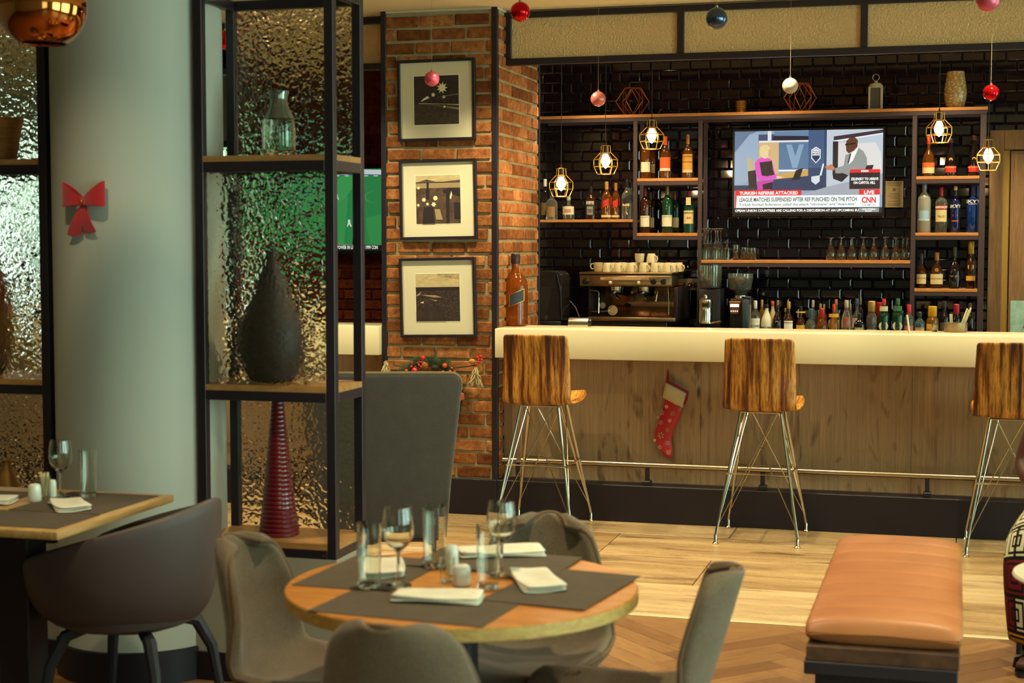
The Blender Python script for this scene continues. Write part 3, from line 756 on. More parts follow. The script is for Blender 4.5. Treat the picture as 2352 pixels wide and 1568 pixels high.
# square table
SQW = wood('square_table_oak', '#9a7440', '#bf9a62', (8, 1, 8), .4, 3, 0, (.25, .75))
SX0, SX1, SYA, SYB, SZT = -3.16, -2.468, 3.945, 4.645, .752
t = thing('square_table', 'square light-oak dining table beside the round column', 'table', ((SX0+SX1)/2, (SYA+SYB)/2, 0))
hx, hy = (SX1-SX0)/2, (SYB-SYA)/2
B().bev(-hx, hx, -hy, hy, SZT-.024, SZT, .003, 2).obj('table_top', SQW, t)
B().bev(-.20, .20, -.20, .20, SZT-.045, SZT-.0245, .003, 1).obj('mounting_plate', LEGB, t, False)
B().bev(-.055, .055, -.055, .055, .02, SZT-.045, .004, 1).obj('column', LEGB, t, False)
B().bev(-.24, .24, -.24, .24, 0, .022, .004, 1).obj('base', LEGB, t, False)
# tub chairs
TUBL = mat('taupe_leather', '#4b4140', .5, spec=.4)
def _tl():
    v = coords(TUBL, 'Object'); a = noise(TUBL, v, 180, 3); bump(TUBL, a, .15, .002)
_tl()
def tub_chair(label, loc, rz, group):
    """moulded tub: high back falling to low arms; faces +y locally"""
    t = thing('tub_chair', label, 'armchair', loc, rz, group)
    def rimz(a): k = abs(a)/R(138); return .775-.190*(k**1.25)
    def plan(a, r): return (r*1.0*math.sin(a), -r*.98*math.cos(a)+(.05 if abs(a) > R(90) else .05*(abs(a)/R(90))))
    NA, sec = 33, [(.165, .395), (.225, .40), (.262, .44), (.282, .53), (.295, .62), (.305, 1.0), (.298, 1.012), (.282, 1.015), (.262, 1.0), (.252, .62), (.235, .50), (.205, .455)]
    vs = []
    for j, (r, z) in enumerate(sec):
        for i in range(NA):
            a = R(-138)+R(276)*i/(NA-1); rz_ = rimz(a)
            if z < .63: zz = z if z <= .45 else .45+(z-.45)*(rz_-.45)/(.795-.45)*.9
            else: zz = rz_+(z-1.0)
            x, y = plan(a, r); vs.append((x, y, zz))
    fs = [(j*NA+i, j*NA+i+1, (j+1)*NA+i+1, (j+1)*NA+i) for j in range(len(sec)-1) for i in range(NA-1)]
    n = len(sec); fs += [tuple(j*NA for j in range(n)), tuple(j*NA+NA-1 for j in reversed(range(n)))]
    o = B().add(vs, fs).obj('tub', TUBL, t, True, 50); mods(o, None, 1)
    B().lathe([(0, .385), (.20, .385), (.232, .40), (.24, .44), (.225, .475), (.15, .487), (0, .490)], 32, (0, .02, 0)).obj('seat_cushion', TUBL, t)
    for sx_ in (-1, 1):
        for sy_ in (-1, 1):
            B().tube([(sx_*.10, sy_*.09, .385), (sx_*.155, sy_*.145, .36), (sx_*.19, sy_*.18, .27), (sx_*.225, sy_*.215, 0)], [.020, .022, .019, .012], 8).obj('leg', mat('black_plastic_leg', '#20202a', .55), t)
    B().lathe([(0, .368), (.13, .368), (.14, .384), (0, .384)], 24).obj('hub', MATS['black_plastic_leg'], t)
    return t
tub_chair('dark taupe leather tub chair at the square table, seen from its side', (-2.500, 4.42, 0), R(90), 'tub chairs at the square table')
tub_chair('tub chair at the near side of the square table, cut off by the picture edge', (-2.97, 3.62, 0), R(-8), 'tub chairs at the square table')
# high-backed wing chair behind the display shelf
t = thing('high_back_chair', 'tall charcoal fabric high-back chair with its back turned, behind the display shelf', 'armchair', ((at(700, 900, Y=6.35).x+at(1060, 900, Y=6.35).x)/2, 6.35, 0), R(17))
wx = (at(1060, 900, Y=6.35).x-at(700, 900, Y=6.35).x)/2*.96; wz = at(950, 859, Y=6.35).z
def outline(inset=0.):
    P_ = []
    R_ = .045
    top = wz-inset; w0 = wx-inset
    for k in range(7): a = PI/2*k/6; P_.append((w0-R_+R_*math.sin(PI/2-a) if 0 else w0-R_+R_*math.cos(a), top-R_+R_*math.sin(a)))
    left = [(-x, z) for x, z in reversed(P_)]
    low = [(-w0*.80, .30), (w0*.80, .30)]
    return [(w0*.80, .30), (w0*.86, .55), (w0*.93, .75), (w0*.995, .93*wz/1.0)]+P_+left+[(-w0*.995, .93*wz/1.0), (-w0*.93, .75), (-w0*.86, .55), (-w0*.80, .30)]
def bevprism(poly, y0, y1, r, seg=3):
    bm = bmesh.new(); f = bm.faces.new([bm.verts.new((x, y0, z)) for x, z in poly])
    e = bmesh.ops.extrude_face_region(bm, geom=[f]); bmesh.ops.translate(bm, verts=[v for v in e['geom'] if isinstance(v, bmesh.types.BMVert)], vec=(0, y1-y0, 0))
    bmesh.ops.recalc_face_normals(bm, faces=bm.faces[:])
    ed = [x for x in bm.edges if abs(x.verts[0].co.y-x.verts[1].co.y) < 1e-6]
    bmesh.ops.bevel(bm, geom=ed, offset=r, segments=seg, affect='EDGES', profile=.5)
    bm.verts.index_update(); b = B(); b.add([v.co[:] for v in bm.verts], [[v.index for v in f.verts] for f in bm.faces]); bm.free(); return b
def dedupe(p):
    out = []
    for q in p:
        if not out or (abs(out[-1][0]-q[0])+abs(out[-1][1]-q[1])) > 1e-5: out.append(q)
    return out
op = dedupe(outline())
bevprism(op, 0, .11, .018).obj('backrest', GREYW, t, True, 50)
rimp = [(x*.992, z-.003) for x, z in op if z > .8]
B().tube([(x, .010, z+.001) for x, z in rimp], .0055, 8).obj('piping', mat('wing_piping', '#6b5c40', .8), t)
B().tube([(x, .034, z+.003) for x, z in rimp], .0055, 8).obj('piping', MATS['wing_piping'], t)
B().bev(-wx+.12, wx-.12, .09, .62, .26, .46, .04, 3).obj('seat', GREYW, t)
for sx_ in (-1, 1):
    for y in (.06, .56): B().tube([(sx_*(wx-.14), y, .28), (sx_*(wx-.10), y+(.02 if y > .3 else -.02), 0)], [.02, .012], 10).obj('leg', LEGB, t)
# leather bench
LEATHER = mat('tan_leather', '#a5673c', .42, spec=.4)
def _le():
    v = coords(LEATHER, 'Object'); a = noise(LEATHER, v, 140, 4); g = noise(LEATHER, v, 5, 3)
    setc(LEATHER, ramp(LEATHER, g, [(.3, '#9c5f36'), (.7, '#ad7044')])); bump(LEATHER, a, .12, .002)
_le()
bx0, bx1, by0, by1, bzt = -.395, .035, 4.42, 5.78, .535
t = thing('leather_bench', 'tan leather bench with channelled cushion on dark wood base', 'bench', ((bx0+bx1)/2, (by0+by1)/2, 0))
hw, hl = (bx1-bx0)/2, (by1-by0)/2
def cush(u, v):
    a = u*2*PI; n = 4.5                                   # cross-section of the cushion as a rounded loop
    cx = math.copysign(abs(math.cos(a))**(2/n), math.cos(a)); cz = math.copysign(abs(math.sin(a))**(2/n), math.sin(a))
    y = -hl+2*hl*v; end = min(1, (min(v, 1-v)*2*hl/.055)); e = (1-(1-end)**2.6)**.5 if end < 1 else 1
    ch = .0060*(abs(math.sin(v*PI*8))**.35-1) if cz > 0 else 0
    return (cx*(hw-.012*(1-e)), y, .492+cz*.040*max(.05, e)+ch+(.010*math.cos(cx*1.4)-.006 if cz > 0 else 0))
b = B().grid(cush, 41, 121)
b.obj('cushion', LEATHER, t, True, 60)
DKW = wood('bench_dark_wood', '#3e2a20', '#5e4230', (4, 1, 4), .45, 3)
B().bev(-hw+.008, hw-.008, -hl-.015, hl, .412, .456, .003, 1).obj('frame_rail', DKW, t, False)
B().bev(-hw+.002, hw-.012, -hl-.018, hl-.01, .374, .412, .003, 1).obj('base_rail', mat('bench_black', '#1f1a22', .5), t, False)
B().bev(-hw+.03, hw-.04, -hl+.02, hl-.03, 0, .374, .003, 1).obj('plinth', BLACKW, t, False)

# ------------------------------------------------------------------ table laying
GLASS = mat('table_glass', '#f3f5ee', .0, 0, 1.0, 1.46)
MATF = fabric('woven_placemat', '#4b4238', '#62574a', .85, 500, 0.)
LINEN = fabric('white_linen', '#cfc7b0', '#e6dfcc', .9, 600, .2)
PORC = mat('porcelain', '#cdd0c2', .18, coat=.3)
def placemat(label, x, y, z, w, d, rz, group):
    o = B().bev(-w/2, w/2, -d/2, d/2, 0, .0018, .0006, 1).obj('placemat', MATF, None, False, loc=(x, y, z)); o.rotation_euler = (0, 0, rz)
    return tag(o, label, 'placemat', group)
g = 'placemats on the round table'
placemat('dark woven placemat on the near side of the round table', -1.185, 3.390, TZ+.0004, .43, .26, R(-5), g)
placemat('dark woven placemat on the left side of the round table', -1.415, 3.715, TZ+.0004, .26, .40, R(-3), g).location.z += .0
placemat('dark woven placemat on the right side of the round table', -.905, 3.665, TZ+.0024, .26, .40, R(-8), g)
placemat('dark woven placemat on the bar side of the round table', -1.150, 3.915, TZ+.0044, .40, .25, R(-4), g)
g = 'placemats on the square table'
placemat('dark placemat at the bar side of the square table', -2.66, 4.42, SZT+.0004, .32, .37, R(0), g)
placemat('dark placemat under the folded napkin at the near side of the square table', -2.685, 4.105, SZT+.0004, .38, .24, R(0), g)
placemat('dark placemat at the left side of the square table', -3.03, 4.33, SZT+.0004, .24, .45, R(0), g)
def napkin(label, x, y, z, w, d, rz, group):
    t = thing('folded_napkin', label, 'napkin', (x, y, z), rz, group)
    def lay_(k, sx_, sy_):
        def fn(u, v):
            px, py = (u-.5)*w*sx_, (v-.5)*d*sy_
            return (px, py+.004*math.sin(u*5+k), .003+k*.0052+.0022*math.sin(u*4+v*3+k)+.0012*math.cos(v*7))
        return B().grid(fn, 9, 7)
    for k, (a, c) in enumerate([(1, 1), (.97, .96), (.985, .93)]):
        o = lay_(k, a, c).obj('fold', LINEN, t); mods(o, .0046, 1)
    return t
g = 'white napkins on the round table'
napkin('white linen napkin folded at the near side of the round table', *at(1005, 1375, Z=TZ+.004)[:2], TZ+.003, .215, .105, R(8), g)
napkin('white linen napkin folded at the left of the round table', *at(880, 1308, Z=TZ+.004)[:2], TZ+.003, .21, .11, R(-68), g)
napkin('white linen napkin folded on the bar side of the round table', *at(1150, 1272, Z=TZ+.006)[:2], TZ+.0066, .235, .12, R(25), g)
napkin('white linen napkin folded at the right of the round table', *at(1232, 1338, Z=TZ+.004)[:2], TZ+.005, .235, .11, R(-62), g)
g = 'white napkins on the square table'
napkin('white linen napkin folded on the square table beside the shakers', *at(160, 1163, Z=SZT+.004)[:2], SZT+.003, .20, .11, R(-48), g)
napkin('white napkin tip at the far left edge of the square table', *at(-22, 1152, Z=SZT+.004)[:2], SZT+.003, .16, .10, R(10), g)
def wine_glass(label, x, y, z, h, group, inv=False, m=None, loc_only=None):
    m = m or GLASS; t = thing('wine_glass', label, 'wine glass', (x, y, z), 0, group); r = h*.205
    P_ = [(0, 0), (r*.82, 0), (r*.84, .0018), (r*.3, .006), (.0048, .014), (.0040, h*.2), (.0042, h*.40), (.008, h*.44), (r*.55, h*.50), (r*.92, h*.60), (r, h*.72), (r*.95, h*.86), (r*.84, h)]
    I_ = [(r*.82, h), (r*.93, h*.86), (r*.975, h*.72), (r*.895, h*.60), (r*.52, h*.51), (.004, h*.462), (0, h*.46)]
    if inv: P_ = [(a, h-b_) for a, b_ in P_]; I_ = [(a, h-b_) for a, b_ in I_]
    cut = 7
    B().lathe(P_[:cut+1], 24).obj('stem', m, t)
    B().lathe(P_[cut:]+I_, 28).obj('bowl', m, t)
    return t
def tumbler(label, x, y, z, h, r, group, m=None):
    t = thing('tumbler', label, 'glass', (x, y, z), 0, group); m = m or GLASS
    B().lathe([(0, 0), (r*.86, 0), (r*.9, .002), (r, h), (r-.0016, h), (r*.87, .016), (r*.8, .012), (0, .012)], 28).obj('glass_body', m, t)
    return t
g = 'glasses on the round table'
def on_round(px, py): q = at(px, py, Z=TZ+.003); return q.x, q.y, TZ+.0032
x, y, z = on_round(915, 1343); wine_glass('empty wine glass standing behind the near napkin on the round table', x, y, z, .192, g)
x, y, z = on_round(1152, 1322); wine_glass('empty wine glass nearest the bar-side napkin on the round table', x, y, z+.004, .185, g)
x, y, z = on_round(848, 1348); tumbler('straight tumbler at the left of the round table, by a wine glass', x, y, z, .158, .031, g)
x, y, z = on_round(998, 1303); tumbler('straight tumbler farthest back on the round table', x, y, z+.002, .158, .031, g)
x, y, z = on_round(1121, 1350); tumbler('slim tumbler beside the white shaker on the round table', x, y, z, .155, .029, g)
def shaker(label, x, y, z, h, r, group):
    t = thing('shaker', label, 'shaker', (x, y, z), 0, group)
    B().lathe([(0, 0), (r*.95, 0), (r, .003), (r*.98, h*.75), (r*.86, h*.93), (r*.6, h), (0, h*1.01)], 24).obj('body', PORC, t)
    for k in range(3): B().lathe([(0, 0), (.0012, 0), (.0012, .0008), (0, .0008)], 8, (.005*math.cos(k*2.1), .005*math.sin(k*2.1), h*1.004)).obj('hole', BLACK, t)
    return t
g = 'shakers on the round table'
x, y, z = on_round(1060, 1342); shaker('short white porcelain shaker in front on the round table', x, y, z, .050, .023, g)
x, y, z = on_round(1038, 1318); shaker('white porcelain shaker at the back on the round table', x, y, z, .075, .017, g)
x, y, z = on_round(1027, 1336)
t = thing('glass_holder', 'small clear glass holder between the porcelain shakers on the round table', 'holder', (x, y, z))
B().lathe([(0, 0), (.016, 0), (.018, .002), (.018, .06), (.0165, .06), (.0165, .006), (0, .006)], 20).obj('glass_body', GLASS, t)
g = 'things on the square table'
def on_sq(px, py): q = at(px, py, Z=SZT+.003); return q.x, q.y, SZT+.0025
x, y, z = on_sq(140, 1140); wine_glass('empty wine glass on the square table by the column', x, y, z, .185, g)
x, y, z = on_sq(203, 1140); tumbler('straight tumbler on the square table by the column', x, y, z, .155, .028, g)
x, y, z = on_sq(80, 1150); shaker('short white porcelain shaker in front on the square table', x, y, z, .056, .021, g)
x, y, z = on_sq(121, 1141); shaker('slim white porcelain shaker at the back on the square table', x, y, z, .058, .013, g)
x, y, z = on_sq(103, 1143)
t = thing('toothpick_holder', 'clear glass holder with pale toothpicks on the square table', 'holder', (x, y, z))
B().lathe([(0, 0), (.016, 0), (.018, .002), (.019, .07), (.0175, .07), (.0165, .006), (0, .006)], 20).obj('glass_body', GLASS, t)
for k in range(12):
    a = k*2.4; B().tube([(.006*math.cos(a), .006*math.sin(a), .007), (.0135*math.cos(a+.3), .0135*math.sin(a+.3), .083)], .0014, 5).obj('toothpick', mat('toothpick_wood', '#cbbf95', .8), t)
# white bistro table at the right edge
q = at(2326, 1310, Z=.60)
t = thing('bistro_table', 'small round white table cut off by the right picture edge', 'table', (q.x+.26, q.y, 0))
B().lathe([(0, .578), (.24, .578), (.258, .585), (.262, .592), (.258, .600), (0, .600)], 64).obj('table_top', mat('white_laminate', '#c9c6ae', .3), t)
B().lathe([(0, .015), (.03, .015), (.03, .577), (0, .577)], 24).obj('column', BLACK, t)
B().lathe([(0, 0), (.19, 0), (.19, .01), (.04, .018), (0, .018)], 40).obj('base', BLACK, t)
# ------------------------------------------------------------------ bar stools
ZEBRA = mat('zebrano_ply', rough=.38, spec=.45)
def _ze():
    m = ZEBRA; v = coords(m, 'Object', (1, .05, .05), rnd=23.0); n, l, b = nt(m)
    a = noise(m, v, 34, 3, .5, .2); c = ramp(m, a, [(.36, '#4a2412'), (.44, '#7d4619'), (.52, '#b5792f'), (.64, '#c98d3c')])
    v2 = coords(m, 'Object', (1, .12, .12), rnd=31.0); f = noise(m, v2, 150, 3, .6); c = mixc(m, c, ramp(m, f, [(.35, '#6a4a30'), (.55, '#ffffff')]), .65, 'MULTIPLY')
    setc(m, c)
_ze()
def bar_stool(label, loc, rz):
    """bent plywood shell on a chromed wire frame; faces +y locally (towards the bar)"""
    t = thing('bar_stool', label, 'bar stool', loc, rz, 'bar stools at the counter')
    pr = [(-.222, 1.086), (-.203, .99), (-.190, .89), (-.190, .79), (-.182, .735), (-.152, .704), (-.10, .696), (0, .696), (.10, .702), (.17, .722), (.205, .742)]
    wd = [.182, .186, .190, .192, .194, .196, .200, .205, .208, .205, .195]
    nv = len(pr)
    def fn(u, v):
        k = v*(nv-1); i = min(int(k), nv-2); f = k-i
        y, z = [pr[i][q]*(1-f)+pr[i+1][q]*f for q in range(2)]; w = wd[i]*(1-f)+wd[i+1]*f
        s_ = (u-.5)*2; bk = 1-min(1, max(0, (v-.3)/.2))
        return (w*s_, y+bk*.030*s_*s_, z+(1-bk)*.010*s_*s_-(.004*s_*s_*s_*s_*bk))
    o = B().grid(fn, 11, 31).obj('seat_shell', ZEBRA, t, True, 60); mods(o, .013, 1)
    tx, ty, fx, fy = .105, .100, .213, .245
    top = {(a, c): Vector((a*tx, c*ty, .686)) for a in (-1, 1) for c in (-1, 1)}
    foot = {(a, c): Vector((a*fx, c*fy, .045)) for a in (-1, 1) for c in (-1, 1)}
    B().tube([top[(-1, -1)], top[(1, -1)], top[(1, 1)], top[(-1, 1)]], .006, 8, True).obj('seat_bracket', CHROME, t)
    for k in top:
        B().tube([top[k], top[k].lerp(foot[k], .98), foot[k], (foot[k].x, foot[k].y, .012)], [.0075, .0075, .007, .007], 10).obj('leg', CHROME, t)
        f = foot[k]
        B().lathe([(0, 0), (.016, 0), (.017, .004), (.010, .012), (.0085, .018), (.0085, .046), (.0065, .050), (0, .050)], 16, (f.x, f.y, 0)).obj('glide', CHROME, t)
    for (p, q) in (((-1, -1), (1, -1)), ((1, -1), (1, 1)), ((1, 1), (-1, 1)), ((-1, 1), (-1, -1))):
        for (a, c) in ((p, q), (q, p)):                      # thin crossed wires on every side
            B().tube([top[a].lerp(top[c], .12), foot[c].lerp(top[c], .08)], .0030, 6).obj('cross_wire', CHROME, t)
        B().tube([top[p].lerp(top[q], .18), foot[p].lerp(top[p], .06)], .0028, 6).obj('stay_wire', CHROME, t)
    zf = .365; k = (zf-.045)/(.686-.045)
    ring = [foot[c].lerp(top[c], k)*1.0 for c in ((-1, -1), (1, -1), (1, 1), (-1, 1))]
    B().tube([(p.x*1.03, p.y*1.03, p.z) for p in ring], .0058, 8, True).obj('foot_ring', CHROME, t)
    return t
st = [('zebrano bar stool nearest the brick pier', 1258, 0), ('zebrano bar stool in the middle, right of the red stocking', 1750, 0), ('zebrano bar stool cut off at the right picture edge', 2335, 0)]
for (lb, px, rz) in st:
    q = at(px, 1234, Z=0) if px == 1750 else None
    x = {1258: -2.19, 1750: -.982, 2335: .285}[px]
    bar_stool(lb, (x, 8.415, 0), rz)

# ------------------------------------------------------------------ Christmas stocking on the bar front
STK = mat('red_satin', '#a50d18', .38, sheen=.3)
CUFF = fabric('cream_plush', '#b09a72', '#cbb98f', .95, 300, .3)
TRIM = fabric('dark_red_plush', '#6e0616', '#8f0c20', .95, 300, .3)
q0 = at(1545, 950, Y=8.80)
t = thing('christmas_stocking', 'red Christmas stocking with cream cuff hanging on the bar front', 'stocking', (q0.x, 8.80, q0.z))
def stp(zx, zy): p = at(1500+zx/6.53, 830+zy/6.533, Y=8.80); return (p.x-q0.x, p.z-q0.z)
def puff(poly, depth, nm, m, y=0., ang=60):
    """outline filled as a soft cushion: rings shrinking to the middle while they bulge"""
    c = [sum(p[0] for p in poly)/len(poly), sum(p[1] for p in poly)/len(poly)]; n = len(poly); b = B(); vs = []; fs = []
    rings = [(1.0, 0.), (.93, .55), (.80, .82), (.55, .97), (.25, 1.0)]
    for s_, d in rings:
        for (x, z) in poly: vs.append((c[0]+(x-c[0])*s_, y-depth*d, c[1]+(z-c[1])*s_))
    for j in range(len(rings)-1):
        for i in range(n): k = (i+1) % n; fs.append((j*n+i, j*n+k, (j+1)*n+k, (j+1)*n+i))
    fs.append(tuple((len(rings)-1)*n+i for i in range(n)))
    vs += [(x, y+.012, z) for (x, z) in poly]; o_ = len(rings)*n
    for i in range(n): k = (i+1) % n; fs.append((i, k, o_+k, o_+i))
    fs.append(tuple(o_+i for i in reversed(range(n))))
    return b.add(vs, fs).obj(nm, m, t, True, ang)
# leg (upper) and foot (lower) are one sewn bag: sweep an elliptical section along its centre line
cl = [(330, 560, 150), (300, 680, 150), (262, 800, 150), (225, 900, 142), (185, 1000, 138), (150, 1090, 142), (150, 1180, 130), (180, 1270, 112), (215, 1350, 88), (240, 1415, 62), (250, 1455, 18)]
vs = []; fs = []; nn = 20
for i, (zx, zy, w) in enumerate(cl):
    p = stp(zx, zy); hw_ = w/6.53*(at(1546, 900, Y=8.8).x-at(1545, 900, Y=8.8).x)
    tx_ = stp(*cl[min(i+1, len(cl)-1)][:2]); pv = stp(*cl[max(i-1, 0)][:2]); d = Vector((tx_[0]-pv[0], 0, tx_[1]-pv[1])).normalized(); sd = Vector((-d.z, 0, d.x))
    for k in range(nn):
        a = 2*PI*k/nn; off = sd*(hw_*math.cos(a)); vs.append((p[0]+off.x, .0-.024*(hw_/.06)**.5*math.sin(a), p[1]+off.z))
for i in range(len(cl)-1):
    for k in range(nn): j = (k+1) % nn; fs.append((i*nn+k, i*nn+j, (i+1)*nn+j, (i+1)*nn+k))
fs += [tuple(range(nn)), tuple((len(cl)-1)*nn+k for k in range(nn))]
mods(B().add(vs, fs).obj('leg', STK, t, True, 60), None, 1)
cuff = [stp(*p) for p in ((192, 310), (300, 365), (420, 430), (505, 475), (478, 580), (446, 692), (330, 640), (240, 588), (148, 535), (170, 420))]
puff(cuff, .030, 'cuff', CUFF, -.012)
B().tube([(*(lambda p: (p[0], -.016, p[1]))(stp(*p)),) for p in ((205, 285), (300, 330), (420, 395), (530, 458), (520, 520), (480, 640))], .0065, 8).obj('cuff_binding', TRIM, t)
B().tube([(*(lambda p: (p[0], -.008, p[1]))(stp(*p)),) for p in ((215, 285), (222, 190), (228, 100), (236, 190), (232, 285))], .0042, 8).obj('hanging_loop', TRIM, t)
FL1, FL2 = mat('flake_grey', '#8a7a5c', .6), mat('flake_cream', '#d2b877', .6)
for (zx, zy, r, k) in [(216, 668, 34, 1), (145, 755, 48, 0), (305, 770, 44, 0), (135, 905, 42, 0), (262, 878, 34, 1), (232, 1018, 42, 0), (132, 1098, 58, 0), (35, 1172, 26, 1), (228, 1212, 44, 0), (116, 1275, 38, 0), (244, 1350, 42, 0), (408, 712, 34, 0), (85, 830, 20, 1)]:
    p = stp(zx, zy); rr = r/6.53*.00245
    b = B()
    for a6 in range(6):
        a = a6*PI/3+.3; d = Vector((math.cos(a), 0, math.sin(a))); s_ = Vector((-d.z, 0, d.x))
        b.add([d*rr*.18, d*rr*.55+s_*rr*.2, d*rr, d*rr*.55-s_*rr*.2], [(0, 1, 2, 3)])
    hwl = 0
    yy = -.0265 if 120 < zx < 330 else -.020
    o = b.obj('snowflake', FL1 if k == 0 else FL2, t, False, loc=(p[0], yy-.003, p[1])); mods(o, .0015)

# ------------------------------------------------------------------ caged pendant lamps over the bar
BULBG = mat('warm_bulb', '#ffdfa0', .2, emit=(1.0, .72, .36), estr=5.0)
FIL = mat('hot_filament', '#fff2d0', .3, emit=(1.0, .86, .55), estr=60.0)
SOCK = mat('lamp_socket', '#3a2e20', .4, .6)
CORD = MATS['black_cord']
def cage_lamp(label, px, py, Y=9.02):
    """px,py: middle of the cage's waist ring"""
    q = at(px, py, Y=Y); t = thing('cage_pendant', label, 'pendant lamp', (q.x, Y, q.z), random.uniform(0, 1), 'gold cage pendants over the bar')
    prof = [(.026, .092), (.028, .052), (.033, .050), (.069, .012), (.069, -.028), (.049, -.072)]
    K = 6
    for k in range(K):
        a = 2*PI*k/K
        B().tube([(r*math.cos(a), r*math.sin(a), z) for r, z in prof], .0022, 6).obj('cage_wire', GOLDW, t)
    for (r, z) in ((.026, .092), (.031, .051), (.069, .012), (.069, -.028), (.049, -.072)):
        B().tube([(r*math.cos(2*PI*i/K), r*math.sin(2*PI*i/K), z) for i in range(K)], .0021, 6, True).obj('cage_ring', GOLDW, t)
    B().lathe([(0, .045), (.016, .045), (.018, .052), (.018, .088), (.008, .096), (.004, .112), (0, .112)], 16).obj('socket', SOCK, t)
    B().lathe([(0, -.040), (.003, -.038), (.012, -.030), (.024, -.012), (.028, .002), (.024, .020), (.016, .036), (.013, .046), (0, .046)], 24).obj('bulb', BULBG, t)
    B().tube([(0, 0, .108), (0, 0, CZ-q.z-.001)], .0022, 6).obj('cord', CORD, t)
    l = bpy.data.lights.new('bulb_light', 'POINT'); l.energy = 5.0; l.color = (1, .68, .34); l.shadow_soft_size = .03
    o = bpy.data.objects.new('bulb_light', l); COL.objects.link(o); o.parent = t; o.location = (0, 0, -.055)
    return t
cage_lamp('gold cage pendant hanging lowest, nearest the brick pier', 1289, 423)
cage_lamp('gold cage pendant second from the brick pier', 1391, 371)
cage_lamp('gold cage pendant highest of the three by the brick pier', 1497, 313)
cage_lamp('gold cage pendant in front of the cognac shelf tower', 2157, 297)
cage_lamp('gold cage pendant lowest at the right, beside the walnut door', 2270, 360)

# ------------------------------------------------------------------ Christmas baubles on threads
def bauble(label, px, py, rpx, Y, m):
    q = at(px, py, Y=Y); D_ = (q-Vector((0, 0, CAM_H))).length; r = rpx/FPX*D_
    t = thing('bauble', label, 'bauble', (q.x, q.y, q.z), 0, 'Christmas baubles hung from the ceiling')
    B().ball((0, 0, 0), r, 32, 20).obj('ball', m, t)
    B().lathe([(0, r*.97), (r*.16, r*.96), (r*.16, r*1.14), (r*.10, r*1.18), (0, r*1.18)], 14).obj('cap', mat('bauble_cap', '#b09a78', .3, .9), t)
    B().tube([(r*.07*math.cos(a), 0, r*1.24+r*.09*math.sin(a)) for a in [2*PI*i/12 for i in range(12)]], r*.016, 5, True).obj('hook', MATS['bauble_cap'], t)
    B().tube([(0, 0, r*1.3), (0, 0, CZ-q.z-.001)], .00075, 5).obj('thread', mat('nylon_thread', '#8f7f66', .4), t)
RB = mat('red_mirror_bauble', '#c01018', .12, .85); PB = mat('pink_pearl_bauble', '#d0566a', .35, .45); SB = mat('salmon_pearl_bauble', '#c8675c', .35, .45)
BB = mat('blue_mirror_bauble', '#4a5a74', .16, .9); GB = mat('silver_glitter_bauble', '#b59f8a', .5, .6)
def _gb():
    v = coords(GB, 'Object'); a = noise(GB, v, 900, 2); bump(GB, a, .8, .003)
_gb()
bauble('shiny red bauble at the ceiling beside the brick pier', 1195, 27, 22.5, 7.6, RB)
bauble('pink satin bauble in front of the topmost framed photo', 992, 181, 17, 8.25, PB)
bauble('salmon pink bauble left of the copper wire ornament', 1374, 227, 17, 8.3, SB)
bauble('dark blue mirrored bauble in front of the amber glass screen', 1646, 42, 24, 6.9, BB)
bauble('silver glitter bauble in front of the wire ornament above the television', 1815, 197, 17.5, 8.3, GB)
bauble('shiny red bauble right of the cream vase', 2276, 213, 17.5, 8.4, RB)
bauble('large pink bauble cut off by the top edge at the right', 2269, 0, 25, 6.4, PB)
bauble('red bauble seen past the left upright of the display shelf', 517, 92, 21, 7.4, RB)

# ------------------------------------------------------------------ framed photographs on the brick pier
MATB = mat('picture_mount', '#c3bd9e', .7); MATB2 = mat('mount_bevel', '#d6d0b4', .7)
GLZ = GLASSW
def picture(label, tl, tr, bl, br, prints):
    Yf = 8.664
    P4 = [at(*p, Y=Yf) for p in (tl, tr, bl, br)]
    c = sum(P4, Vector())/4; w = ((P4[1]-P4[0]).length+(P4[3]-P4[2]).length)/2; h = ((P4[0]-P4[2]).length+(P4[1]-P4[3]).length)/2
    roll = math.atan2((P4[1].z-P4[0].z)+(P4[3].z-P4[2].z), (P4[1].x-P4[0].x)+(P4[3].x-P4[2].x))
    t = thing('framed_photograph', label, 'picture', (c.x, Yf+.021, c.z), 0, 'framed photographs on the brick pier'); t.rotation_euler = (0, -roll, 0)
    fw = .0165; a, b_ = w/2, h/2
    for (x0, x1, z0, z1) in ((-a, a, b_-fw, b_), (-a, a, -b_, -b_+fw), (-a, -a+fw, -b_+fw, b_-fw), (a-fw, a, -b_+fw, b_-fw)):
        B().bev(x0, x1, -.021, .004, z0, z1, .0015, 1).obj('frame_bar', BLACK, t, False)
    B().box(-a+fw, a-fw, -.008, -.004, -b_+fw, b_-fw).obj('mount', MATB, t, False)
    s_ = w*.288
    B().box(-s_-.005, s_+.005, -.0088, -.0081, -s_*1.03-.005, s_*1.03+.005).obj('mount_window', MATB2, t, False)
    ph = B().box(-s_, s_, -.0096, -.0089, -s_*1.03, s_*1.03).obj('print', prints[0], t, False)
    for k, (m, poly) in enumerate(prints[1:]):
        B().add([(x*s_*2, -.0099-.00012*k, z*s_*2.06) for x, z in poly], [tuple(range(len(poly)))]).obj('print_detail', m, t, False)
    return t
def tone(name, c1, c2, sc, scale=(1, 1, 1), s=(.35, .65)):
    m = mat(name, rough=.6); v = coords(m, 'Object', scale); a = noise(m, v, sc, 5, .7); setc(m, ramp(m, a, [(s[0], c1), (s[1], c2)])); return m
INK = mat('print_black', '#1d141a', .6); MID = mat('print_sepia', '#8c7a58', .6); PAL = mat('print_pale', '#d2c698', .6)
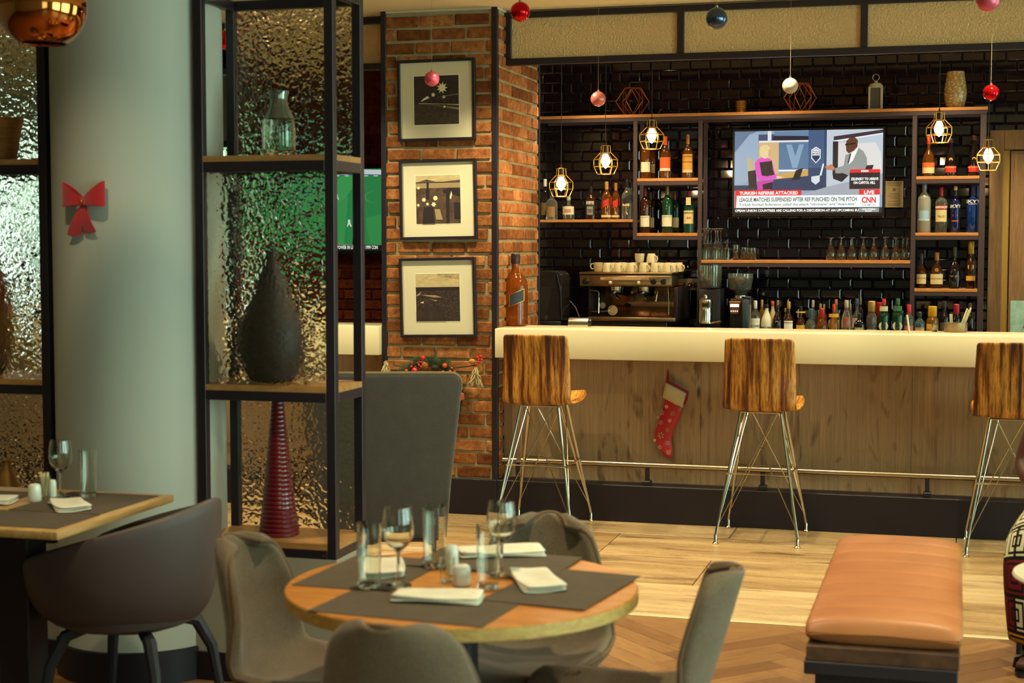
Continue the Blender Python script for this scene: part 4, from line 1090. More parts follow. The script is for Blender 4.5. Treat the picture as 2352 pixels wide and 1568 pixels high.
ROADP = tone('print_wet_road', '#241a1c', '#4c4030', 60, (1, 1, 3)); NIGHT = tone('print_night_sky', '#241a1c', '#33281f', 16); CITY = tone('print_city_lights', '#1c1218', '#6a5840', 130, (1, 1, 2), (.5, .72))
SKYP = tone('print_sky', '#a3936a', '#b8a87c', 22, (1, 1, 3)); CLD = tone('print_cloud', '#7c6c4c', '#b0a074', 40, (1, 1, 2.5)); BLUR = tone('print_blur', '#2a1a1c', '#5d4836', 26, (1.4, 1, 1), (.3, .75))
def star(cx, cz, r, n=8, k=.45):
    return [(cx+(r if i % 2 == 0 else r*k)*math.cos(i*PI/n), cz+(r if i % 2 == 0 else r*k)*math.sin(i*PI/n)*.97) for i in range(2*n)]
def rect(x0, x1, z0, z1): return [(x0, z0), (x1, z0), (x1, z1), (x0, z1)]
picture('framed night-street photo, topmost of the three on the brick pier', (909, 139), (1088, 132), (916, 326), (1093, 320),
        [NIGHT, (ROADP, [(-.5, -.5), (.5, -.5), (.5, -.11), (-.40, -.07), (-.5, -.09)]), (CITY, [(-.4, -.05), (.5, -.10), (.5, .12), (.1, .03), (-.1, .08), (-.2, .06)]),
         (PAL, [(-.4, -.055), (.5, -.10), (.5, -.115), (.2, -.09), (-.4, -.065)]), (MID, [(-.3, -.075), (.5, -.17), (.5, -.21), (.1, -.13)]),
         (PAL, star(.13, .25, .13, 9, .5)), (PAL, star(-.07, .11, .055, 8)), (PAL, star(.17, .06, .045, 7)), (PAL, [(-.36, -.03), (-.15, .05), (-.2, .09), (-.3, .03)]), (INK, rect(.25, .29, .08, .28)),
         (PAL, star(.18, -.14, .03, 6, .7)), (MID, [(.02, .055), (.5, .105), (.5, .12), (.02, .06)])])
picture('framed brown market photo, middle of the three on the brick pier', (915, 369), (1093, 363), (919, 551), (1095, 548),
        [BLUR, (SKYP, [(-.5, .36), (-.25, .42), (.0, .36), (.5, .40), (.5, .5), (-.5, .5)]), (MID, rect(-.5, .5, .24, .37)), (INK, rect(-.5, .5, .345, .365)),
         (INK, [(-.27, .0), (-.2, .0), (-.19, .2), (-.21, .26), (-.20, .33), (-.23, .38), (-.26, .34), (-.25, .26), (-.28, .2)]), (INK, rect(.18, .25, -.5, .2)), (INK, [(.1, .18), (.25, .24), (.5, .22), (.5, .05), (.35, .1), (.15, .13)]),
         (PAL, star(-.44, .25, .035, 6, .8)), (PAL, star(-.32, 0., .05, 6, .7)), (PAL, star(-.06, .03, .055, 7, .8)), (PAL, star(-.1, -.1, .06, 6, .6)), (PAL, star(-.45, -.11, .035, 6, .7)), (PAL, star(-.24, -.09, .04, 5, .6)), (PAL, [(.29, .0), (.32, .1), (.30, .17), (.28, .1), (.26, .02)]),
         (INK, [(-.36, -.5), (-.08, -.5), (-.1, -.3), (-.12, -.14), (-.32, -.16)]), (INK, rect(.36, .5, -.4, -.07)), (MID, [(-.08, -.2), (.04, -.2), (.1, -.42), (-.05, -.42)])])
picture('framed dark landscape photo, lowest of the three on the brick pier', (916, 593), (1090, 590), (919, 775), (1094, 774),
        [CITY, (SKYP, rect(-.5, .5, .22, .5)), (CLD, [(0, .44), (.5, .38), (.5, .5), (.0, .5)]), (CLD, [(.12, .36), (.26, .36), (.2, .39)]), (CLD, [(-.3, .4), (-.2, .4), (-.26, .43)]), (INK, rect(-.5, .5, .16, .22)),
         (MID, [(-.5, .04), (-.42, .10), (-.38, .13), (-.40, .07), (-.46, .03)]), (MID, [(-.4, .06), (-.1, .0), (.1, .0), (-.05, .05)]), (PAL, [(-.41, -.11), (-.33, -.12), (-.32, -.08), (-.36, -.09)]), (MID, [(-.2, -.03), (.0, -.06), (-.05, -.08)]), (NIGHT, [(-.5, -.5), (.2, -.5), (.1, -.2), (-.3, -.18), (-.5, -.3)])])
# ------------------------------------------------------------------ television with the news over the bar
SCR = {}
def scr(col, k=1.0):
    """picture colour on a lit screen"""
    key = (col, k)
    if key not in SCR:
        m = bpy.data.materials.new('screen_'+col.lstrip('#')+('' if k == 1 else '_%d' % (k*100))); m.use_nodes = True
        b = m.node_tree.nodes['Principled BSDF']; b.inputs['Base Color'].default_value = (.01, .01, .012, 1); b.inputs['Roughness'].default_value = .35
        b.inputs['Emission Color'].default_value = lin(col); b.inputs['Emission Strength'].default_value = k*.95
        SCR[key] = m
    return SCR[key]
def television(name, label, x0, x1, z0, z1, y, bezel, group=None):
    t = thing(name, label, 'television', ((x0+x1)/2, y, z0)); w, h = (x1-x0)/2, z1-z0
    B().bev(-w-bezel, w+bezel, .002, .05, -bezel*1.6, h+bezel, .004, 2).obj('casing', mat('tv_black', '#120e12', .3), t)
    for (a, c, d, e) in ((-w-bezel, w+bezel, -bezel*1.6, 0), (-w-bezel, w+bezel, h, h+bezel), (-w-bezel, -w, 0, h), (w, w+bezel, 0, h)):
        B().bev(a, c, -.006, .003, d, e, .0015, 1).obj('bezel', MATS['tv_black'], t, False)
    s_ = B().box(-w, w, 0, .0015, 0, h).obj('screen', scr('#6f86a0'), t, False)
    return t, s_, w, h
TVY = 10.60
a0 = at(1688, 300, Y=TVY); a1 = at(2026, 488, Y=TVY)
tv, sc_, tw_, th_ = television('television', 'wall television above the bar showing a news studio with red captions', a0.x, a1.x, a1.z, at(1860, 299, Y=TVY).z, TVY, .014)
B().bev(-.2, .2, .05, .104, .15, .4, .004, 1).obj('wall_bracket', BLACK, tv, False)
cnt = [0]
def sp(px, py):
    """zoomed crop pixel (1660,270; x5.345) to screen plane"""
    return ((px-147)/(1972-147)-.5)*2*tw_, (1-(py-158)/(1178-158))*th_
def shp(col, pts, k=1.0, raw=False):
    cnt[0] += 1
    b = B().add([(*(lambda q: (q[0], -.0006-.00012*cnt[0], q[1]))(sp(*p)),) for p in pts], [tuple(range(len(pts)))])
    return b.obj('screen_graphic', scr(col, k), sc_, False)
def srect(col, x0, y0, x1, y1, k=1.0): return shp(col, [(x0, y1), (x1, y1), (x1, y0), (x0, y0)], k)
srect('#8699b0', 147, 158, 1972, 1178)
shp('#5e7390', [(147, 158), (445, 158), (445, 330), (300, 560), (147, 700)])
shp('#8fa3b8', [(147, 420), (330, 200), (445, 158), (445, 560), (290, 800), (147, 830)])
srect('#3b4a68', 445, 200, 1070, 300); srect('#241c2c', 625, 225, 1068, 305); srect('#d8dce0', 450, 278, 1068, 300); srect('#d0d4d8', 560, 158, 605, 480)
srect('#c8a878', 450, 300, 700, 700); srect('#52708f', 700, 310, 1066, 660); shp('#7f9ab4', [(790, 330), (860, 330), (905, 480), (950, 330), (1010, 330), (930, 620), (870, 620)])
shp('#5f7a98', [(640, 165), (1066, 165), (1066, 230), (640, 215)]); srect('#e4e2dc', 700, 640, 1066, 662); shp('#c09a50', [(660, 700), (1066, 640), (1066, 720), (660, 760)])
srect('#2e4262', 1066, 158, 1290, 880); srect('#3f5678', 1066, 158, 1260, 620); shp('#b4bec8', [(1290, 158), (1972, 158), (1972, 700), (1290, 880)])
shp('#3a2c34', [(1375, 240), (1972, 165), (1972, 215), (1375, 300)]); shp('#e0e4e6', [(1375, 290), (1972, 205), (1972, 220), (1375, 305)])
srect('#2a2026', 1365, 300, 1430, 700); srect('#cfcac6', 1430, 320, 1640, 700); shp('#d2d0cc', [(1640, 330), (1880, 320), (1950, 450), (1965, 660), (1640, 660)])
srect('#28324a', 147, 830, 700, 900); shp('#2c3a58', [(430, 780), (1070, 720), (1290, 720), (1290, 900), (430, 900)]); shp('#9aa0a8', [(985, 950), (1290, 860), (1972, 700), (1972, 960)])
for k in range(9): shp('#c8b890', [(300+14*k, 480+8*k), (312+14*k, 470+8*k), (330+4*k, 760), (318+4*k, 770)], .8)
# guest and presenter
shp('#241a20', [(315, 655), (420, 640), (430, 860), (330, 860)])
shp('#d64ab4', [(400, 560), (440, 505), (500, 480), (560, 490), (615, 520), (640, 620), (660, 700), (700, 715), (690, 745), (560, 760), (460, 775), (420, 700)])
shp('#231820', [(460, 545), (520, 540), (615, 530), (630, 640), (650, 700), (560, 720), (490, 710)])
shp('#d8c48c', [(470, 350), (510, 328), (560, 330), (590, 365), (598, 440), (575, 490), (520, 500), (470, 470), (460, 410)])
shp('#c49a80', [(575, 380), (600, 400), (600, 450), (570, 480)]); shp('#e8c0a8', [(670, 715), (730, 725), (760, 740), (680, 750)])
shp('#c23a9a', [(430, 780), (640, 765), (600, 890), (440, 890)]); shp('#211824', [(500, 820), (630, 790), (620, 880), (510, 885)])
shp('#1c161c', [(870, 770), (915, 650), (1005, 620), (960, 760)])
shp('#8d908c', [(1520, 470), (1600, 440), (1680, 385), (1740, 430), (1780, 510), (1785, 600), (1760, 650), (1580, 655), (1570, 720), (1400, 690), (1395, 630), (1500, 600)])
shp('#e8e8e4', [(1590, 450), (1670, 385), (1672, 400), (1610, 540), (1560, 590)]); shp('#282028', [(1575, 450), (1590, 460), (1560, 570), (1548, 560)])
shp('#5a3426', [(1530, 300), (1570, 258), (1630, 252), (1668, 290), (1665, 370), (1620, 420), (1560, 450), (1530, 420), (1522, 350)])
shp('#16100f', [(1515, 335), (1640, 322), (1640, 336), (1515, 352)]); shp('#b8785a', [(1270, 610), (1350, 580), (1390, 620), (1390, 655), (1300, 650)])
shp('#231a20', [(1365, 700), (1490, 690), (1560, 720), (1480, 800), (1375, 760)]); shp('#e8e8e8', [(1245, 570), (1262, 575), (1228, 720), (1208, 715)])
shp('#221a20', [(1780, 600), (1865, 595), (1845, 650), (1760, 650)])
shp('#e6ebec', [(1103, 400), (1160, 362), (1217, 400), (1217, 505), (1160, 568), (1103, 505)]); shp('#22304a', [(1113, 408), (1160, 374), (1207, 408), (1207, 498), (1160, 555), (1113, 498)]); shp('#e6ebec', [(1118, 412), (1160, 380), (1202, 412), (1202, 470), (1118, 470)])
shp('#c9d2d6', [(1105, 730), (1210, 715), (1210, 790), (1160, 830), (1108, 790)])
srect('#d01c22', 160, 892, 985, 958, 1.1); srect('#d01c22', 160, 950, 200, 1108, 1.1); shp('#e3ebe4', [(180, 960), (1940, 960), (1940, 1108), (172, 1112)], 1.1); srect('#201a1c', 147, 1112, 1972, 1178)
srect('#d42024', 1692, 892, 1942, 956, 1.1); srect('#d42024', 1577, 648, 1942, 688, 1.1); srect('#241a20', 1573, 688, 1942, 888); srect('#8a8e8c', 1690, 1120, 1935, 1170)
def stext(s, x0, y0, x1, y1, col, bold=.01, k=1.2):
    cnt[0] += 1; p, q = sp(x0, y1), sp(x1, y0)
    return lettering(s, scr(col, k), sc_, ((p[0]+q[0])/2, -.0006-.00012*cnt[0], (p[1]+q[1])/2), w=q[0]-p[0], h=q[1]-p[1], bold=bold, name='screen_lettering')
stext('TURKISH REFEREE ATTACKED', 215, 908, 945, 948, '#f0ece4', .03); stext('LEAGUE MATCHES SUSPENDED AFTER REF PUNCHED ON THE PITCH', 210, 984, 1665, 1036, '#2a4036', .02)
stext('Turkish football federation called the attack "inhumane" and "despicable"', 210, 1054, 1652, 1094, '#3c5448', .012)
stext('OPEAN UNION COUNTRIES ARE CALLING FOR A DISCUSSION AT AN UPCOMING EU', 160, 1130, 1690, 1162, '#f0ece4', .03); stext('LIVE', 1752, 908, 1875, 950, '#ffffff', .03)
stext('CNN', 1722, 984, 1896, 1060, '#c41e22', .035); stext('3:53 PM CET', 1728, 1076, 1895, 1094, '#3c5448', .01); stext('CNN WORLD', 1728, 1126, 1892, 1144, '#f2f2ee', .03); stext('SPORT', 1768, 1150, 1850, 1168, '#f2f2ee', .03)
stext('SOON', 1712, 656, 1800, 682, '#ffffff', .03); stext('ZELENSKY TO ARRIVE', 1590, 748, 1922, 782, '#f4f0ec', .03); stext('ON CAPITOL HILL', 1622, 794, 1886, 828, '#f4f0ec', .03)
stext('CNN', 1142, 386, 1178, 400, '#b03030', .03); stext('WORLD', 1122, 410, 1198, 432, '#24304a', .03); stext('SPORT', 1116, 438, 1204, 464, '#24304a', .03)

# ------------------------------------------------------------------ television with football beyond the pier
TV2 = 10.93
b0 = at(640, 570, Y=TV2); b1 = at(925, 570, Y=TV2); zt = at(800, 388, Y=TV2).z; zb = at(800, 575, Y=TV2).z
t2, s2, w2, h2 = television('football_television', 'television with a green football pitch on the red brick wall beyond the pier', b0.x, b1.x, zb, zt, TV2, .016)
s2.data.materials.clear(); s2.data.materials.append(scr('#2e8a4a', .62))
def fp(px, py): p = at(px, py, Y=TV2); return p.x-(b0.x+b1.x)/2, p.z-zb
k2 = [0]
def fshp(col, pts, k=.62):
    k2[0] += 1; B().add([(*(lambda q: (q[0], -.0006-.0001*k2[0], q[1]))(fp(*p)),) for p in pts], [tuple(range(len(pts)))]).obj('screen_graphic', scr(col, k), s2, False)
fshp('#3fa055', [(640, 520), (790, 400), (830, 400), (720, 566), (640, 566)]); fshp('#37964e', [(840, 500), (925, 480), (925, 566), (850, 566)]); fshp('#3b9a52', [(700, 560), (770, 470), (800, 450), (790, 560)])
fshp('#3a5c98', [(640, 388), (925, 390), (925, 403), (640, 401)]); fshp('#c8d4dc', [(640, 396), (800, 396), (800, 401), (640, 400)]); fshp('#c03060', [(765, 390), (800, 391), (800, 393), (765, 392)]); fshp('#d4dce0', [(835, 389), (925, 391), (925, 402), (835, 400)])
for i in range(12): fshp('#b8c8b0', [(660+22*i, 402), (670+22*i, 402), (670+22*i, 405), (660+22*i, 405)])
for (x, y, s_) in ((774, 452, 1.0), (802, 512, 1.3)):
    fshp('#e4ecd8', [(x-2*s_, y-6*s_), (x+2*s_, y-6*s_), (x+2.4*s_, y), (x+5*s_, y+6*s_), (x+3*s_, y+7*s_), (x, y+2*s_), (x-3*s_, y+7*s_), (x-4*s_, y+6*s_), (x-2*s_, y)])
fshp('#141410', [(809, 560), (811, 548), (814, 548), (814, 561)]); fshp('#8fb878', [(640, 552), (870, 565), (870, 566), (640, 554)])
arc = [(838+32*(1-math.cos(a)), 452+15*math.sin(a)) for a in [R(-80+160*i/12) for i in range(13)]]
fshp('#6fb070', arc+[(x+1.2, y) for x, y in reversed(arc)])
fshp('#141214', [(640, 561), (925, 563), (925, 575), (640, 575)])
p, q = fp(768, 572), fp(868, 563.5); k2[0] += 2
lettering('G POWER IN LINE WITH 1999 CON', scr('#e8e8e0', .9), s2, ((p[0]+q[0])/2, -.0006-.0001*k2[0], (p[1]+q[1])/2), w=q[0]-p[0], h=q[1]-p[1], bold=.02, name='screen_lettering')
B().bev(-.15, .15, .05, .066, .15, .4, .004, 1).obj('wall_bracket', BLACK, t2, False)

# ------------------------------------------------------------------ notice beside the television
n0 = at(2034, 416, Y=10.707); n1 = at(2074, 476, Y=10.707)
PAPER = mat('notice_paper', '#a08a62', .8)
t = thing('wall_notice', 'yellowed printed notice taped on the tiles beside the television', 'notice', (n0.x, 10.7085, n1.z))
nw, nh = n1.x-n0.x, n0.z-n1.z
B().bev(0, nw, -.0015, 0, 0, nh, .0004, 1).obj('sheet', PAPER, t, False)
for f, w_ in ((.93, .86), (.88, .8), (.82, .7), (.50, .62), (.42, .7), (.34, .5), (.22, .66), (.12, .74), (.07, .6)):
    B().box(nw*(.5-w_/2), nw*(.5+w_/2), -.0019, -.0016, nh*f, nh*f+.004).obj('print_line', mat('notice_ink', '#6a5a40', .8), t, False)
B().lathe([(.009, 0), (.011, 0), (.011, .0004), (.009, .0004)], 16, (nw/2, -.0017, nh*.68), 'y').obj('emblem', MATS['notice_ink'], t)
# ------------------------------------------------------------------ ornaments on the top shelf
COPW = mat('copper_wire', '#b5683a', .3, 1.0)
def wire_hex(label, px, py_top, px0, px1):
    c = at(px, py_top, Y=10.52); z1 = at(px, py_top, Y=10.52).z; R_ = (at(px1, 230, Y=10.52).x-at(px0, 230, Y=10.52).x)/2; H_ = z1-ZT
    t = thing('wire_ornament', label, 'ornament', (c.x, 10.52, ZT), R(20), 'copper wire ornaments on the top shelf')
    n = 6; r1 = R_*.52
    ring = lambda r, z, o: [Vector((r*math.cos(2*PI*(k+o)/n), r*math.sin(2*PI*(k+o)/n)*.85, z)) for k in range(n)]
    a, m_, b_ = ring(r1, .004, .5), ring(R_, H_*.5, 0), ring(r1, H_-.004, .5)
    def bar(p, q): B().tube([p, q], .0028, 6).obj('wire', COPW, t)
    for k in range(n):
        bar(a[k], a[(k+1) % n]); bar(b_[k], b_[(k+1) % n])
        for z_ in (a, b_): bar(m_[k], z_[k]); bar(m_[(k+1) % n], z_[k])
    return t
wire_hex('copper wire geometric ornament on the top shelf near the brick pier', 1453, 201, 1415, 1491)
wire_hex('copper wire geometric ornament on the top shelf above the television', 1838, 191, 1800, 1877)
# ribbed gold tealight cup
q = at(1702, 256, Y=10.50); hh = at(1702, 232, Y=10.50).z-ZT
t = thing('tealight_cup', 'small ribbed gold tealight cup on the top shelf', 'candle holder', (q.x, 10.50, ZT))
prof = [(0, 0), (.03, 0)]
for k in range(7): prof += [(.036+.002*(k/7), hh*(k+.25)/7), (.033+.002*(k/7), hh*(k+.9)/7)]
B().lathe(prof+[(.038, hh), (.034, hh), (.03, .01), (0, .01)], 28).obj('cup', mat('ribbed_gold', '#b88a4a', .25, .9), t)
B().lathe([(0, .01), (.026, .01), (.026, hh*.6), (0, hh*.6)], 20).obj('wax', mat('candle_wax', '#c8b890', .6), t)
# white lantern
q0, q1 = at(1994, 249, Y=10.52), at(2028, 249, Y=10.52); lw = (q1.x-q0.x)/2; lh = at(2010, 190, Y=10.52).z-ZT; lt = at(2010, 170, Y=10.52).z-ZT
LAN = mat('lantern_cream', '#a39a82', .55)
t = thing('lantern', 'small cream metal lantern with ring handle on the top shelf', 'lantern', ((q0.x+q1.x)/2, 10.52, ZT))
B().bev(-lw, lw, -lw, lw, 0, .012, .002, 1).obj('base', LAN, t, False)
for a in (-1, 1):
    for c in (-1, 1): B().bev(a*lw*.95-.006*(a > 0)*2+.0, a*lw*.95+.012*(a < 0), c*lw*.95-.012*(c > 0), c*lw*.95+.012*(c < 0), .012, lh*.80, .001, 1).obj('corner_post', LAN, t, False)
B().bev(-lw, lw, -lw, lw, lh*.80, lh*.83, .002, 1).obj('top_frame', LAN, t, False)
for (rx, ry) in ((0, -1), (1, 0), (-1, 0)):
    if ry: B().box(-lw*.72, lw*.72, -lw*.82, -lw*.80, .014, lh*.80).obj('pane', mat('lantern_pane', '#5a554a', .2, 0, .3), t, False)
    else: B().box(rx*lw*.80, rx*lw*.82, -lw*.72, lw*.72, .014, lh*.80).obj('pane', MATS['lantern_pane'], t, False)
B().lathe([(lw*1.0, lh*.83), (lw*.98, lh*.88), (lw*.7, lh*.97), (lw*.25, lh*1.0), (lw*.25, lh*1.05), (0, lh*1.05)], 24).obj('roof', LAN, t)
B().tube([(lw*.45*math.cos(a), 0, lh*1.05+(lt-lh)*.45+lw*.45*math.sin(a)) for a in [2*PI*i/20 for i in range(20)]], .0022, 6, True).obj('ring_handle', STEEL, t)
# cream glazed vase
q0, q1 = at(2168, 210, Y=10.52), at(2221, 210, Y=10.52); vr = (q1.x-q0.x)/2; vh = at(2194, 166, Y=10.52).z-ZT
CRM = mat('cream_scale_glaze', '#b59c66', .25, coat=.4)
def _cr():
    n, l, b = nt(CRM); v = coords(CRM, 'Object', (1, 1, 1.2)); vo = n.new('ShaderNodeTexVoronoi'); vo.inputs['Scale'].default_value = 55; l.new(v, vo.inputs['Vector'])
    setc(CRM, ramp(CRM, vo.outputs['Distance'], [(.1, '#c4ae7c'), (.6, '#94763e')])); bump(CRM, vo.outputs['Distance'], .5, .006)
_cr()
t = thing('cream_vase', 'cream scale-patterned ceramic vase at the right end of the top shelf', 'vase', ((q0.x+q1.x)/2, 10.52, ZT))
B().lathe([(0, 0), (vr*.68, 0), (vr*.78, .012), (vr*.95, vh*.22), (vr, vh*.42), (vr*.95, vh*.62), (vr*.80, vh*.88), (vr*.74, vh), (vr*.68, vh), (vr*.72, vh*.9), (0, vh*.88)], 36).obj('body', CRM, t)
B().lathe_closed([(vr*.745, vh-.003), (vr*.77, vh), (vr*.74, vh+.004), (vr*.68, vh)], 30).obj('lip', CRM, t)
# ------------------------------------------------------------------ bottles
def glassmat(name, col, tr=.85, rough=.04): return mat(name, col, rough, 0, tr, 1.46)
G_CLEAR = glassmat('bottle_clear', '#dfe4d4', .95); G_AMBER = glassmat('bottle_amber', '#b5651e', .85); G_BROWN = glassmat('bottle_brown', '#4a2410', .6)
G_GREEN = glassmat('bottle_green', '#16452a', .55); G_DARK = glassmat('bottle_dark', '#140d10', .15, .08); G_BLUE = glassmat('bottle_blue', '#123a8a', .55)
G_NAVY = glassmat('bottle_navy', '#131a4a', .35); G_FROST = glassmat('bottle_frosted', '#c2bfa8', .6, .35); G_GOLD = glassmat('bottle_gold', '#c98a2a', .8); G_RED = glassmat('bottle_red', '#8a2a1a', .7)
G_PALEB = glassmat('bottle_pale_blue', '#8fc0c8', .9); G_WHITE = mat('bottle_white', '#cfc9ae', .35); G_CREAM = mat('bottle_cream', '#b8a67a', .4)
def paper(c): return mat('label_'+c.lstrip('#'), c, .65)
def foil(c, m=.4): return mat('cap_'+c.lstrip('#'), c, .35, m)
SHAPES = {  # (radius fraction, height fraction) of the glass; the cap sits above .86
 'std': [(.86, 0), (1, .02), (1, .56), (.93, .62), (.62, .70), (.36, .76), (.31, .80), (.31, .90)],
 'tall': [(.9, 0), (1, .02), (1, .66), (.92, .71), (.5, .78), (.30, .82), (.29, .92)],
 'round': [(.7, 0), (.9, .03), (1, .22), (.98, .40), (.78, .54), (.42, .62), (.26, .68), (.24, .90)],
 'wine': [(.9, 0), (1, .02), (1, .52), (.9, .60), (.55, .70), (.36, .76), (.34, .92)],
 'flask': [(.8, 0), (.92, .03), (1, .30), (.98, .44), (.70, .58), (.36, .66), (.30, .72), (.30, .90)],
 'cone': [(.95, 0), (1, .03), (.98, .45), (.84, .58), (.5, .72), (.34, .80), (.32, .92)],
 'skyy': [(.92, 0), (1, .02), (1, .63), (.9, .69), (.5, .735), (.36, .76), (.36, .80), (.36, .92)],
 'champ': [(.85, 0), (1, .03), (1, .36), (.86, .50), (.55, .68), (.34, .80), (.28, .95)],
}
def bottle(label, group, cx, top, wpx, zb, Y, shape, g, cap, capz=.80, labels=(), capr=1.18, texts=(), extra=None, sq=0, cat='bottle'):
    q = at(cx, 600, Y=Y); r = (at(cx+wpx/2, 600, Y=Y).x-at(cx-wpx/2, 600, Y=Y).x)/2; h = at(cx, top, Y=Y).z-zb
    t = thing('bottle', label, cat, (q.x, Y, zb), 0, group); P_ = SHAPES[shape]
    prof = [(0, 0)]+[(a*r, b_*h) for a, b_ in P_ if b_ <= max(capz+.02, .5)]
    last = [a for a, b_ in P_ if b_ <= capz+.02][-1]
    prof += [(last*r, (capz+.03)*h), (0, (capz+.03)*h)]
    b = B().lathe(prof, 20)
    if sq:
        def qz(x, y, z):
            if z > h*.66: return (x, y, z)
            d = math.hypot(x, y); a = math.atan2(y, x)
            k = 1/((abs(math.cos(a))**4+abs(math.sin(a))**4)**.25) if d > 1e-6 else 1
            k = 1+(k-1)*.8*sq; return (x*k*.93, y*k*.93, z)
        b.v = [qz(*p) for p in b.v]
    b.obj('glass_body', g, t)
    cr = last*r*capr
    B().lathe([(0, capz*h), (cr*.96, capz*h), (cr, (capz+.01)*h), (cr, h*.985), (cr*.85, h), (0, h)], 16).obj('cap', cap, t)
    for (z0, z1, m, *w) in labels:
        wd = w[0] if w else 2.2
        rr = r*1.012
        def fn(u, v):
            a = (u-.5)*wd; k = 1.0
            x, y = rr*math.sin(a), -rr*math.cos(a)
            if sq: x, y, _ = qz(x, y, 0)
            return (x*1.01, y*1.01, h*(z0+(z1-z0)*v))
        B().grid(fn, 9, 2).obj('label', m, t)
    for (s_, zc, wfrac, hfrac, m) in texts:
        lettering(s_, m, t, (0, -r*1.035, h*zc), w=2*r*wfrac, h=h*hfrac, bold=.02, bend=r*1.03)
    if extra: extra(t, r, h)
    return t
K_ = paper('#1c1418'); W_ = paper('#c9c0a0'); CR_ = paper('#c2ad76'); R_ = paper('#b5281c'); O_ = paper('#d4581c'); Y_ = paper('#d09a22'); GO_ = foil('#b98a3e', .8); NAVYT = paper('#25324a'); WT = paper('#e4e0d0'); REDT = paper('#a02018')
gs = 'bottles on the low left bar shelf'; YB = 10.50
def band(z0, z1, m, slope):
    def ex(t, r, h):
        def fn(u, v):
            a = (u-.5)*2.5; return (r*1.025*math.sin(a), -r*1.025*math.cos(a), h*(z0+(z1-z0)*v)+math.sin(a)*r*slope)
        B().grid(fn, 11, 2).obj('slanted_label', m, t)
        B().lathe([(0, 0), (.16*r, .1*h), (.05*r, .14*h), (.14*r, .2*h), (.0, .23*h)], 8, (0, -r*1.0, h*.10)).obj('figure_print', GO_, t)
    return ex
bottle('bottle with white cap nearest the brick pier on the low shelf', gs, 1252, 411, 20, Z1L, 10.58, 'std', G_DARK, foil('#c9c3ac', 0), .82, [(.12, .42, paper('#6a5030'))])
bottle('clear bottle with brown label behind the lowest cage pendant', gs, 1267, 438, 26, Z1L, 10.47, 'std', G_CLEAR, foil('#2a2024'), .84, [(.10, .45, paper('#8a6238'), 1.6)])
bottle('round bottle with cream and red label on the low shelf', gs, 1306, 452, 27, Z1L, 10.47, 'flask', G_CLEAR, foil('#b8b09a', .5), .85, [(.22, .58, W_, 2.4), (.30, .46, paper('#b07a60'), 1.2)])
bottle('square whiskey bottle with black and white label', gs, 1357, 429, 25, Z1L, 10.47, 'std', G_BROWN, foil('#1c1418'), .80, [(.12, .58, K_, 1.8), (.46, .56, W_, 1.4), (.15, .40, paper('#8a8270'), 1.1)], sq=1, texts=[('Old No.7', .50, .8, .05, K_), ('TENNESSEE', .30, .8, .035, K_), ('WHISKEY', .24, .8, .04, K_)])
bottle('whisky bottle with slanted red label and gold cap, left of its twin', gs, 1393, 417, 25, Z1L, 10.47, 'std', G_AMBER, foil('#b5813e', .5), .79, [(.06, .12, CR_, 2.0)], extra=band(.34, .52, R_, .45), sq=1)
bottle('whisky bottle with slanted red label and pouring spout', gs, 1414, 420, 21, Z1L, 10.49, 'std', G_AMBER, foil('#a8702e', .5), .79, [(.06, .12, CR_, 2.0)], extra=band(.34, .52, R_, .45), sq=1)
bottle('pale whisky bottle with slanted black label on the low shelf', gs, 1440, 413, 27, Z1L, 10.47, 'std', G_CLEAR, foil('#241a1e'), .82, [(.34, .40, CR_, 1.2)], extra=band(.40, .56, K_, .45), sq=1)
bottle('whisky bottle with red spot squeezed against the shelf upright', gs, 1449, 416, 14, Z1L, 10.60, 'std', G_CLEAR, foil('#241a1e'), .82, [(.36, .46, R_, 1.2)])
gs = 'bottles on the upper shelf of the left tower'
bottle('single malt bottle with white label under the highest left pendant', gs, 1482, 322, 24, ZA[0], 10.47, 'tall', G_AMBER, foil('#3a1c18'), .82, [(.17, .43, W_, 2.2)])
bottle('second white-labelled malt bottle tucked behind on the upper left tower shelf', gs, 1497, 326, 14, ZA[0], 10.60, 'tall', G_AMBER, foil('#3a1c18'), .82, [(.17, .40, W_, 2.2)])
bottle('whisky bottle with bright orange label and orange cap', gs, 1527, 313, 25, ZA[0], 10.47, 'std', G_AMBER, foil('#d4481a', 0), .79, [(.24, .50, O_, 2.4), (.18, .24, W_, 2.4)])
bottle('whisky bottle with gold checked label and copper cap', gs, 1578, 309, 24, ZA[0], 10.47, 'std', G_AMBER, foil('#b07038', .6), .78, [(.20, .55, paper('#c48a34'), 2.4), (.13, .21, CR_, 2.4), (.36, .38, paper('#7a4818'), 2.4), (.48, .50, paper('#7a4818'), 2.4)])
gs = 'bottles on the lower shelf of the left tower'
bottle('brown malt bottle with white label at the left of the lower tower shelf', gs, 1481, 431, 23, ZA[1], 10.47, 'tall', G_BROWN, foil('#5a1c1a'), .80, [(.14, .38, W_, 2.4)], texts=[('CANADA', .35, 1.1, .03, paper('#8a7a60'))])
bottle('second brown malt bottle half hidden behind the first on the lower tower shelf', gs, 1493, 441, 20, ZA[1], 10.60, 'tall', G_BROWN, foil('#4a3024'), .80, [(.14, .38, W_, 2.4)])
bottle('green malt bottle with white label in the middle of the lower tower shelf', gs, 1532, 427, 24, ZA[1], 10.47, 'tall', G_GREEN, foil('#6a6248', .6), .80, [(.14, .38, W_, 2.4)], texts=[('GLENCOE', .35, 1.1, .03, paper('#8a7a60'))])
bottle('second green malt bottle behind the middle one on the lower tower shelf', gs, 1549, 441, 21, ZA[1], 10.60, 'tall', G_GREEN, foil('#5a3a30'), .80, [(.14, .38, W_, 2.4)])
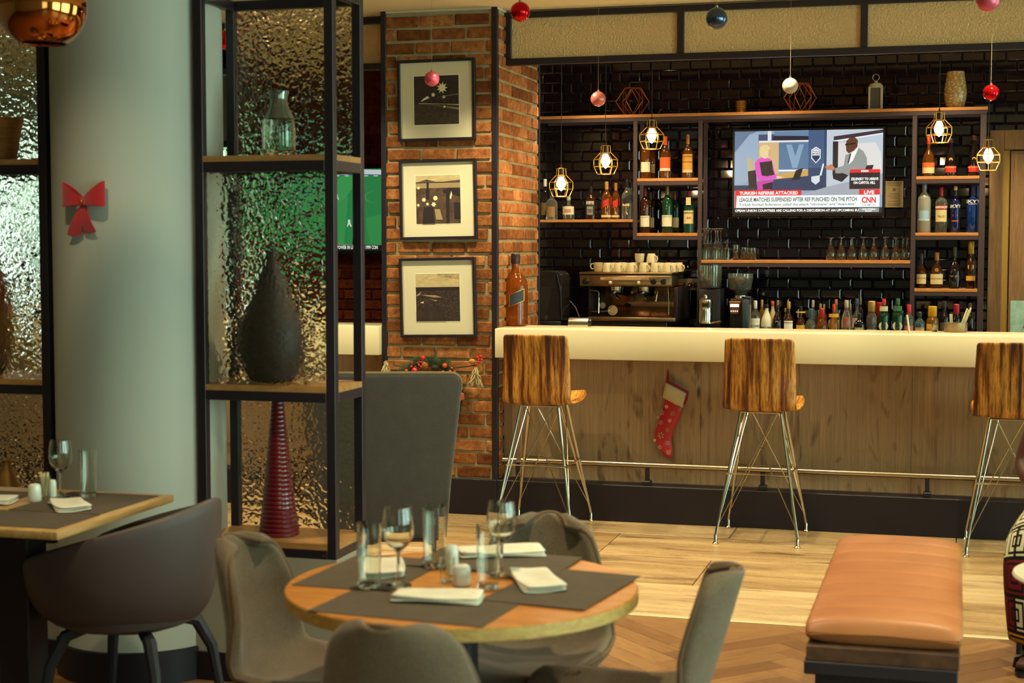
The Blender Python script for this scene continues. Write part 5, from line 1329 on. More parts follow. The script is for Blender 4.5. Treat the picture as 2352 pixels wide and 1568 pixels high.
bottle('green whiskey bottle with arched cream label and red cap', gs, 1582, 438, 25, ZA[1], 10.47, 'std', G_GREEN, foil('#7a1a22'), .86, [(.22, .53, CR_, 2.1), (.66, .84, CR_, .9)], texts=[('JAMESON', .47, 1.3, .05, paper('#2a3020')), ('JJ', .36, .4, .05, REDT)])
gs = 'bottles on the top shelf of the right tower'
bottle('amber brandy bottle with red cap on the top right tower shelf', gs, 2129, 312, 29, ZR[0], 10.47, 'round', G_AMBER, foil('#b8281c', 0), .80, [(.08, .22, CR_, 2.4), (.22, .34, O_, 2.4)])
def seal(z, m, rr=.34):
    def ex(t, r, h): B().lathe([(0, 0), (r*rr, 0), (r*rr, .002), (0, .002)], 16, (0, -r*.86, h*z), 'y').obj('seal', m, t)
    return ex
bottle('dark cognac bottle with gold seal under the pendant on the right tower', gs, 2180, 318, 27, ZR[0], 10.47, 'champ', G_DARK, foil('#3a1a1a'), .88, [(.10, .27, R_, 2.2)], extra=seal(.44, GO_), texts=[('REMYMARTIN', .235, 1.5, .03, CR_)])
bottle('dark cognac bottle with gold seal at the right end of the top tower shelf', gs, 2233, 311, 27, ZR[0], 10.47, 'champ', G_DARK, foil('#3a1a1a'), .88, [(.10, .25, R_, 2.2)], extra=seal(.42, GO_), texts=[('REMYMARTIN', .215, 1.5, .03, CR_)])
gs = 'vodka bottles on the middle shelf of the right tower'
bottle('tall frosted vodka bottle on the middle right tower shelf', gs, 2121, 419, 30, ZR[1], 10.47, 'tall', G_FROST, foil('#6a7a8a', .2), .86, [(.24, .44, paper('#8aa4b8'), 1.6), (.24, .27, WT, 1.8)])
bottle('clear vodka bottle with red cap and cream shield label', gs, 2160, 430, 28, ZR[1], 10.47, 'tall', G_CLEAR, foil('#9a1c22', .2), .80, [(.52, .60, R_, 2.0), (.24, .50, CR_, 2.1)], texts=[('SMIRNOFF', .56, 1.35, .045, WT), ('No.21', .36, .6, .05, paper('#4a4a3a'))])
bottle('navy blue vodka bottle with orange slice and gold cap', gs, 2192, 427, 23, ZR[1], 10.47, 'skyy', G_NAVY, foil('#b89a5a', .7), .91, [(.24, .26, O_, 1.4)], extra=seal(.37, O_, .44), texts=[('SKYY', .565, 1.5, .07, WT)])
bottle('blue vodka bottle in front at the right of the middle tower shelf', gs, 2232, 425, 28, ZR[1], 10.46, 'skyy', G_BLUE, foil('#1c2a5a', .2), .76, [], capr=1.1, texts=[('SKYY', .655, 1.5, .07, WT), ('VODKA', .60, .9, .02, WT)])
bottle('blue vodka bottle half hidden at the right end of the middle tower shelf', gs, 2242, 426, 18, ZR[1], 10.60, 'skyy', G_NAVY, foil('#1c2a5a', .2), .76, [], capr=1.1, texts=[('Y', .64, .5, .06, WT)])
gs = 'cognac bottles on the lowest shelf of the right tower'
bottle('slim cognac bottle with cream label at the left of the lowest tower shelf', gs, 2117, 582, 24, ZR[2], 10.47, 'flask', G_BROWN, foil('#3a3430', .3), .80, [(.13, .41, CR_, 2.3)], texts=[('Hennessy', .29, 1.2, .05, paper('#6a5a34'))])
bottle('cognac bottle with framed cream label and copper neck', gs, 2152, 579, 31, ZR[2], 10.47, 'flask', G_BROWN, foil('#a06a34', .5), .77, [(.12, .40, CR_, 2.2)], extra=seal(.51, GO_, .3), texts=[('Hennessy', .27, 1.2, .05, paper('#6a5a34'))])
bottle('bulbous dark brown decanter bottle on the lowest tower shelf', gs, 2193, 567, 32, ZR[2], 10.47, 'round', G_DARK, foil('#4a4440', .5), .78, [], texts=[('V.S.', .30, .7, .05, paper('#8a7a58'))])
bottle('slender dark bottle with yellow disc and gold capsule', gs, 2230, 554, 23, ZR[2], 10.47, 'wine', G_BROWN, foil('#b08a3a', .6), .73, [(.17, .27, Y_, 2.2)], extra=seal(.46, Y_, .62))

gs = 'bottles standing along the back counter'; ZC = .970
def low(label, cx, top, w, shape, g, cap, capz=.80, labels=(), Y=10.22, **k): return bottle(label, gs, cx, top, w, ZC, Y, shape, g, cap, capz, labels, **k)
low('white rum bottle with red emblem on the back counter', 1736, 690, 24, 'std', G_CLEAR, foil('#c9c3b0', .1), .78, [(.05, .52, WT, 2.3)], texts=[('BACARDI', .31, 1.45, .055, paper('#2a2420'))], extra=seal(.44, REDT, .5))
low('gold-capped bottle behind the white rum bottle', 1751, 688, 18, 'std', G_GOLD, foil('#b58440', .5), .78, [], Y=10.34)
low('white coconut liqueur bottle with black cap on the back counter', 1762, 698, 26, 'cone', G_WHITE, foil('#241a1c'), .88, [], texts=[('MALIBU', .30, 1.3, .06, paper('#4a3828'))])
low('cream liqueur bottle with orange-red cap behind the white one', 1776, 691, 19, 'cone', G_CREAM, foil('#c4501e'), .86, [(.3, .5, paper('#9a8a58'), 1.2)], Y=10.34)
low('thin grey-capped bottle at the back behind the cream liqueur', 1788, 689, 12, 'std', G_CLEAR, foil('#8a8068', .3), .80, [], Y=10.44)
low('dark liqueur bottle with red script label and cream collar', 1787, 700, 24, 'cone', G_DARK, foil('#2a1a18'), .86, [(.05, .30, paper('#8a3a20'), 2.2)], extra=seal(.47, CR_, .3))
low('brown cream-liqueur bottle with gold cap and tassel cord', 1813, 692, 24, 'flask', G_BROWN, foil('#b8863c', .5), .80, [(.08, .47, WT, 1.9)], texts=[('AMARULA', .42, 1.0, .04, paper('#5a4030'))], extra=seal(.26, paper('#8a5a44'), .4))
low('small bottle with wooden cap half hidden behind the tassel bottle', 1805, 707, 13, 'std', G_DARK, foil('#8a6a34'), .86, [], Y=10.4)
low('dark bottle with yellow sunburst label on the back counter', 1841, 702, 22, 'flask', G_BROWN, foil('#241a18'), .84, [(.06, .40, Y_, 2.3), (.78, .83, Y_, 2.6)], texts=[('Kahlua', .24, 1.2, .06, REDT)])
low('clear squat bottle with blue-grey cap on the back counter', 1864, 709, 26, 'flask', G_CLEAR, foil('#3c5468', .1), .68, [(.08, .30, paper('#6a7478'), 1.8)], texts=[('OLMECA', .22, 1.2, .05, WT)])
low('tall bottle with pale cork behind the blue-capped one', 1869, 689, 17, 'std', G_CLEAR, foil('#a09476', .2), .80, [], Y=10.38)
low('golden squat bottle with red cap on the back counter', 1890, 708, 27, 'flask', G_AMBER, foil('#a82a22', .1), .68, [(.08, .30, paper('#b5502a'), 1.8)], texts=[('OLMECA', .22, 1.2, .05, CR_)])
low('gold-capped bottle behind the golden squat bottle', 1886, 697, 15, 'std', G_AMBER, foil('#a07a3a', .4), .82, [], Y=10.36)
low('bronze-capped bottle beside another behind the golden squat bottle', 1894, 698, 14, 'std', G_AMBER, foil('#8a7440', .4), .82, [], Y=10.44)
low('amber bottle with red and yellow neck on the back counter', 1917, 698, 23, 'round', G_GOLD, foil('#c43a1c'), .78, [(.62, .72, Y_, 2.6)])
low('pink-capped bottle behind the red and yellow neck', 1922, 687, 19, 'std', G_CLEAR, foil('#a85858', .1), .84, [(.2, .45, CR_, 1.8)], Y=10.38)
low('clear tall bottle with orange collar on the back counter', 1946, 689, 25, 'cone', G_CLEAR, foil('#a89c80', .4), .80, [(.04, .12, CR_, 1.8), (.10, .22, K_, 1.6)], extra=lambda t, r, h: B().lathe([(r*.42, h*.28), (r*.46, h*.30), (r*.46, h*.52), (r*.40, h*.55), (r*.36, h*.55)], 14).obj('collar', mat('orange_collar', '#c8481c', .5), t))
low('grey-capped bottle at the back right of the orange collar', 1955, 697, 13, 'std', G_CLEAR, foil('#8a8474', .4), .80, [], Y=10.44)
low('clear gin bottle with blue cap behind the herbal liqueur', 1970, 685, 24, 'flask', G_CLEAR, foil('#36506a'), .80, [(.25, .50, paper('#a89a84'), 2.0)], Y=10.36)
low('bottle with brass cap at the back behind the blue-capped gin', 1978, 682, 14, 'tall', G_DARK, foil('#a08a4c', .5), .80, [], Y=10.50)
low('square dark herbal liqueur bottle with green label', 1976, 719, 27, 'std', G_DARK, foil('#2a3a28'), .82, [(.06, .46, paper('#5a6a3a'), 1.7), (.09, .43, CR_, 1.4)], sq=1, extra=seal(.24, paper('#3a5a2a'), .5))
low('clear bitter bottle with gold cap and dark lettering', 2004, 691, 24, 'std', G_CLEAR, foil('#b8924e', .5), .72, [(.12, .26, paper('#8a9a98'), 2.0)], texts=[('CAMPARI', .36, 1.5, .07, NAVYT)])
low('red-capped bottle peeping out behind the bitter bottle', 1998, 694, 12, 'std', G_RED, foil('#9a2018'), .74, [], Y=10.42)
low('green vermouth bottle with red cap and round white label', 2032, 686, 26, 'std', G_GREEN, foil('#b02a22', .1), .84, [(.70, .82, W_, 1.6)], extra=seal(.33, W_, .84), texts=[('MARTINI', .33, 1.4, .045, K_)])
low('bottle with red capsule between the bitter and the vermouth', 2021, 694, 13, 'std', G_RED, foil('#9a1c1a'), .66, [], Y=10.42)
low('green vermouth bottle with green cap and round white label', 2064, 685, 27, 'std', G_GREEN, foil('#2a5a3a', .1), .84, [(.70, .82, paper('#3a6a48'), 1.6)], extra=seal(.33, W_, .84), texts=[('MARTINI', .33, 1.4, .045, K_)])
low('clear pink gin bottle with tall red cap', 2090, 699, 24, 'std', G_CLEAR, foil('#b02430', .1), .74, [(.10, .40, paper('#a86a58'), 2.0)])
low('small pale-blue gin bottle with cream label', 2115, 716, 26, 'std', G_PALEB, foil('#4a4a44', .5), .80, [(.06, .44, CR_, 1.8)], extra=seal(.20, NAVYT, .4), texts=[('BOMBAY', .40, .9, .04, REDT)])
low('bright yellow liqueur bottle with yellow cap', 2144, 703, 28, 'std', G_GOLD, foil('#d0981e', 0), .70, [(.12, .48, Y_, 2.4)], texts=[('BOLS', .30, .9, .07, paper('#8a4a1a'))])
low('dark wine bottle behind the steel straw tin', 2171, 691, 24, 'wine', G_DARK, foil('#2a1e20', .1), .80, [(.15, .45, paper('#5a4a3a'), 1.8)], Y=10.28)
low('wine bottle with red capsule behind the steel straw tin', 2199, 698, 21, 'wine', G_DARK, foil('#a8182a', .1), .72, [(.15, .42, CR_, 1.8)], Y=10.28)
low('dark wine bottle with brown capsule at the right end of the back counter', 2230, 696, 20, 'wine', G_DARK, foil('#3a2a28', .1), .78, [(.04, .14, W_, 2.2)], Y=10.28)

# giant bottle on the bar top
ZB_ = 1.0905; YG = 8.93
t = bottle('giant amber whisky bottle with slanted dark label on the bar top by the brick pier', None, 1184, 582, 56, ZB_, YG, 'std', G_AMBER, foil('#2a2020', .2), .86, [], sq=1, extra=None)
def gb(t):
    q = at(1184, 600, Y=YG); r = (at(1212, 600, Y=YG).x-at(1156, 600, Y=YG).x)/2; h = at(1184, 582, Y=YG).z-ZB_
    for (k, m, d) in ((1.0, GO_, 0.), (.9, paper('#222a36'), .0008)):
        def fn(u, v):
            a = .38+(u-.5)*1.15*k; rr = r*(1.10+d*12)
            return (rr*math.sin(a), -rr*math.cos(a), h*(.39+.085*(2*v-1)*k)+math.sin(a-.3)*r*.45)
        B().grid(fn, 9, 3).obj('slanted_label', m, t)
    B().tube([(r*.30, -r*.18, h*.84), (r*.42, -r*.3, h*.75), (r*.62, -r*.42, h*.64), (r*.55, -r*.5, h*.61), (r*.4, -r*.35, h*.70)], .0018, 6).obj('gold_cord', GO_, t)
gb(t)

# ------------------------------------------------------------------ glassware on the middle shelf
BARG = mat('bar_glass', '#efe9d8', .0, 0, 1.0, 1.46)
def inverted(label, px, toppx, rpx, footpx, Y, kind, group):
    q = at(px, 597, Y=Y); h = at(px, toppx, Y=Y).z-ZM; r = (at(px+rpx, 597, Y=Y).x-q.x); f = (at(px+footpx, 597, Y=Y).x-q.x)
    t = thing('stem_glass', label, 'stem glass', (q.x, Y, ZM), 0, group)
    if kind == 'balloon': bowl = [(r*.80, 0), (r*.95, h*.12), (r, h*.24), (r*.92, h*.38), (r*.60, h*.54), (r*.28, h*.66), (.005, h*.74)]
    elif kind == 'flute': bowl = [(r*.95, 0), (r, h*.12), (r*.95, h*.34), (r*.6, h*.50), (.005, h*.57)]
    else: bowl = [(r*1.0, 0), (r*.98, h*.30), (r*.8, h*.66), (.005, h*.80)]
    inn = [(max(a-.0016, .0005), b_) for a, b_ in bowl[:-1]]+[(0, bowl[-1][1]-.006)]
    B().lathe(list(reversed(inn))+bowl, 22).obj('bowl', BARG, t)
    B().lathe([(.0045, bowl[-1][1]-.0006), (.0042, h*.90), (.010, h*.95), (f, h*.985), (f, h), (0, h)], 20).obj('stem', BARG, t)
    return t
g = 'upturned flutes on the middle shelf'
for k, px in enumerate((1619, 1626, 1633, 1643, 1649, 1655)):
    inverted('upturned champagne flute, %s from the left tower' % ('first', 'second', 'third', 'fourth', 'fifth', 'sixth')[k], px, 524, 7.5, 8.5, 10.46+.055*(k % 3), 'flute', g)
inverted('short upturned liqueur glass beside the champagne flutes', 1669, 556, 9, 10, 10.47, 'short', 'small glasses on the middle shelf')
for (px, tp, r_, lb) in ((1690, 562, 8, 'taller bar tumbler right of the upturned flutes'), (1707, 568, 8, 'short bar tumbler third from the right end of its row'), (1719, 569, 7.5, 'short bar tumbler second from the right end of its row'), (1730, 569, 7.5, 'short bar tumbler at the right end of its row')):
    q = at(px, 597, Y=10.48); tumbler(lb, q.x, 10.48+.03*(px % 2), ZM, at(px, tp, Y=10.48).z-ZM, at(px+r_, 597, Y=10.48).x-q.x, 'small glasses on the middle shelf', BARG)
g = 'upturned balloon glasses on the middle shelf'; on_ = ('first', 'second', 'third', 'fourth', 'fifth', 'sixth', 'seventh', 'eighth', 'ninth')
for k, px in enumerate((1908, 1931.6, 1956.7, 1982.6, 2006.6, 2032.5, 2057, 2073, 2083)):
    inverted('upturned balloon glass, %s in the row under the television' % on_[k], px, 545-(1 if k % 2 else 0), 11.5 if k < 7 else 9, 10, 10.47+(0 if k < 7 else .08), 'balloon', g)
# ------------------------------------------------------------------ coffee machine and appliances on the back counter
MS = mat('machine_steel', '#a08a68', .25, .95); MD = mat('machine_dark', '#2a2023', .35, .3); KN = mat('black_knob', '#15101a', .25)
YF = 10.10
def mx(px, Y=YF): return at(px, 680, Y=Y).x
def mz(py, px=1440, Y=YF): return at(px, py, Y=Y).z
cxm = mx(1437)
t = thing('espresso_machine', 'two-group steel espresso machine with cups on top on the back counter', 'espresso machine', (cxm, YF, ZC))
def pb(nm, a, c, y0, y1, pz0, pz1, m, r=.004, seg=2): return B().bev(mx(a)-cxm, mx(c)-cxm, y0, y1, mz(pz1)-ZC, mz(pz0)-ZC, r, seg).obj(nm, m, t)
up = pb('upper_body', 1331, 1543, 0, .46, 632, 658, MS, .006)
pb('cup_rail', 1330, 1544, -.006, .47, 625, 631, MS, .006)
pb('back_panel', 1344, 1553, .24, .45, 659, 731, mat('machine_mirror', '#6a5440', .12, .95))
pb('side_panel', 1546, 1556, .02, .45, 659, 735, MD); pb('side_panel', 1343, 1349, .10, .45, 659, 731, MD)
pb('drip_tray', 1352, 1553, -.02, .25, 728, 738, MS, .005)
B().bev(mx(1350)-cxm, mx(1532)-cxm, .0, .44, .03, mz(738)-ZC, .004, 1).obj('base', MD, t)
for a in (1360, 1520):
    for y in (.05, .4): B().lathe([(0, 0), (.018, 0), (.02, .03), (0, .03)], 14, (mx(a)-cxm, y, 0)).obj('foot', KN, t)
pb('badge', 1379, 1490, -.0035, -.0005, 637, 643, mat('badge_cream', '#b89a6c', .4), .001, 1)
lettering('CASADIO', mat('badge_red', '#7a3a24', .5), t, (mx(1398)-cxm, -.0042, mz(640)-ZC), w=mx(1408)-mx(1388), h=.010, bold=.03)
lettering('undici', MATS['badge_red'], t, (mx(1480)-cxm, -.0042, mz(640)-ZC), w=mx(1488)-mx(1472), h=.010, bold=.02)
for px in (1345, 1501, 1524): B().lathe([(0, 0), (.020, 0), (.020, .012), (.014, .03), (0, .032)], 18, (mx(px)-cxm, 0, mz(646)-ZC), 'y').obj('knob', KN, t)
for px in (1402, 1467): B().lathe([(0, 0), (.011, 0), (.011, .010), (.006, .014), (0, .014)], 14, (mx(px)-cxm, 0, mz(649)-ZC), 'y').obj('switch', mat('switch_cream', '#c8b890', .4), t)
for px in (1409, 1474):
    x = mx(px)-cxm
    B().lathe([(0, mz(668)-ZC), (.044, mz(668)-ZC), (.046, mz(659)-ZC), (0, mz(659)-ZC)], 24, (x, .10, 0)).obj('group_head', CHROME, t)
    B().lathe([(0, mz(678)-ZC), (.030, mz(678)-ZC), (.047, mz(672)-ZC), (.047, mz(668.5)-ZC), (0, mz(668.5)-ZC)], 24, (x, .10, 0)).obj('filter_ring', KN, t)
    B().tube([(x, .07, mz(672)-ZC), (x+.01, -.02, mz(673)-ZC), (x+.015, -.10, mz(676)-ZC)], [.010, .011, .013], 10).obj('filter_handle', KN, t)
    B().tube([(x, .10, mz(678)-ZC), (x+.008, .08, mz(684)-ZC), (x+.022, .075, mz(688)-ZC)], .006, 8).obj('spout', CHROME, t)
B().tube([(mx(1350)-cxm, .06, mz(660)-ZC), (mx(1353)-cxm, .03, mz(667)-ZC), (mx(1372)-cxm, .02, mz(669)-ZC), (mx(1374)-cxm, .02, mz(674)-ZC), (mx(1374)-cxm, .01, mz(720)-ZC)], .0045, 8).obj('steam_wand', CHROME, t)
B().tube([(mx(1510)-cxm, .05, mz(660)-ZC), (mx(1508)-cxm, .02, mz(675)-ZC), (mx(1506)-cxm, .01, mz(692)-ZC)], [.005, .005, .009], 8).obj('steam_wand', CHROME, t)
B().tube([(mx(1531)-cxm, .05, mz(660)-ZC), (mx(1534)-cxm, .03, mz(690)-ZC), (mx(1535)-cxm, .02, mz(722)-ZC)], .0035, 8).obj('water_spout', CHROME, t)
B().lathe([(0, 0), (.020, 0), (.022, .004), (.018, .008), (0, .008)], 20, (mx(1366)-cxm, .238, mz(705)-ZC), 'y').obj('pressure_gauge', mat('gauge_face', '#b5a88a', .3), t)
B().lathe([(0, 0), (.030, 0), (.033, .01), (.033, .03), (.026, .03), (.024, .012), (0, .012)], 24, (mx(1406)-cxm, .05, mz(713)-ZC), 'y').obj('spare_filter', CHROME, t)
B().tube([(mx(1398)-cxm, .06, mz(715)-ZC), (mx(1385)-cxm, .06, mz(717)-ZC), (mx(1354)-cxm, .06, mz(718)-ZC)], [.007, .010, .013], 10).obj('spare_filter_handle', KN, t)
# cups
CUPM = mat('cream_china', '#c4b48c', .25, coat=.3)
cz = mz(624.6)
def cup_mesh():
    r, h = .033, .060
    a = B().lathe([(0, 0), (r*.7, 0), (r*.74, .003), (r*.92, h*.4), (r, h), (r-.003, h), (r*.86, h*.4), (r*.6, .006), (0, .006)], 20).mesh('cup_body', CUPM)
    hd = B().tube([(r*.95, 0, h*.85), (r*1.35, 0, h*.86), (r*1.6, 0, h*.62), (r*1.45, 0, h*.34), (r*.9, 0, h*.25)], .0042, 8).mesh('cup_handle', CUPM)
    return a, hd
ca, ch = cup_mesh()
def cup(label, px, Y, z, flip, rz):
    t = thing('coffee_cup', label, 'cup', (at(px, 620, Y=Y).x, Y, z), rz, 'coffee cups on the espresso machine')
    for nm, me in (('cup_body', ca), ('handle', ch)):
        o = link(nm, me, t)
        if flip: o.location = (0, 0, .060); o.rotation_euler = (PI, 0, 0)
    return t
lab = ('at the left end', 'second from the left', 'third from the left', 'fourth from the left', 'fifth from the left', 'at the right end')
for k, px in enumerate((1395, 1420, 1450, 1479, 1505, 1533)):
    cup('cream coffee cup %s of the front row on the machine' % lab[k], px, YF+.06, cz, True, R(-35))
for k, px in enumerate((1409, 1434, 1464, 1492, 1519, 1546)):
    cup('cream coffee cup %s of the middle row on the machine' % lab[k], px, YF+.15, cz, True, R(-35))
for k, px in enumerate((1428, 1456, 1484, 1511, 1537, 1559)):
    cup('cream coffee cup %s of the rear row on the machine' % lab[k], px, YF+.26, cz, True, R(-35))
cup('cream cup standing on top of the others, left of a second one', 1469, YF+.105, cz+.0605, False, R(120))
cup('cream upturned cup stacked on the others towards the right', 1496, YF+.105, cz+.0605, True, R(-30))
cup('single pale cup standing apart at the left on the machine', 1374, YF+.16, cz, False, R(180))
# blender with smoked hood
SMK = mat('smoked_plastic', '#8a7c74', .08, 0, .92, 1.2); BLK = mat('appliance_black', '#1a151a', .35)
xb = at(1250, 700, Y=10.25).x; hb = at(1250, 621, Y=10.25).z-ZC; wb = (at(1297, 700, Y=10.25).x-at(1203, 700, Y=10.25).x)/2
t = thing('blender', 'bar blender under a smoked plastic hood beside the giant bottle', 'blender', (xb, 10.25, ZC))
B().bev(-wb, wb, -.10, .15, 0, .09, .01, 2).obj('motor_base', BLK, t)
o = B().grid(lambda u, v: ((-wb+.002) if u < .001 else 0, 0, 0), 2, 2)
hood = []
for k in range(13):
    a = PI/2*k/12; hood.append((wb-.05+.05*math.sin(a), hb-.05+.05*math.cos(a)))
poly = [(-wb, .092), (-wb, hb-.01), (-wb+.01, hb)]+hood+[(wb, .092)]
inner = [(x*.97, min(z, hb-.006) if z > .1 else z) for x, z in poly]
bb = bevprism(dedupe([(-wb, .092), (-wb, hb-.01), (-wb+.01, hb)]+hood+[(wb, .092)]), -.095, .14, .004, 1); bb.obj('hood', SMK, t, True, 40)
B().lathe([(0, .10), (.045, .10), (.050, .12), (.058, .22), (.070, .30), (.066, .30), (.054, .22), (.045, .125), (0, .12)], 24, (-.02, 0, 0)).obj('jar', G_CLEAR, t)
B().lathe([(0, .301), (.071, .301), (.071, .318), (.03, .325), (0, .325)], 24, (-.02, 0, 0)).obj('jar_lid', BLK, t)
B().tube([(wb+.005, -.10, .10), (wb-.004, -.10, hb*.7), (wb-.03, -.10, hb-.02)], .006, 8).obj('hood_arm', BLK, t)
# power cable
tag(B().tube([at(1298, 690, Y=10.42), at(1310, 692, Y=10.44), at(1322, 706, Y=10.42), at(1330, 726, Y=10.40), Vector((at(1334, 740, Y=10.38).x, 10.38, .925))], .0045, 8).obj('power_cable', mat('grey_cable', '#6a5a4c', .5), None), 'grey power cable curving between the blender and the espresso machine', 'cable')
# steel napkin dispenser on the bar top
xa, xc = at(1309, 740, Y=8.965).x, at(1354, 740, Y=8.965).x; hn = at(1330, 729, Y=8.965).z-1.0905
t = thing('napkin_dispenser', 'small curved steel napkin dispenser on the bar top', 'dispenser', ((xa+xc)/2, 8.97, 1.0905)); wn = (xc-xa)/2
sec = [(-.05, 0)]+[(-.05+.02*(1-math.cos(a)), hn-.02+.02*math.sin(a)) for a in [R(90*i/5) for i in range(6)]]+[(.05, hn)]
sec = [(-.05, 0), (-.052, hn*.3), (-.046, hn*.7), (-.030, hn*.95), (0, hn), (.04, hn), (.045, 0)]
vs = [(x, y, z) for x in (-wn, wn) for (y, z) in sec]; n_ = len(sec)
B().add(vs, [tuple(range(n_)), tuple(reversed(range(n_, 2*n_)))]+[(i, i+1, n_+i+1, n_+i) for i in range(n_-1)]).obj('cover', CHROME, t, True, 40)
B().lathe([(0, 0), (.016, 0), (.016, .010), (0, .010)], 16, (wn+.0, -.0, hn*.5), 'x').obj('end_knob', KN, t)
# grinders
YG2 = 10.20
def gx(px): return at(px, 680, Y=YG2).x
def gz(py): return at(1650, py, Y=YG2).z-ZC
BEAN = mat('coffee_beans', '#3a1c12', .5)
def _be():
    n, l, b = nt(BEAN); v = coords(BEAN, 'Object'); vo = n.new('ShaderNodeTexVoronoi'); vo.inputs['Scale'].default_value = 110; l.new(v, vo.inputs['Vector'])
    setc(BEAN, ramp(BEAN, vo.outputs['Distance'], [(.1, '#5a3020'), (.6, '#1c0c08')])); bump(BEAN, vo.outputs['Distance'], .8, .006)
_be()
c = gx(1630)
t = thing('coffee_grinder', 'black coffee grinder with tall clear canister and chrome doser', 'coffee grinder', (c, YG2, ZC)); rc = (gx(1656)-gx(1605))/2
B().bev(-.075, .075, -.02, .16, 0, gz(663), .01, 2).obj('body', BLK, t)
B().lathe([(0, gz(661)), (rc*.96, gz(661)), (rc, gz(658)), (rc, gz(609)), (rc-.002, gz(609)), (rc-.002, gz(658)), (0, gz(659.5))], 30, (0, .03, 0)).obj('canister', G_CLEAR, t)
B().lathe([(0, gz(658.8)), (rc-.004, gz(658.8)), (rc-.004, gz(644)), (0, gz(641))], 28, (0, .03, 0)).obj('beans', BEAN, t)
B().lathe([(0, gz(608.8)), (rc*1.02, gz(608.8)), (rc*1.02, gz(606)), (0, gz(605))], 28, (0, .03, 0)).obj('canister_lid', BLK, t)
rd = (gx(1641)-gx(1607))/2; xd = gx(1624)-c
B().lathe([(0, gz(741)), (rd, gz(741)), (rd, gz(717)), (rd*.96, gz(714)), (rd*.96, gz(700)), (rd, gz(698)), (rd, gz(687)), (rd*.7, gz(684)), (0, gz(684))], 28, (xd, -.07, 0)).obj('doser', CHROME, t)
B().lathe([(0, gz(684)), (.016, gz(684)), (.014, gz(678)), (.008, gz(676)), (.010, gz(672)), (0, gz(671))], 16, (xd, -.07, 0)).obj('doser_knob', CHROME, t)
B().tube([(xd+rd*.7, -.09, gz(742)), (gx(1662)-c, -.11, gz(736))], [.006, .011], 10).obj('lever', CHROME, t)
c = gx(1699)
t = thing('hopper_grinder', 'black coffee grinder with bean-filled bowl hopper and lit display', 'coffee grinder', (c, YG2, ZC)); rh = (gx(1728)-gx(1670))/2
B().bev(-.06, .075, -.03, .14, 0, gz(684), .012, 2).obj('body', BLK, t)
B().bev(.03, .072, -.10, .0, .02, gz(686), .010, 2).obj('side_arm', mat('grinder_grey', '#3c4a50', .3, .3), t)
hp = [(.03, gz(676)), (.042, gz(672)), (.070, gz(664)), (rh*.93, gz(650)), (rh, gz(636)), (rh*1.0, gz(628))]
B().lathe([(0, gz(677))]+hp+[(a-.002, b_) for a, b_ in reversed(hp)]+[(0, gz(675))], 30, (0, .03, 0)).obj('hopper', G_CLEAR, t)
B().lathe([(0, gz(674.5)), (.037, gz(672)), (.064, gz(664)), (rh*.87, gz(650)), (rh*.93, gz(638)), (rh*.5, gz(635)), (0, gz(634))], 28, (0, .03, 0)).obj('beans', BEAN, t)
B().lathe([(0, gz(684)), (.045, gz(684)), (.045, gz(678)), (.032, gz(676.5)), (0, gz(676.5))], 24, (0, .03, 0)).obj('hopper_neck', CHROME, t)
pn_ = [(gx(1677)-c, gz(691)), (gx(1704)-c, gz(691)), (gx(1700)-c, gz(717)), (gx(1697)-c, gz(720)), (gx(1683)-c, gz(720)), (gx(1680)-c, gz(717))]
bevprism(list(reversed(pn_)), -.055, -.031, .003, 1).obj('control_panel', mat('panel_bronze', '#8a5a2c', .35, .5), t)
B().box(gx(1680)-c, gx(1700)-c, -.0575, -.0555, gz(703.5), gz(697)).obj('display', scr('#dfe6f0', 1.6), t, False)
for k in range(4): B().ball((gx(1682.5+4.6*k)-c, -.056, gz(713)), .0042, 10, 6, (.9, .5, 1.3)).obj('button', scr('#e8eef4', 1.3), t)
q = gx(1718.5); t = thing('steel_canister', 'upright brushed steel box between the grinder and the rum bottle', 'canister', (q, YG2-.02, ZC)); hs = at(1718, 698, Y=YG2).z-ZC
B().bev(-.022, .022, -.03, .03, 0, hs, .003, 1).obj('body', mat('dull_steel', '#857258', .4, .7), t)
B().bev(-.023, .023, -.031, .031, hs, hs+.05, .003, 1).obj('lid', BLK, t)
# socket and plugs
s0, s1 = at(1562, 640, Y=10.705), at(1601, 666, Y=10.705)
t = thing('wall_socket', 'double wall socket with black plugs on the tiles by the grinder', 'socket', ((s0.x+s1.x)/2, 10.709, (s0.z+s1.z)/2)); sw, sh_ = (s1.x-s0.x)/2, (s0.z-s1.z)/2
B().bev(-sw, sw, -.008, 0, -sh_, sh_, .002, 1).obj('plate', mat('socket_beige', '#8f7a5a', .5), t)
for k, x in enumerate((-.035, .012, .055)):
    B().lathe([(0, 0), (.017, 0), (.017, .016), (.010, .032), (0, .034)], 16, (x, -.008, -.005), 'y').obj('plug', BLK, t)
    B().tube([(x, -.03, -.008), (x+.01, -.045, -.05), (x+.02*(k-1), -.03, -.14), (x+.01*(k-1), -.02, -.25)], .0035, 6).obj('plug_lead', BLK, t)
B().ball((.012, -.042, -.004), .0028, 8, 6).obj('red_light', mat('red_pilot', '#ff2010', .4, emit=(1, .05, .02), estr=5), t)
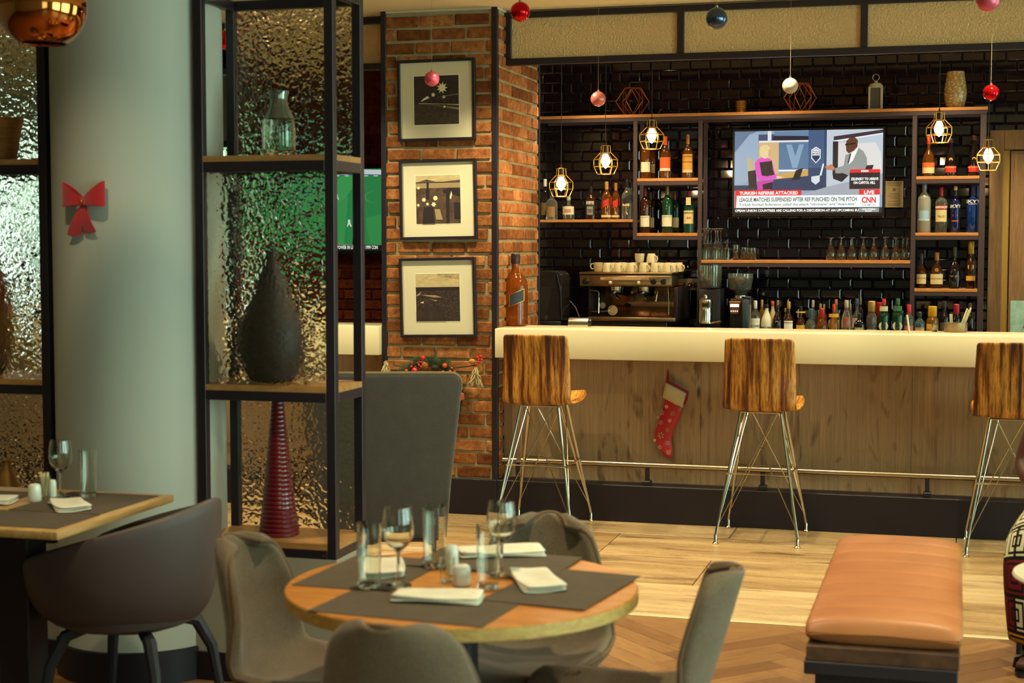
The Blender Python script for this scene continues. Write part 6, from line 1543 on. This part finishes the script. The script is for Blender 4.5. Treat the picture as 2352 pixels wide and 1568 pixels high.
# steel tin with paper straws, shot glass and straws at the right of the bar top
x0, x1 = at(2168, 750, Y=8.99).x, at(2222, 750, Y=8.99).x; ht = at(2195, 740, Y=8.99).z-1.0905; rt = (x1-x0)/2
t = thing('steel_tin', 'round brushed steel tin of paper-wrapped straws on the bar top', 'tin', ((x0+x1)/2, 8.985-.01, 1.0905))
t.location.y = 9.05-rt-.004
B().lathe([(0, 0), (rt*.98, 0), (rt, .002), (rt, ht), (rt-.0015, ht), (rt-.0015, .003), (0, .003)], 36).obj('tin_body', MATS['dull_steel'], t)
STRAW = mat('straw_paper', '#b9b08c', .7)
tx = t.location.x; g = 'paper straws in the steel tin'
for k, (pa, pb_, ya) in enumerate((((2184, 752), (2182.5, 721), 0), ((2187.5, 752), (2186, 721), .004), ((2205, 752), (2222, 708), -.006), ((2209, 752), (2226, 711), 0), ((2213, 752), (2230, 706), .006), ((2207, 752), (2228, 714), .01))):
    yy = t.location.y+ya
    p = at(*pa, Y=yy); q = at(*pb_, Y=yy); p.z = max(p.z, 1.096)
    d = (q-p); L_ = d.length
    o = B().bev(-.0042, .0042, -.0012, .0012, 0, L_, .0005, 1).obj('paper_straw', STRAW, None, False, loc=p)
    o.rotation_euler = (0, math.atan2(d.x, d.z), 0)
    tag(o, ('left upright paper straw in the steel tin', 'second upright paper straw in the steel tin', 'lowest leaning paper straw in the steel tin', 'leaning paper straw in the middle of the steel tin', 'longest leaning paper straw in the steel tin', 'leaning paper straw at the back of the steel tin')[k], 'straw', g)
q = at(2147, 762, Y=8.93); tumbler('tiny shot glass on the bar top left of the steel tin', at(2147, 755, Y=8.95).x, 8.95, 1.0905, .045, .017, None)
p = at(2089, 766, Z=1.092); q = at(2083.5, 723, Y=p.y); d = q-p
o = B().tube([(0, 0, 0), d], .0052, 10).obj('table_candle', mat('candle_white', '#c4c0a0', .5), None, loc=p); tag(o, 'thin white stick leaning on the bar top before the pink gin bottle', 'stick')
# ------------------------------------------------------------------ wreath on the brick pier
YW = 8.655
wc = at(985, 905, Y=YW); U_ = at(986, 905, Y=YW).x-at(985, 905, Y=YW).x
WR = thing('christmas_wreath', 'Christmas wreath with red berries and frosted sprays on the brick pier behind the high-back chair', 'wreath', (wc.x, YW, wc.z))
RWm = .185
NEED = mat('pine_needle', '#3c5230', .8); NEED2 = mat('pine_needle_dark', '#232c20', .8); FROST = mat('frosted_needle', '#a89a6c', .8); BERRY = mat('red_berry', '#b0181c', .22, coat=.5); ORB = mat('orange_berry', '#c44a1c', .35); DRY = mat('dried_cone', '#8a4a20', .8)
B().tube([(RWm*math.cos(a), 0, RWm*math.sin(a)) for a in [2*PI*i/40 for i in range(40)]], .022, 8, True).obj('hoop', NEED2, WR)
def needles(n, seed, m, nm, fn, ln=.05, wd=.0014):
    rnd = random.Random(seed); b = B()
    for _ in range(n):
        p, d = fn(rnd); d = d.normalized(); q = p+d*ln*rnd.uniform(.6, 1.2); s_ = d.cross(Vector((0, 1, .2))).normalized()*wd; u = d.cross(s_).normalized()*wd
        b.add([p-s_, p+s_, p+u, q], [(0, 1, 3), (1, 2, 3), (2, 0, 3), (0, 2, 1)])
    o = b.obj(nm, m, WR, False); o['kind'] = 'stuff'; return o
def ringn(rnd):
    a = rnd.uniform(0, 2*PI); p = Vector((RWm*math.cos(a), -.01, RWm*math.sin(a)))+Vector((rnd.gauss(0, .012), rnd.uniform(-.02, .006), rnd.gauss(0, .012)))
    return p, Vector((math.cos(a+rnd.uniform(.2, 1.5)), rnd.uniform(-.7, .05), math.sin(a+rnd.uniform(.2, 1.5))))
needles(2600, 3, NEED, 'pine_needles', ringn); needles(1200, 9, NEED2, 'dark_needles', ringn, .04)
def wpt(px, py, y=0.): p = at(px, py, Y=YW); return Vector((p.x-wc.x, y, p.z-wc.z))
def tuft(px, py, tx, ty, seed):
    o = wpt(px, py, -.02); dd = (wpt(tx, ty, -.03)-o).normalized()
    def fn(rnd): return o+Vector((rnd.gauss(0, .004), rnd.gauss(0, .004), rnd.gauss(0, .004))), dd+Vector((rnd.uniform(-.7, .7), rnd.uniform(-.5, .2), rnd.uniform(-.7, .7)))
    needles(140, seed, NEED, 'pine_tuft', fn, .06)
tuft(990, 836, 1003, 812, 21); tuft(1018, 838, 1030, 822, 22); tuft(968, 834, 955, 822, 23)
rb = random.Random(5)
for (px, py, r, m) in [(976, 821, 5.5, BERRY), (957, 850, 7.5, BERRY), (1026, 838, 6, ORB), (938, 850, 4, ORB), (1022, 854, 4.5, ORB), (1048, 853, 3.5, BERRY), (1042, 844, 2.6, ORB), (1038, 851, 3, ORB), (1061, 873, 4, BERRY), (1063, 902, 3.5, BERRY)]+[(950+rb.uniform(0, 30), 828+rb.uniform(0, 14), 2.6, ORB if i % 3 else BERRY) for i in range(14)]:
    p = wpt(px, py, -.035); B().ball(p, r*U_, 14, 9).obj('berry', m, WR)
B().ball(wpt(981, 838, -.04), 8*U_, 14, 9, (1, .7, 1)).obj('dried_flower', DRY, WR)
B().ball(wpt(1003, 843, -.03), 9*U_, 12, 8, (1, .8, .8)).obj('pine_cone', mat('pine_cone', '#2a1c1c', .8), WR)
b = bevprism(dedupe([(0, 0), (.030, .012), (.028, .045), (.01, .05)]), -.05, -.035, .003, 1); o = b.obj('dried_orange', mat('dried_orange', '#a04a20', .6), WR); o.location = wpt(1060, 920)
def spray(px0, py0, px1, py1, wpx, seed):
    a, c = wpt(px0, py0, -.02), wpt(px1, py1, -.02); rnd = random.Random(seed); b = B()
    for i in range(150):
        f = rnd.random()**.8; p = a.lerp(c, f*.8); side_ = rnd.uniform(-1, 1)*wpx*U_*(.25+.75*f); q = a.lerp(c, min(1.08, f*.8+.24))+Vector((side_, rnd.uniform(-.035, .02), rnd.uniform(-.01, .01)))
        b.tube([p, p.lerp(q, .5)+Vector((side_*.25, -.006, 0)), q], [.0022, .0024, .0008], 4)
    o = b.obj('frosted_spray', FROST, WR); o['kind'] = 'stuff'
spray(1097, 836, 1096, 890, 20, 31); spray(890, 827, 890, 870, 19, 33)
for (px, py, r, m) in [(1100, 820, 3.4, BERRY), (1107, 818, 3.2, BERRY), (1109, 825, 3.3, BERRY), (1103, 825, 3.3, BERRY), (1103, 831, 3.3, BERRY), (1096, 836, 3.3, BERRY)]:
    B().ball(wpt(px, py, -.028), r*U_, 12, 8).obj('berry', m, WR)
B().ball(wpt(1088, 829, -.03), 7*U_, 12, 8, (1.1, .7, .8)).obj('dried_flower', mat('dried_yellow', '#a8742c', .8), WR)
B().tube([wpt(905, 838, -.008), wpt(940, 845, -.005)], .004, 6).obj('spray_wire', NEED2, WR); B().tube([wpt(1040, 845, -.008), wpt(1096, 838, -.012)], .004, 6).obj('spray_wire', NEED2, WR)

# ------------------------------------------------------------------ people
def skinned(name, pts, edges, m, parent, sub=2):
    """pts: {key: (x,y,z,radius)}; one continuous surface grown along the edges"""
    ks = list(pts); me = bpy.data.meshes.new(name); me.from_pydata([pts[k][:3] for k in ks], [(ks.index(a), ks.index(c)) for a, c in edges], [])
    me.materials.append(m); o = link(name, me, parent)
    md = o.modifiers.new('skin', 'SKIN'); md.use_smooth_shade = True
    for i, k in enumerate(ks):
        r = pts[k][3]; o.data.skin_vertices[0].data[i].radius = r if isinstance(r, tuple) else (r, r)
    o.data.skin_vertices[0].data[0].use_root = True
    sb = o.modifiers.new('round', 'SUBSURF'); sb.levels = sub; sb.render_levels = sub
    return o
SKIN = mat('dark_skin', '#4a2c20', .5, spec=.4); HAIR = mat('black_hair', '#120d0f', .7)
def hand(P_, E_, side, wrist, dirv, upv, root):
    """palm and five unequal bent fingers hanging on the wrist vertex"""
    d = Vector(dirv).normalized(); u = Vector(upv).normalized(); s_ = d.cross(u).normalized()*side; w = Vector(wrist)
    pk = root+'p'; c = w+d*.055; P_[pk] = (*c, (.030, .016)); E_.append((root, pk))
    for i, (off, ln, r) in enumerate(((-.027, .062, .0085), (-.009, .072, .009), (.009, .078, .009), (.027, .070, .0088))):
        k0 = c+d*.025+s_*off; k1 = k0+d*ln*.5-u*.008; k2 = k0+d*ln*.95-u*.030
        for j, (q, rr) in enumerate(((k0, r*1.1), (k1, r), (k2, r*.8))): P_['%sf%d%d' % (root, i, j)] = (*q, rr)
        E_ += [(pk, '%sf%d0' % (root, i)), ('%sf%d0' % (root, i), '%sf%d1' % (root, i)), ('%sf%d1' % (root, i), '%sf%d2' % (root, i))]
    t0 = w+d*.025+s_*.030; t1 = t0+d*.028+s_*.022-u*.006; t2 = t1+d*.026+s_*.004-u*.012
    for j, (q, rr) in enumerate(((t0, .012), (t1, .010), (t2, .0085))): P_['%st%d' % (root, j)] = (*q, rr)
    E_ += [(root, root+'t0'), (root+'t0', root+'t1'), (root+'t1', root+'t2')]
def head(P_, E_, neck, base, tilt, h=.215):
    """neck, jaw, skull, nose; face towards -y"""
    b_ = Vector(base); f = Vector((tilt[0], -1, tilt[1])).normalized(); up = Vector((0, 0, 1))
    P_['hd0'] = (*(b_+up*.045), .060); P_['hd1'] = (*(b_+up*.105+f*.012), (.078, .088)); P_['hd2'] = (*(b_+up*.160-f*.006), (.076, .090)); P_['hd3'] = (*(b_+up*.200-f*.012), (.052, .062))
    P_['chin'] = (*(b_+up*.030+f*.055), .026); P_['nose'] = (*(b_+up*.088+f*.098), .011)
    E_ += [(neck, 'hd0'), ('hd0', 'hd1'), ('hd1', 'hd2'), ('hd2', 'hd3'), ('hd0', 'chin'), ('hd1', 'nose')]
    return b_, f
def face(parent, b_, f, hairlen=0):
    s_ = f.cross(Vector((0, 0, 1))).normalized(); up = Vector((0, 0, 1))
    for k in (-1, 1):
        B().ball(b_+up*.112+f*.078+s_*.031*k, .0125, 12, 8, (1, .8, .8)).obj('eye', mat('eye_white', '#cfc6b8', .3), parent)
        B().ball(b_+up*.112+f*.087+s_*.031*k, .0062, 10, 6).obj('iris', mat('iris_dark', '#140c0a', .2), parent)
        B().ball(b_+up*.098-f*.006+s_*.080*k, .030, 12, 8, (.28, .6, 1)).obj('ear', SKIN, parent)
    B().tube([b_+up*.052+f*.079-s_*.026, b_+up*.050+f*.088, b_+up*.052+f*.079+s_*.026], .0055, 8).obj('mouth', mat('lips', '#4a2420', .5), parent)
    hb = B().ball(b_+up*.150-f*.016, .099, 24, 14, (.93, 1.02, .88)); hb.v = [p for p in hb.v]
    # keep the face free: flatten the front of the cap
    out = []
    for p in hb.v:
        q = Vector(p)-(b_+up*.150-f*.016); k = q.dot(f)
        if k > .02 and q.z < .045: q = q-f*(k-.02)
        if q.z < -.055: q.z = -.055
        out.append(tuple(q+(b_+up*.150-f*.016)))
    hb.v = out; hb.obj('hair', HAIR, parent)

# barman behind the counter beyond the pier
hp_ = at(95, 520, Y=9.42)
T = thing('person', 'person in a navy top standing behind the far counter, seen past the column', 'person', (hp_.x, 9.42, 0))
sH = hp_.z/1.745
P_ = {'pel': (0, 0, .95, (.14, .10))}; E_ = []
P_.update({'sp1': (0, 0, 1.10, (.125, .09)), 'sp2': (0, -.02, 1.28, (.14, .095)), 'sp3': (0, -.03, 1.40, (.10, .08)), 'nk': (0, -.045, 1.47, .048)})
E_ += [('pel', 'sp1'), ('sp1', 'sp2'), ('sp2', 'sp3'), ('sp3', 'nk')]
b_, f_ = head(P_, E_, 'nk', (0, -.055, 1.50), (.15, -.25))
for sd in (-1, 1):
    n_ = 'R' if sd < 0 else 'L'
    P_.update({n_+'sh': (sd*.175, -.03, 1.40, .058), n_+'el': (sd*.245, -.06, 1.13, .043), n_+'wr': (sd*.15, -.325, 1.135, .027)})
    E_ += [('sp3', n_+'sh'), (n_+'sh', n_+'el'), (n_+'el', n_+'wr')]
    hand(P_, E_, -sd, (sd*.15, -.325, 1.125), (-sd*.35, -1, -.05), (0, 0, 1), n_+'wr')
    P_.update({n_+'hp': (sd*.095, 0, .90, .088), n_+'kn': (sd*.10, -.01, .50, .058), n_+'an': (sd*.10, .02, .10, .040), n_+'to': (sd*.115, -.14, .035, .034)})
    E_ += [('pel', n_+'hp'), (n_+'hp', n_+'kn'), (n_+'kn', n_+'an'), (n_+'an', n_+'to')]
skinned('body', P_, E_, SKIN, T)
NAVY = fabric('navy_jersey', '#161c2e', '#222a40', .9, 400, .1)
C_ = {k: (*P_[k][:3], tuple(x+.010 for x in P_[k][3]) if isinstance(P_[k][3], tuple) else P_[k][3]+.010) for k in ('sp2', 'sp1', 'pel', 'sp3', 'Rsh', 'Lsh', 'Rel', 'Lel')}
for n_, sd in (('R', -1), ('L', 1)): C_[n_+'cf'] = (sd*.175, -.27, 1.126, .038)
skinned('shirt', C_, [('sp2', 'sp1'), ('sp1', 'pel'), ('sp2', 'sp3'), ('sp3', 'Rsh'), ('sp3', 'Lsh'), ('Rsh', 'Rel'), ('Lsh', 'Lel'), ('Rel', 'Rcf'), ('Lel', 'Lcf')], NAVY, T)
D_ = {k: (*P_[k][:3], tuple(x+.012 for x in P_[k][3]) if isinstance(P_[k][3], tuple) else P_[k][3]+.012) for k in ('pel', 'Rhp', 'Lhp', 'Rkn', 'Lkn', 'Ran', 'Lan')}
skinned('trousers', D_, [('pel', 'Rhp'), ('pel', 'Lhp'), ('Rhp', 'Rkn'), ('Lhp', 'Lkn'), ('Rkn', 'Ran'), ('Lkn', 'Lan')], mat('black_cloth', '#15131a', .9), T)
face(T, b_, f_)
T.scale = (sH, sH, sH)

# seated guest at the right edge, mostly outside the picture
T = thing('person', 'seated person in a boldly patterned skirt and black sandals at the right edge', 'person', (.525, 6.44, 0), R(-17))
P_ = {'pel': (0, .02, .53, (.16, .12))}; E_ = []
P_.update({'sp1': (0, .03, .66, (.135, .10)), 'sp2': (0, .01, .84, (.14, .10)), 'sp3': (0, 0, .97, (.095, .08)), 'nk': (0, -.01, 1.04, .045)})
E_ += [('pel', 'sp1'), ('sp1', 'sp2'), ('sp2', 'sp3'), ('sp3', 'nk')]
b_, f_ = head(P_, E_, 'nk', (0, -.015, 1.07), (.1, -.1))
for sd in (-1, 1):
    n_ = 'R' if sd < 0 else 'L'
    P_.update({n_+'sh': (sd*.165, .0, .97, .060), n_+'um': (sd*.215, .0, .84, .056), n_+'el': (sd*.262, -.01, .700, .047), n_+'fm': (sd*.20, -.12, .655, .042), n_+'wr': (sd*.12, -.215, .645, .026)})
    E_ += [('sp3', n_+'sh'), (n_+'sh', n_+'um'), (n_+'um', n_+'el'), (n_+'el', n_+'fm'), (n_+'fm', n_+'wr')]
    hand(P_, E_, -sd, (sd*.12, -.215, .645), (-sd*.8, -.7, -.15), (0, 0, 1), n_+'wr')
    P_.update({n_+'hp': (sd*.095, -.03, .52, .092), n_+'kn': (sd*.105, -.40, .475, .062), n_+'cf': (sd*.105, -.40, .30, .050), n_+'an': (sd*.105, -.385, .095, .034), n_+'bl': (sd*.115, -.46, .042, .030), n_+'to': (sd*.118, -.535, .026, (.036, .018))})
    E_ += [('pel', n_+'hp'), (n_+'hp', n_+'kn'), (n_+'kn', n_+'cf'), (n_+'cf', n_+'an'), (n_+'an', n_+'bl'), (n_+'bl', n_+'to')]
skinned('body', P_, E_, SKIN, T)
C_ = {k: (*P_[k][:3], tuple(x+.010 for x in P_[k][3])) for k in ('sp2', 'sp1', 'pel', 'sp3')}
C_['Rs'] = (-.15, 0, .965, .062); C_['Ls'] = (.15, 0, .965, .062)
skinned('top', C_, [('sp2', 'sp1'), ('sp1', 'pel'), ('sp2', 'sp3'), ('sp3', 'Rs'), ('sp3', 'Ls')], MATS['black_cloth'], T)
PRINT = mat('wax_print', rough=.85, spec=.15)
def _pr():
    m = PRINT; n, l, b = nt(m); v = coords(m, 'UV')
    br = n.new('ShaderNodeTexBrick'); br.inputs['Scale'].default_value = 1; br.offset = .5; br.inputs['Mortar Size'].default_value = .06; br.inputs['Brick Width'].default_value = 1.; br.inputs['Row Height'].default_value = 1.
    br.inputs['Color1'].default_value = (0, 0, 0, 1); br.inputs['Color2'].default_value = (1, 1, 1, 1); br.inputs['Bias'].default_value = 0; br.inputs['Mortar'].default_value = (.5, .5, .5, 1); l.new(v, br.inputs['Vector'])
    blk = ramp(m, br.outputs['Color'], [(.0, '#c4bfa0'), (.35, '#c08a1c'), (.55, '#6a1420'), (.75, '#b8b498')]); n[-1] if 0 else None
    for nd in n:
        if nd.type == 'VALTORGB': nd.color_ramp.interpolation = 'CONSTANT'
    # stepped key pattern inside each block
    fr = n.new('ShaderNodeVectorMath'); fr.operation = 'FRACTION'; l.new(v, fr.inputs[0])
    sp_ = n.new('ShaderNodeVectorMath'); sp_.operation = 'SUBTRACT'; sp_.inputs[1].default_value = (.5, .5, 0); l.new(fr.outputs[0], sp_.inputs[0])
    ab = n.new('ShaderNodeVectorMath'); ab.operation = 'ABSOLUTE'; l.new(sp_.outputs[0], ab.inputs[0]); sx_ = n.new('ShaderNodeSeparateXYZ'); l.new(ab.outputs[0], sx_.inputs[0])
    mx_ = n.new('ShaderNodeMath'); mx_.operation = 'MAXIMUM'; l.new(sx_.outputs[0], mx_.inputs[0]); l.new(sx_.outputs[1], mx_.inputs[1])
    ml = n.new('ShaderNodeMath'); ml.operation = 'MULTIPLY'; ml.inputs[1].default_value = 5.2; l.new(mx_.outputs[0], ml.inputs[0]); fc = n.new('ShaderNodeMath'); fc.operation = 'FRACT'; l.new(ml.outputs[0], fc.inputs[0])
    gt = n.new('ShaderNodeMath'); gt.operation = 'GREATER_THAN'; gt.inputs[1].default_value = .62; l.new(fc.outputs[0], gt.inputs[0])
    c = mixc(m, blk, '#181214', gt.outputs[0]); c = mixc(m, c, '#181214', br.outputs['Fac']); setc(m, c)
_pr()
secs = [((0, .02, .72), (.175, 0, 0), (0, .125, 0)), ((0, .0, .60), (.205, 0, 0), (0, .16, .03)), ((0, -.12, .535), (.225, 0, 0), (0, .08, .115)), ((0, -.28, .505), (.225, 0, 0), (0, .03, .10)), ((0, -.405, .475), (.222, 0, 0), (0, -.065, .075)), ((0, -.455, .38), (.215, 0, 0), (0, -.095, .02)), ((0, -.445, .24), (.205, 0, 0), (0, -.105, 0)), ((0, -.43, .105), (.195, 0, 0), (0, -.11, 0))]
nu = 32; vs = []; fs = []; uv = []
for j, (c, a, d) in enumerate(secs):
    c, a, d = Vector(c), Vector(a), Vector(d)
    for i in range(nu+1):
        t_ = 2*PI*i/nu; vs.append(tuple(c+a*math.cos(t_)*(1+.02*math.sin(7*t_+j))+d*math.sin(t_))); uv.append((i/nu*9, j*1.05))
for j in range(len(secs)-1):
    for i in range(nu): fs.append((j*(nu+1)+i, j*(nu+1)+i+1, (j+1)*(nu+1)+i+1, (j+1)*(nu+1)+i))
bb = B().add(vs, fs); me = bb.mesh('skirt', PRINT, True, 80); ul = me.uv_layers.new(name='UVMap')
for lp in me.loops: ul.data[lp.index].uv = uv[lp.vertex_index]
sk = link('skirt', me, T); mods(sk, .004, 1)
for sd in (-1, 1):
    x = sd*.113
    B().slab([(x+.042*math.cos(a)*(1 if math.sin(a) < 0 else .75), -.46+.115*math.sin(a)) for a in [2*PI*i/24 for i in range(24)]], 0, .014).obj('sandal_sole', KN, T)
    B().tube([(x-.046, -.47, .012), (x-.040, -.475, .045), (x, -.48, .064), (x+.040, -.475, .045), (x+.046, -.47, .012)], .012, 8).obj('sandal_strap', KN, T)
    B().tube([(x-.036, -.375, .012), (x-.038, -.40, .085), (x, -.43, .085), (x+.038, -.40, .085), (x+.036, -.375, .012)], .008, 8).obj('sandal_strap', KN, T)
face(T, b_, f_)
t = thing('guest_chair', 'dark chair under the seated person at the right edge', 'chair', (.525, 6.44, 0), R(-17))
B().bev(-.24, .24, -.26, .26, .36, .405, .012, 2).obj('seat', LEGB, t)
B().bev(-.23, .23, .24, .275, .42, .86, .012, 2).obj('backrest', LEGB, t)
for a in (-.20, .20):
    for c in (-.22, .24): B().tube([(a, c, .36), (a*1.05, c*1.05, 0)], [.016, .012], 8).obj('leg', LEGB, t)
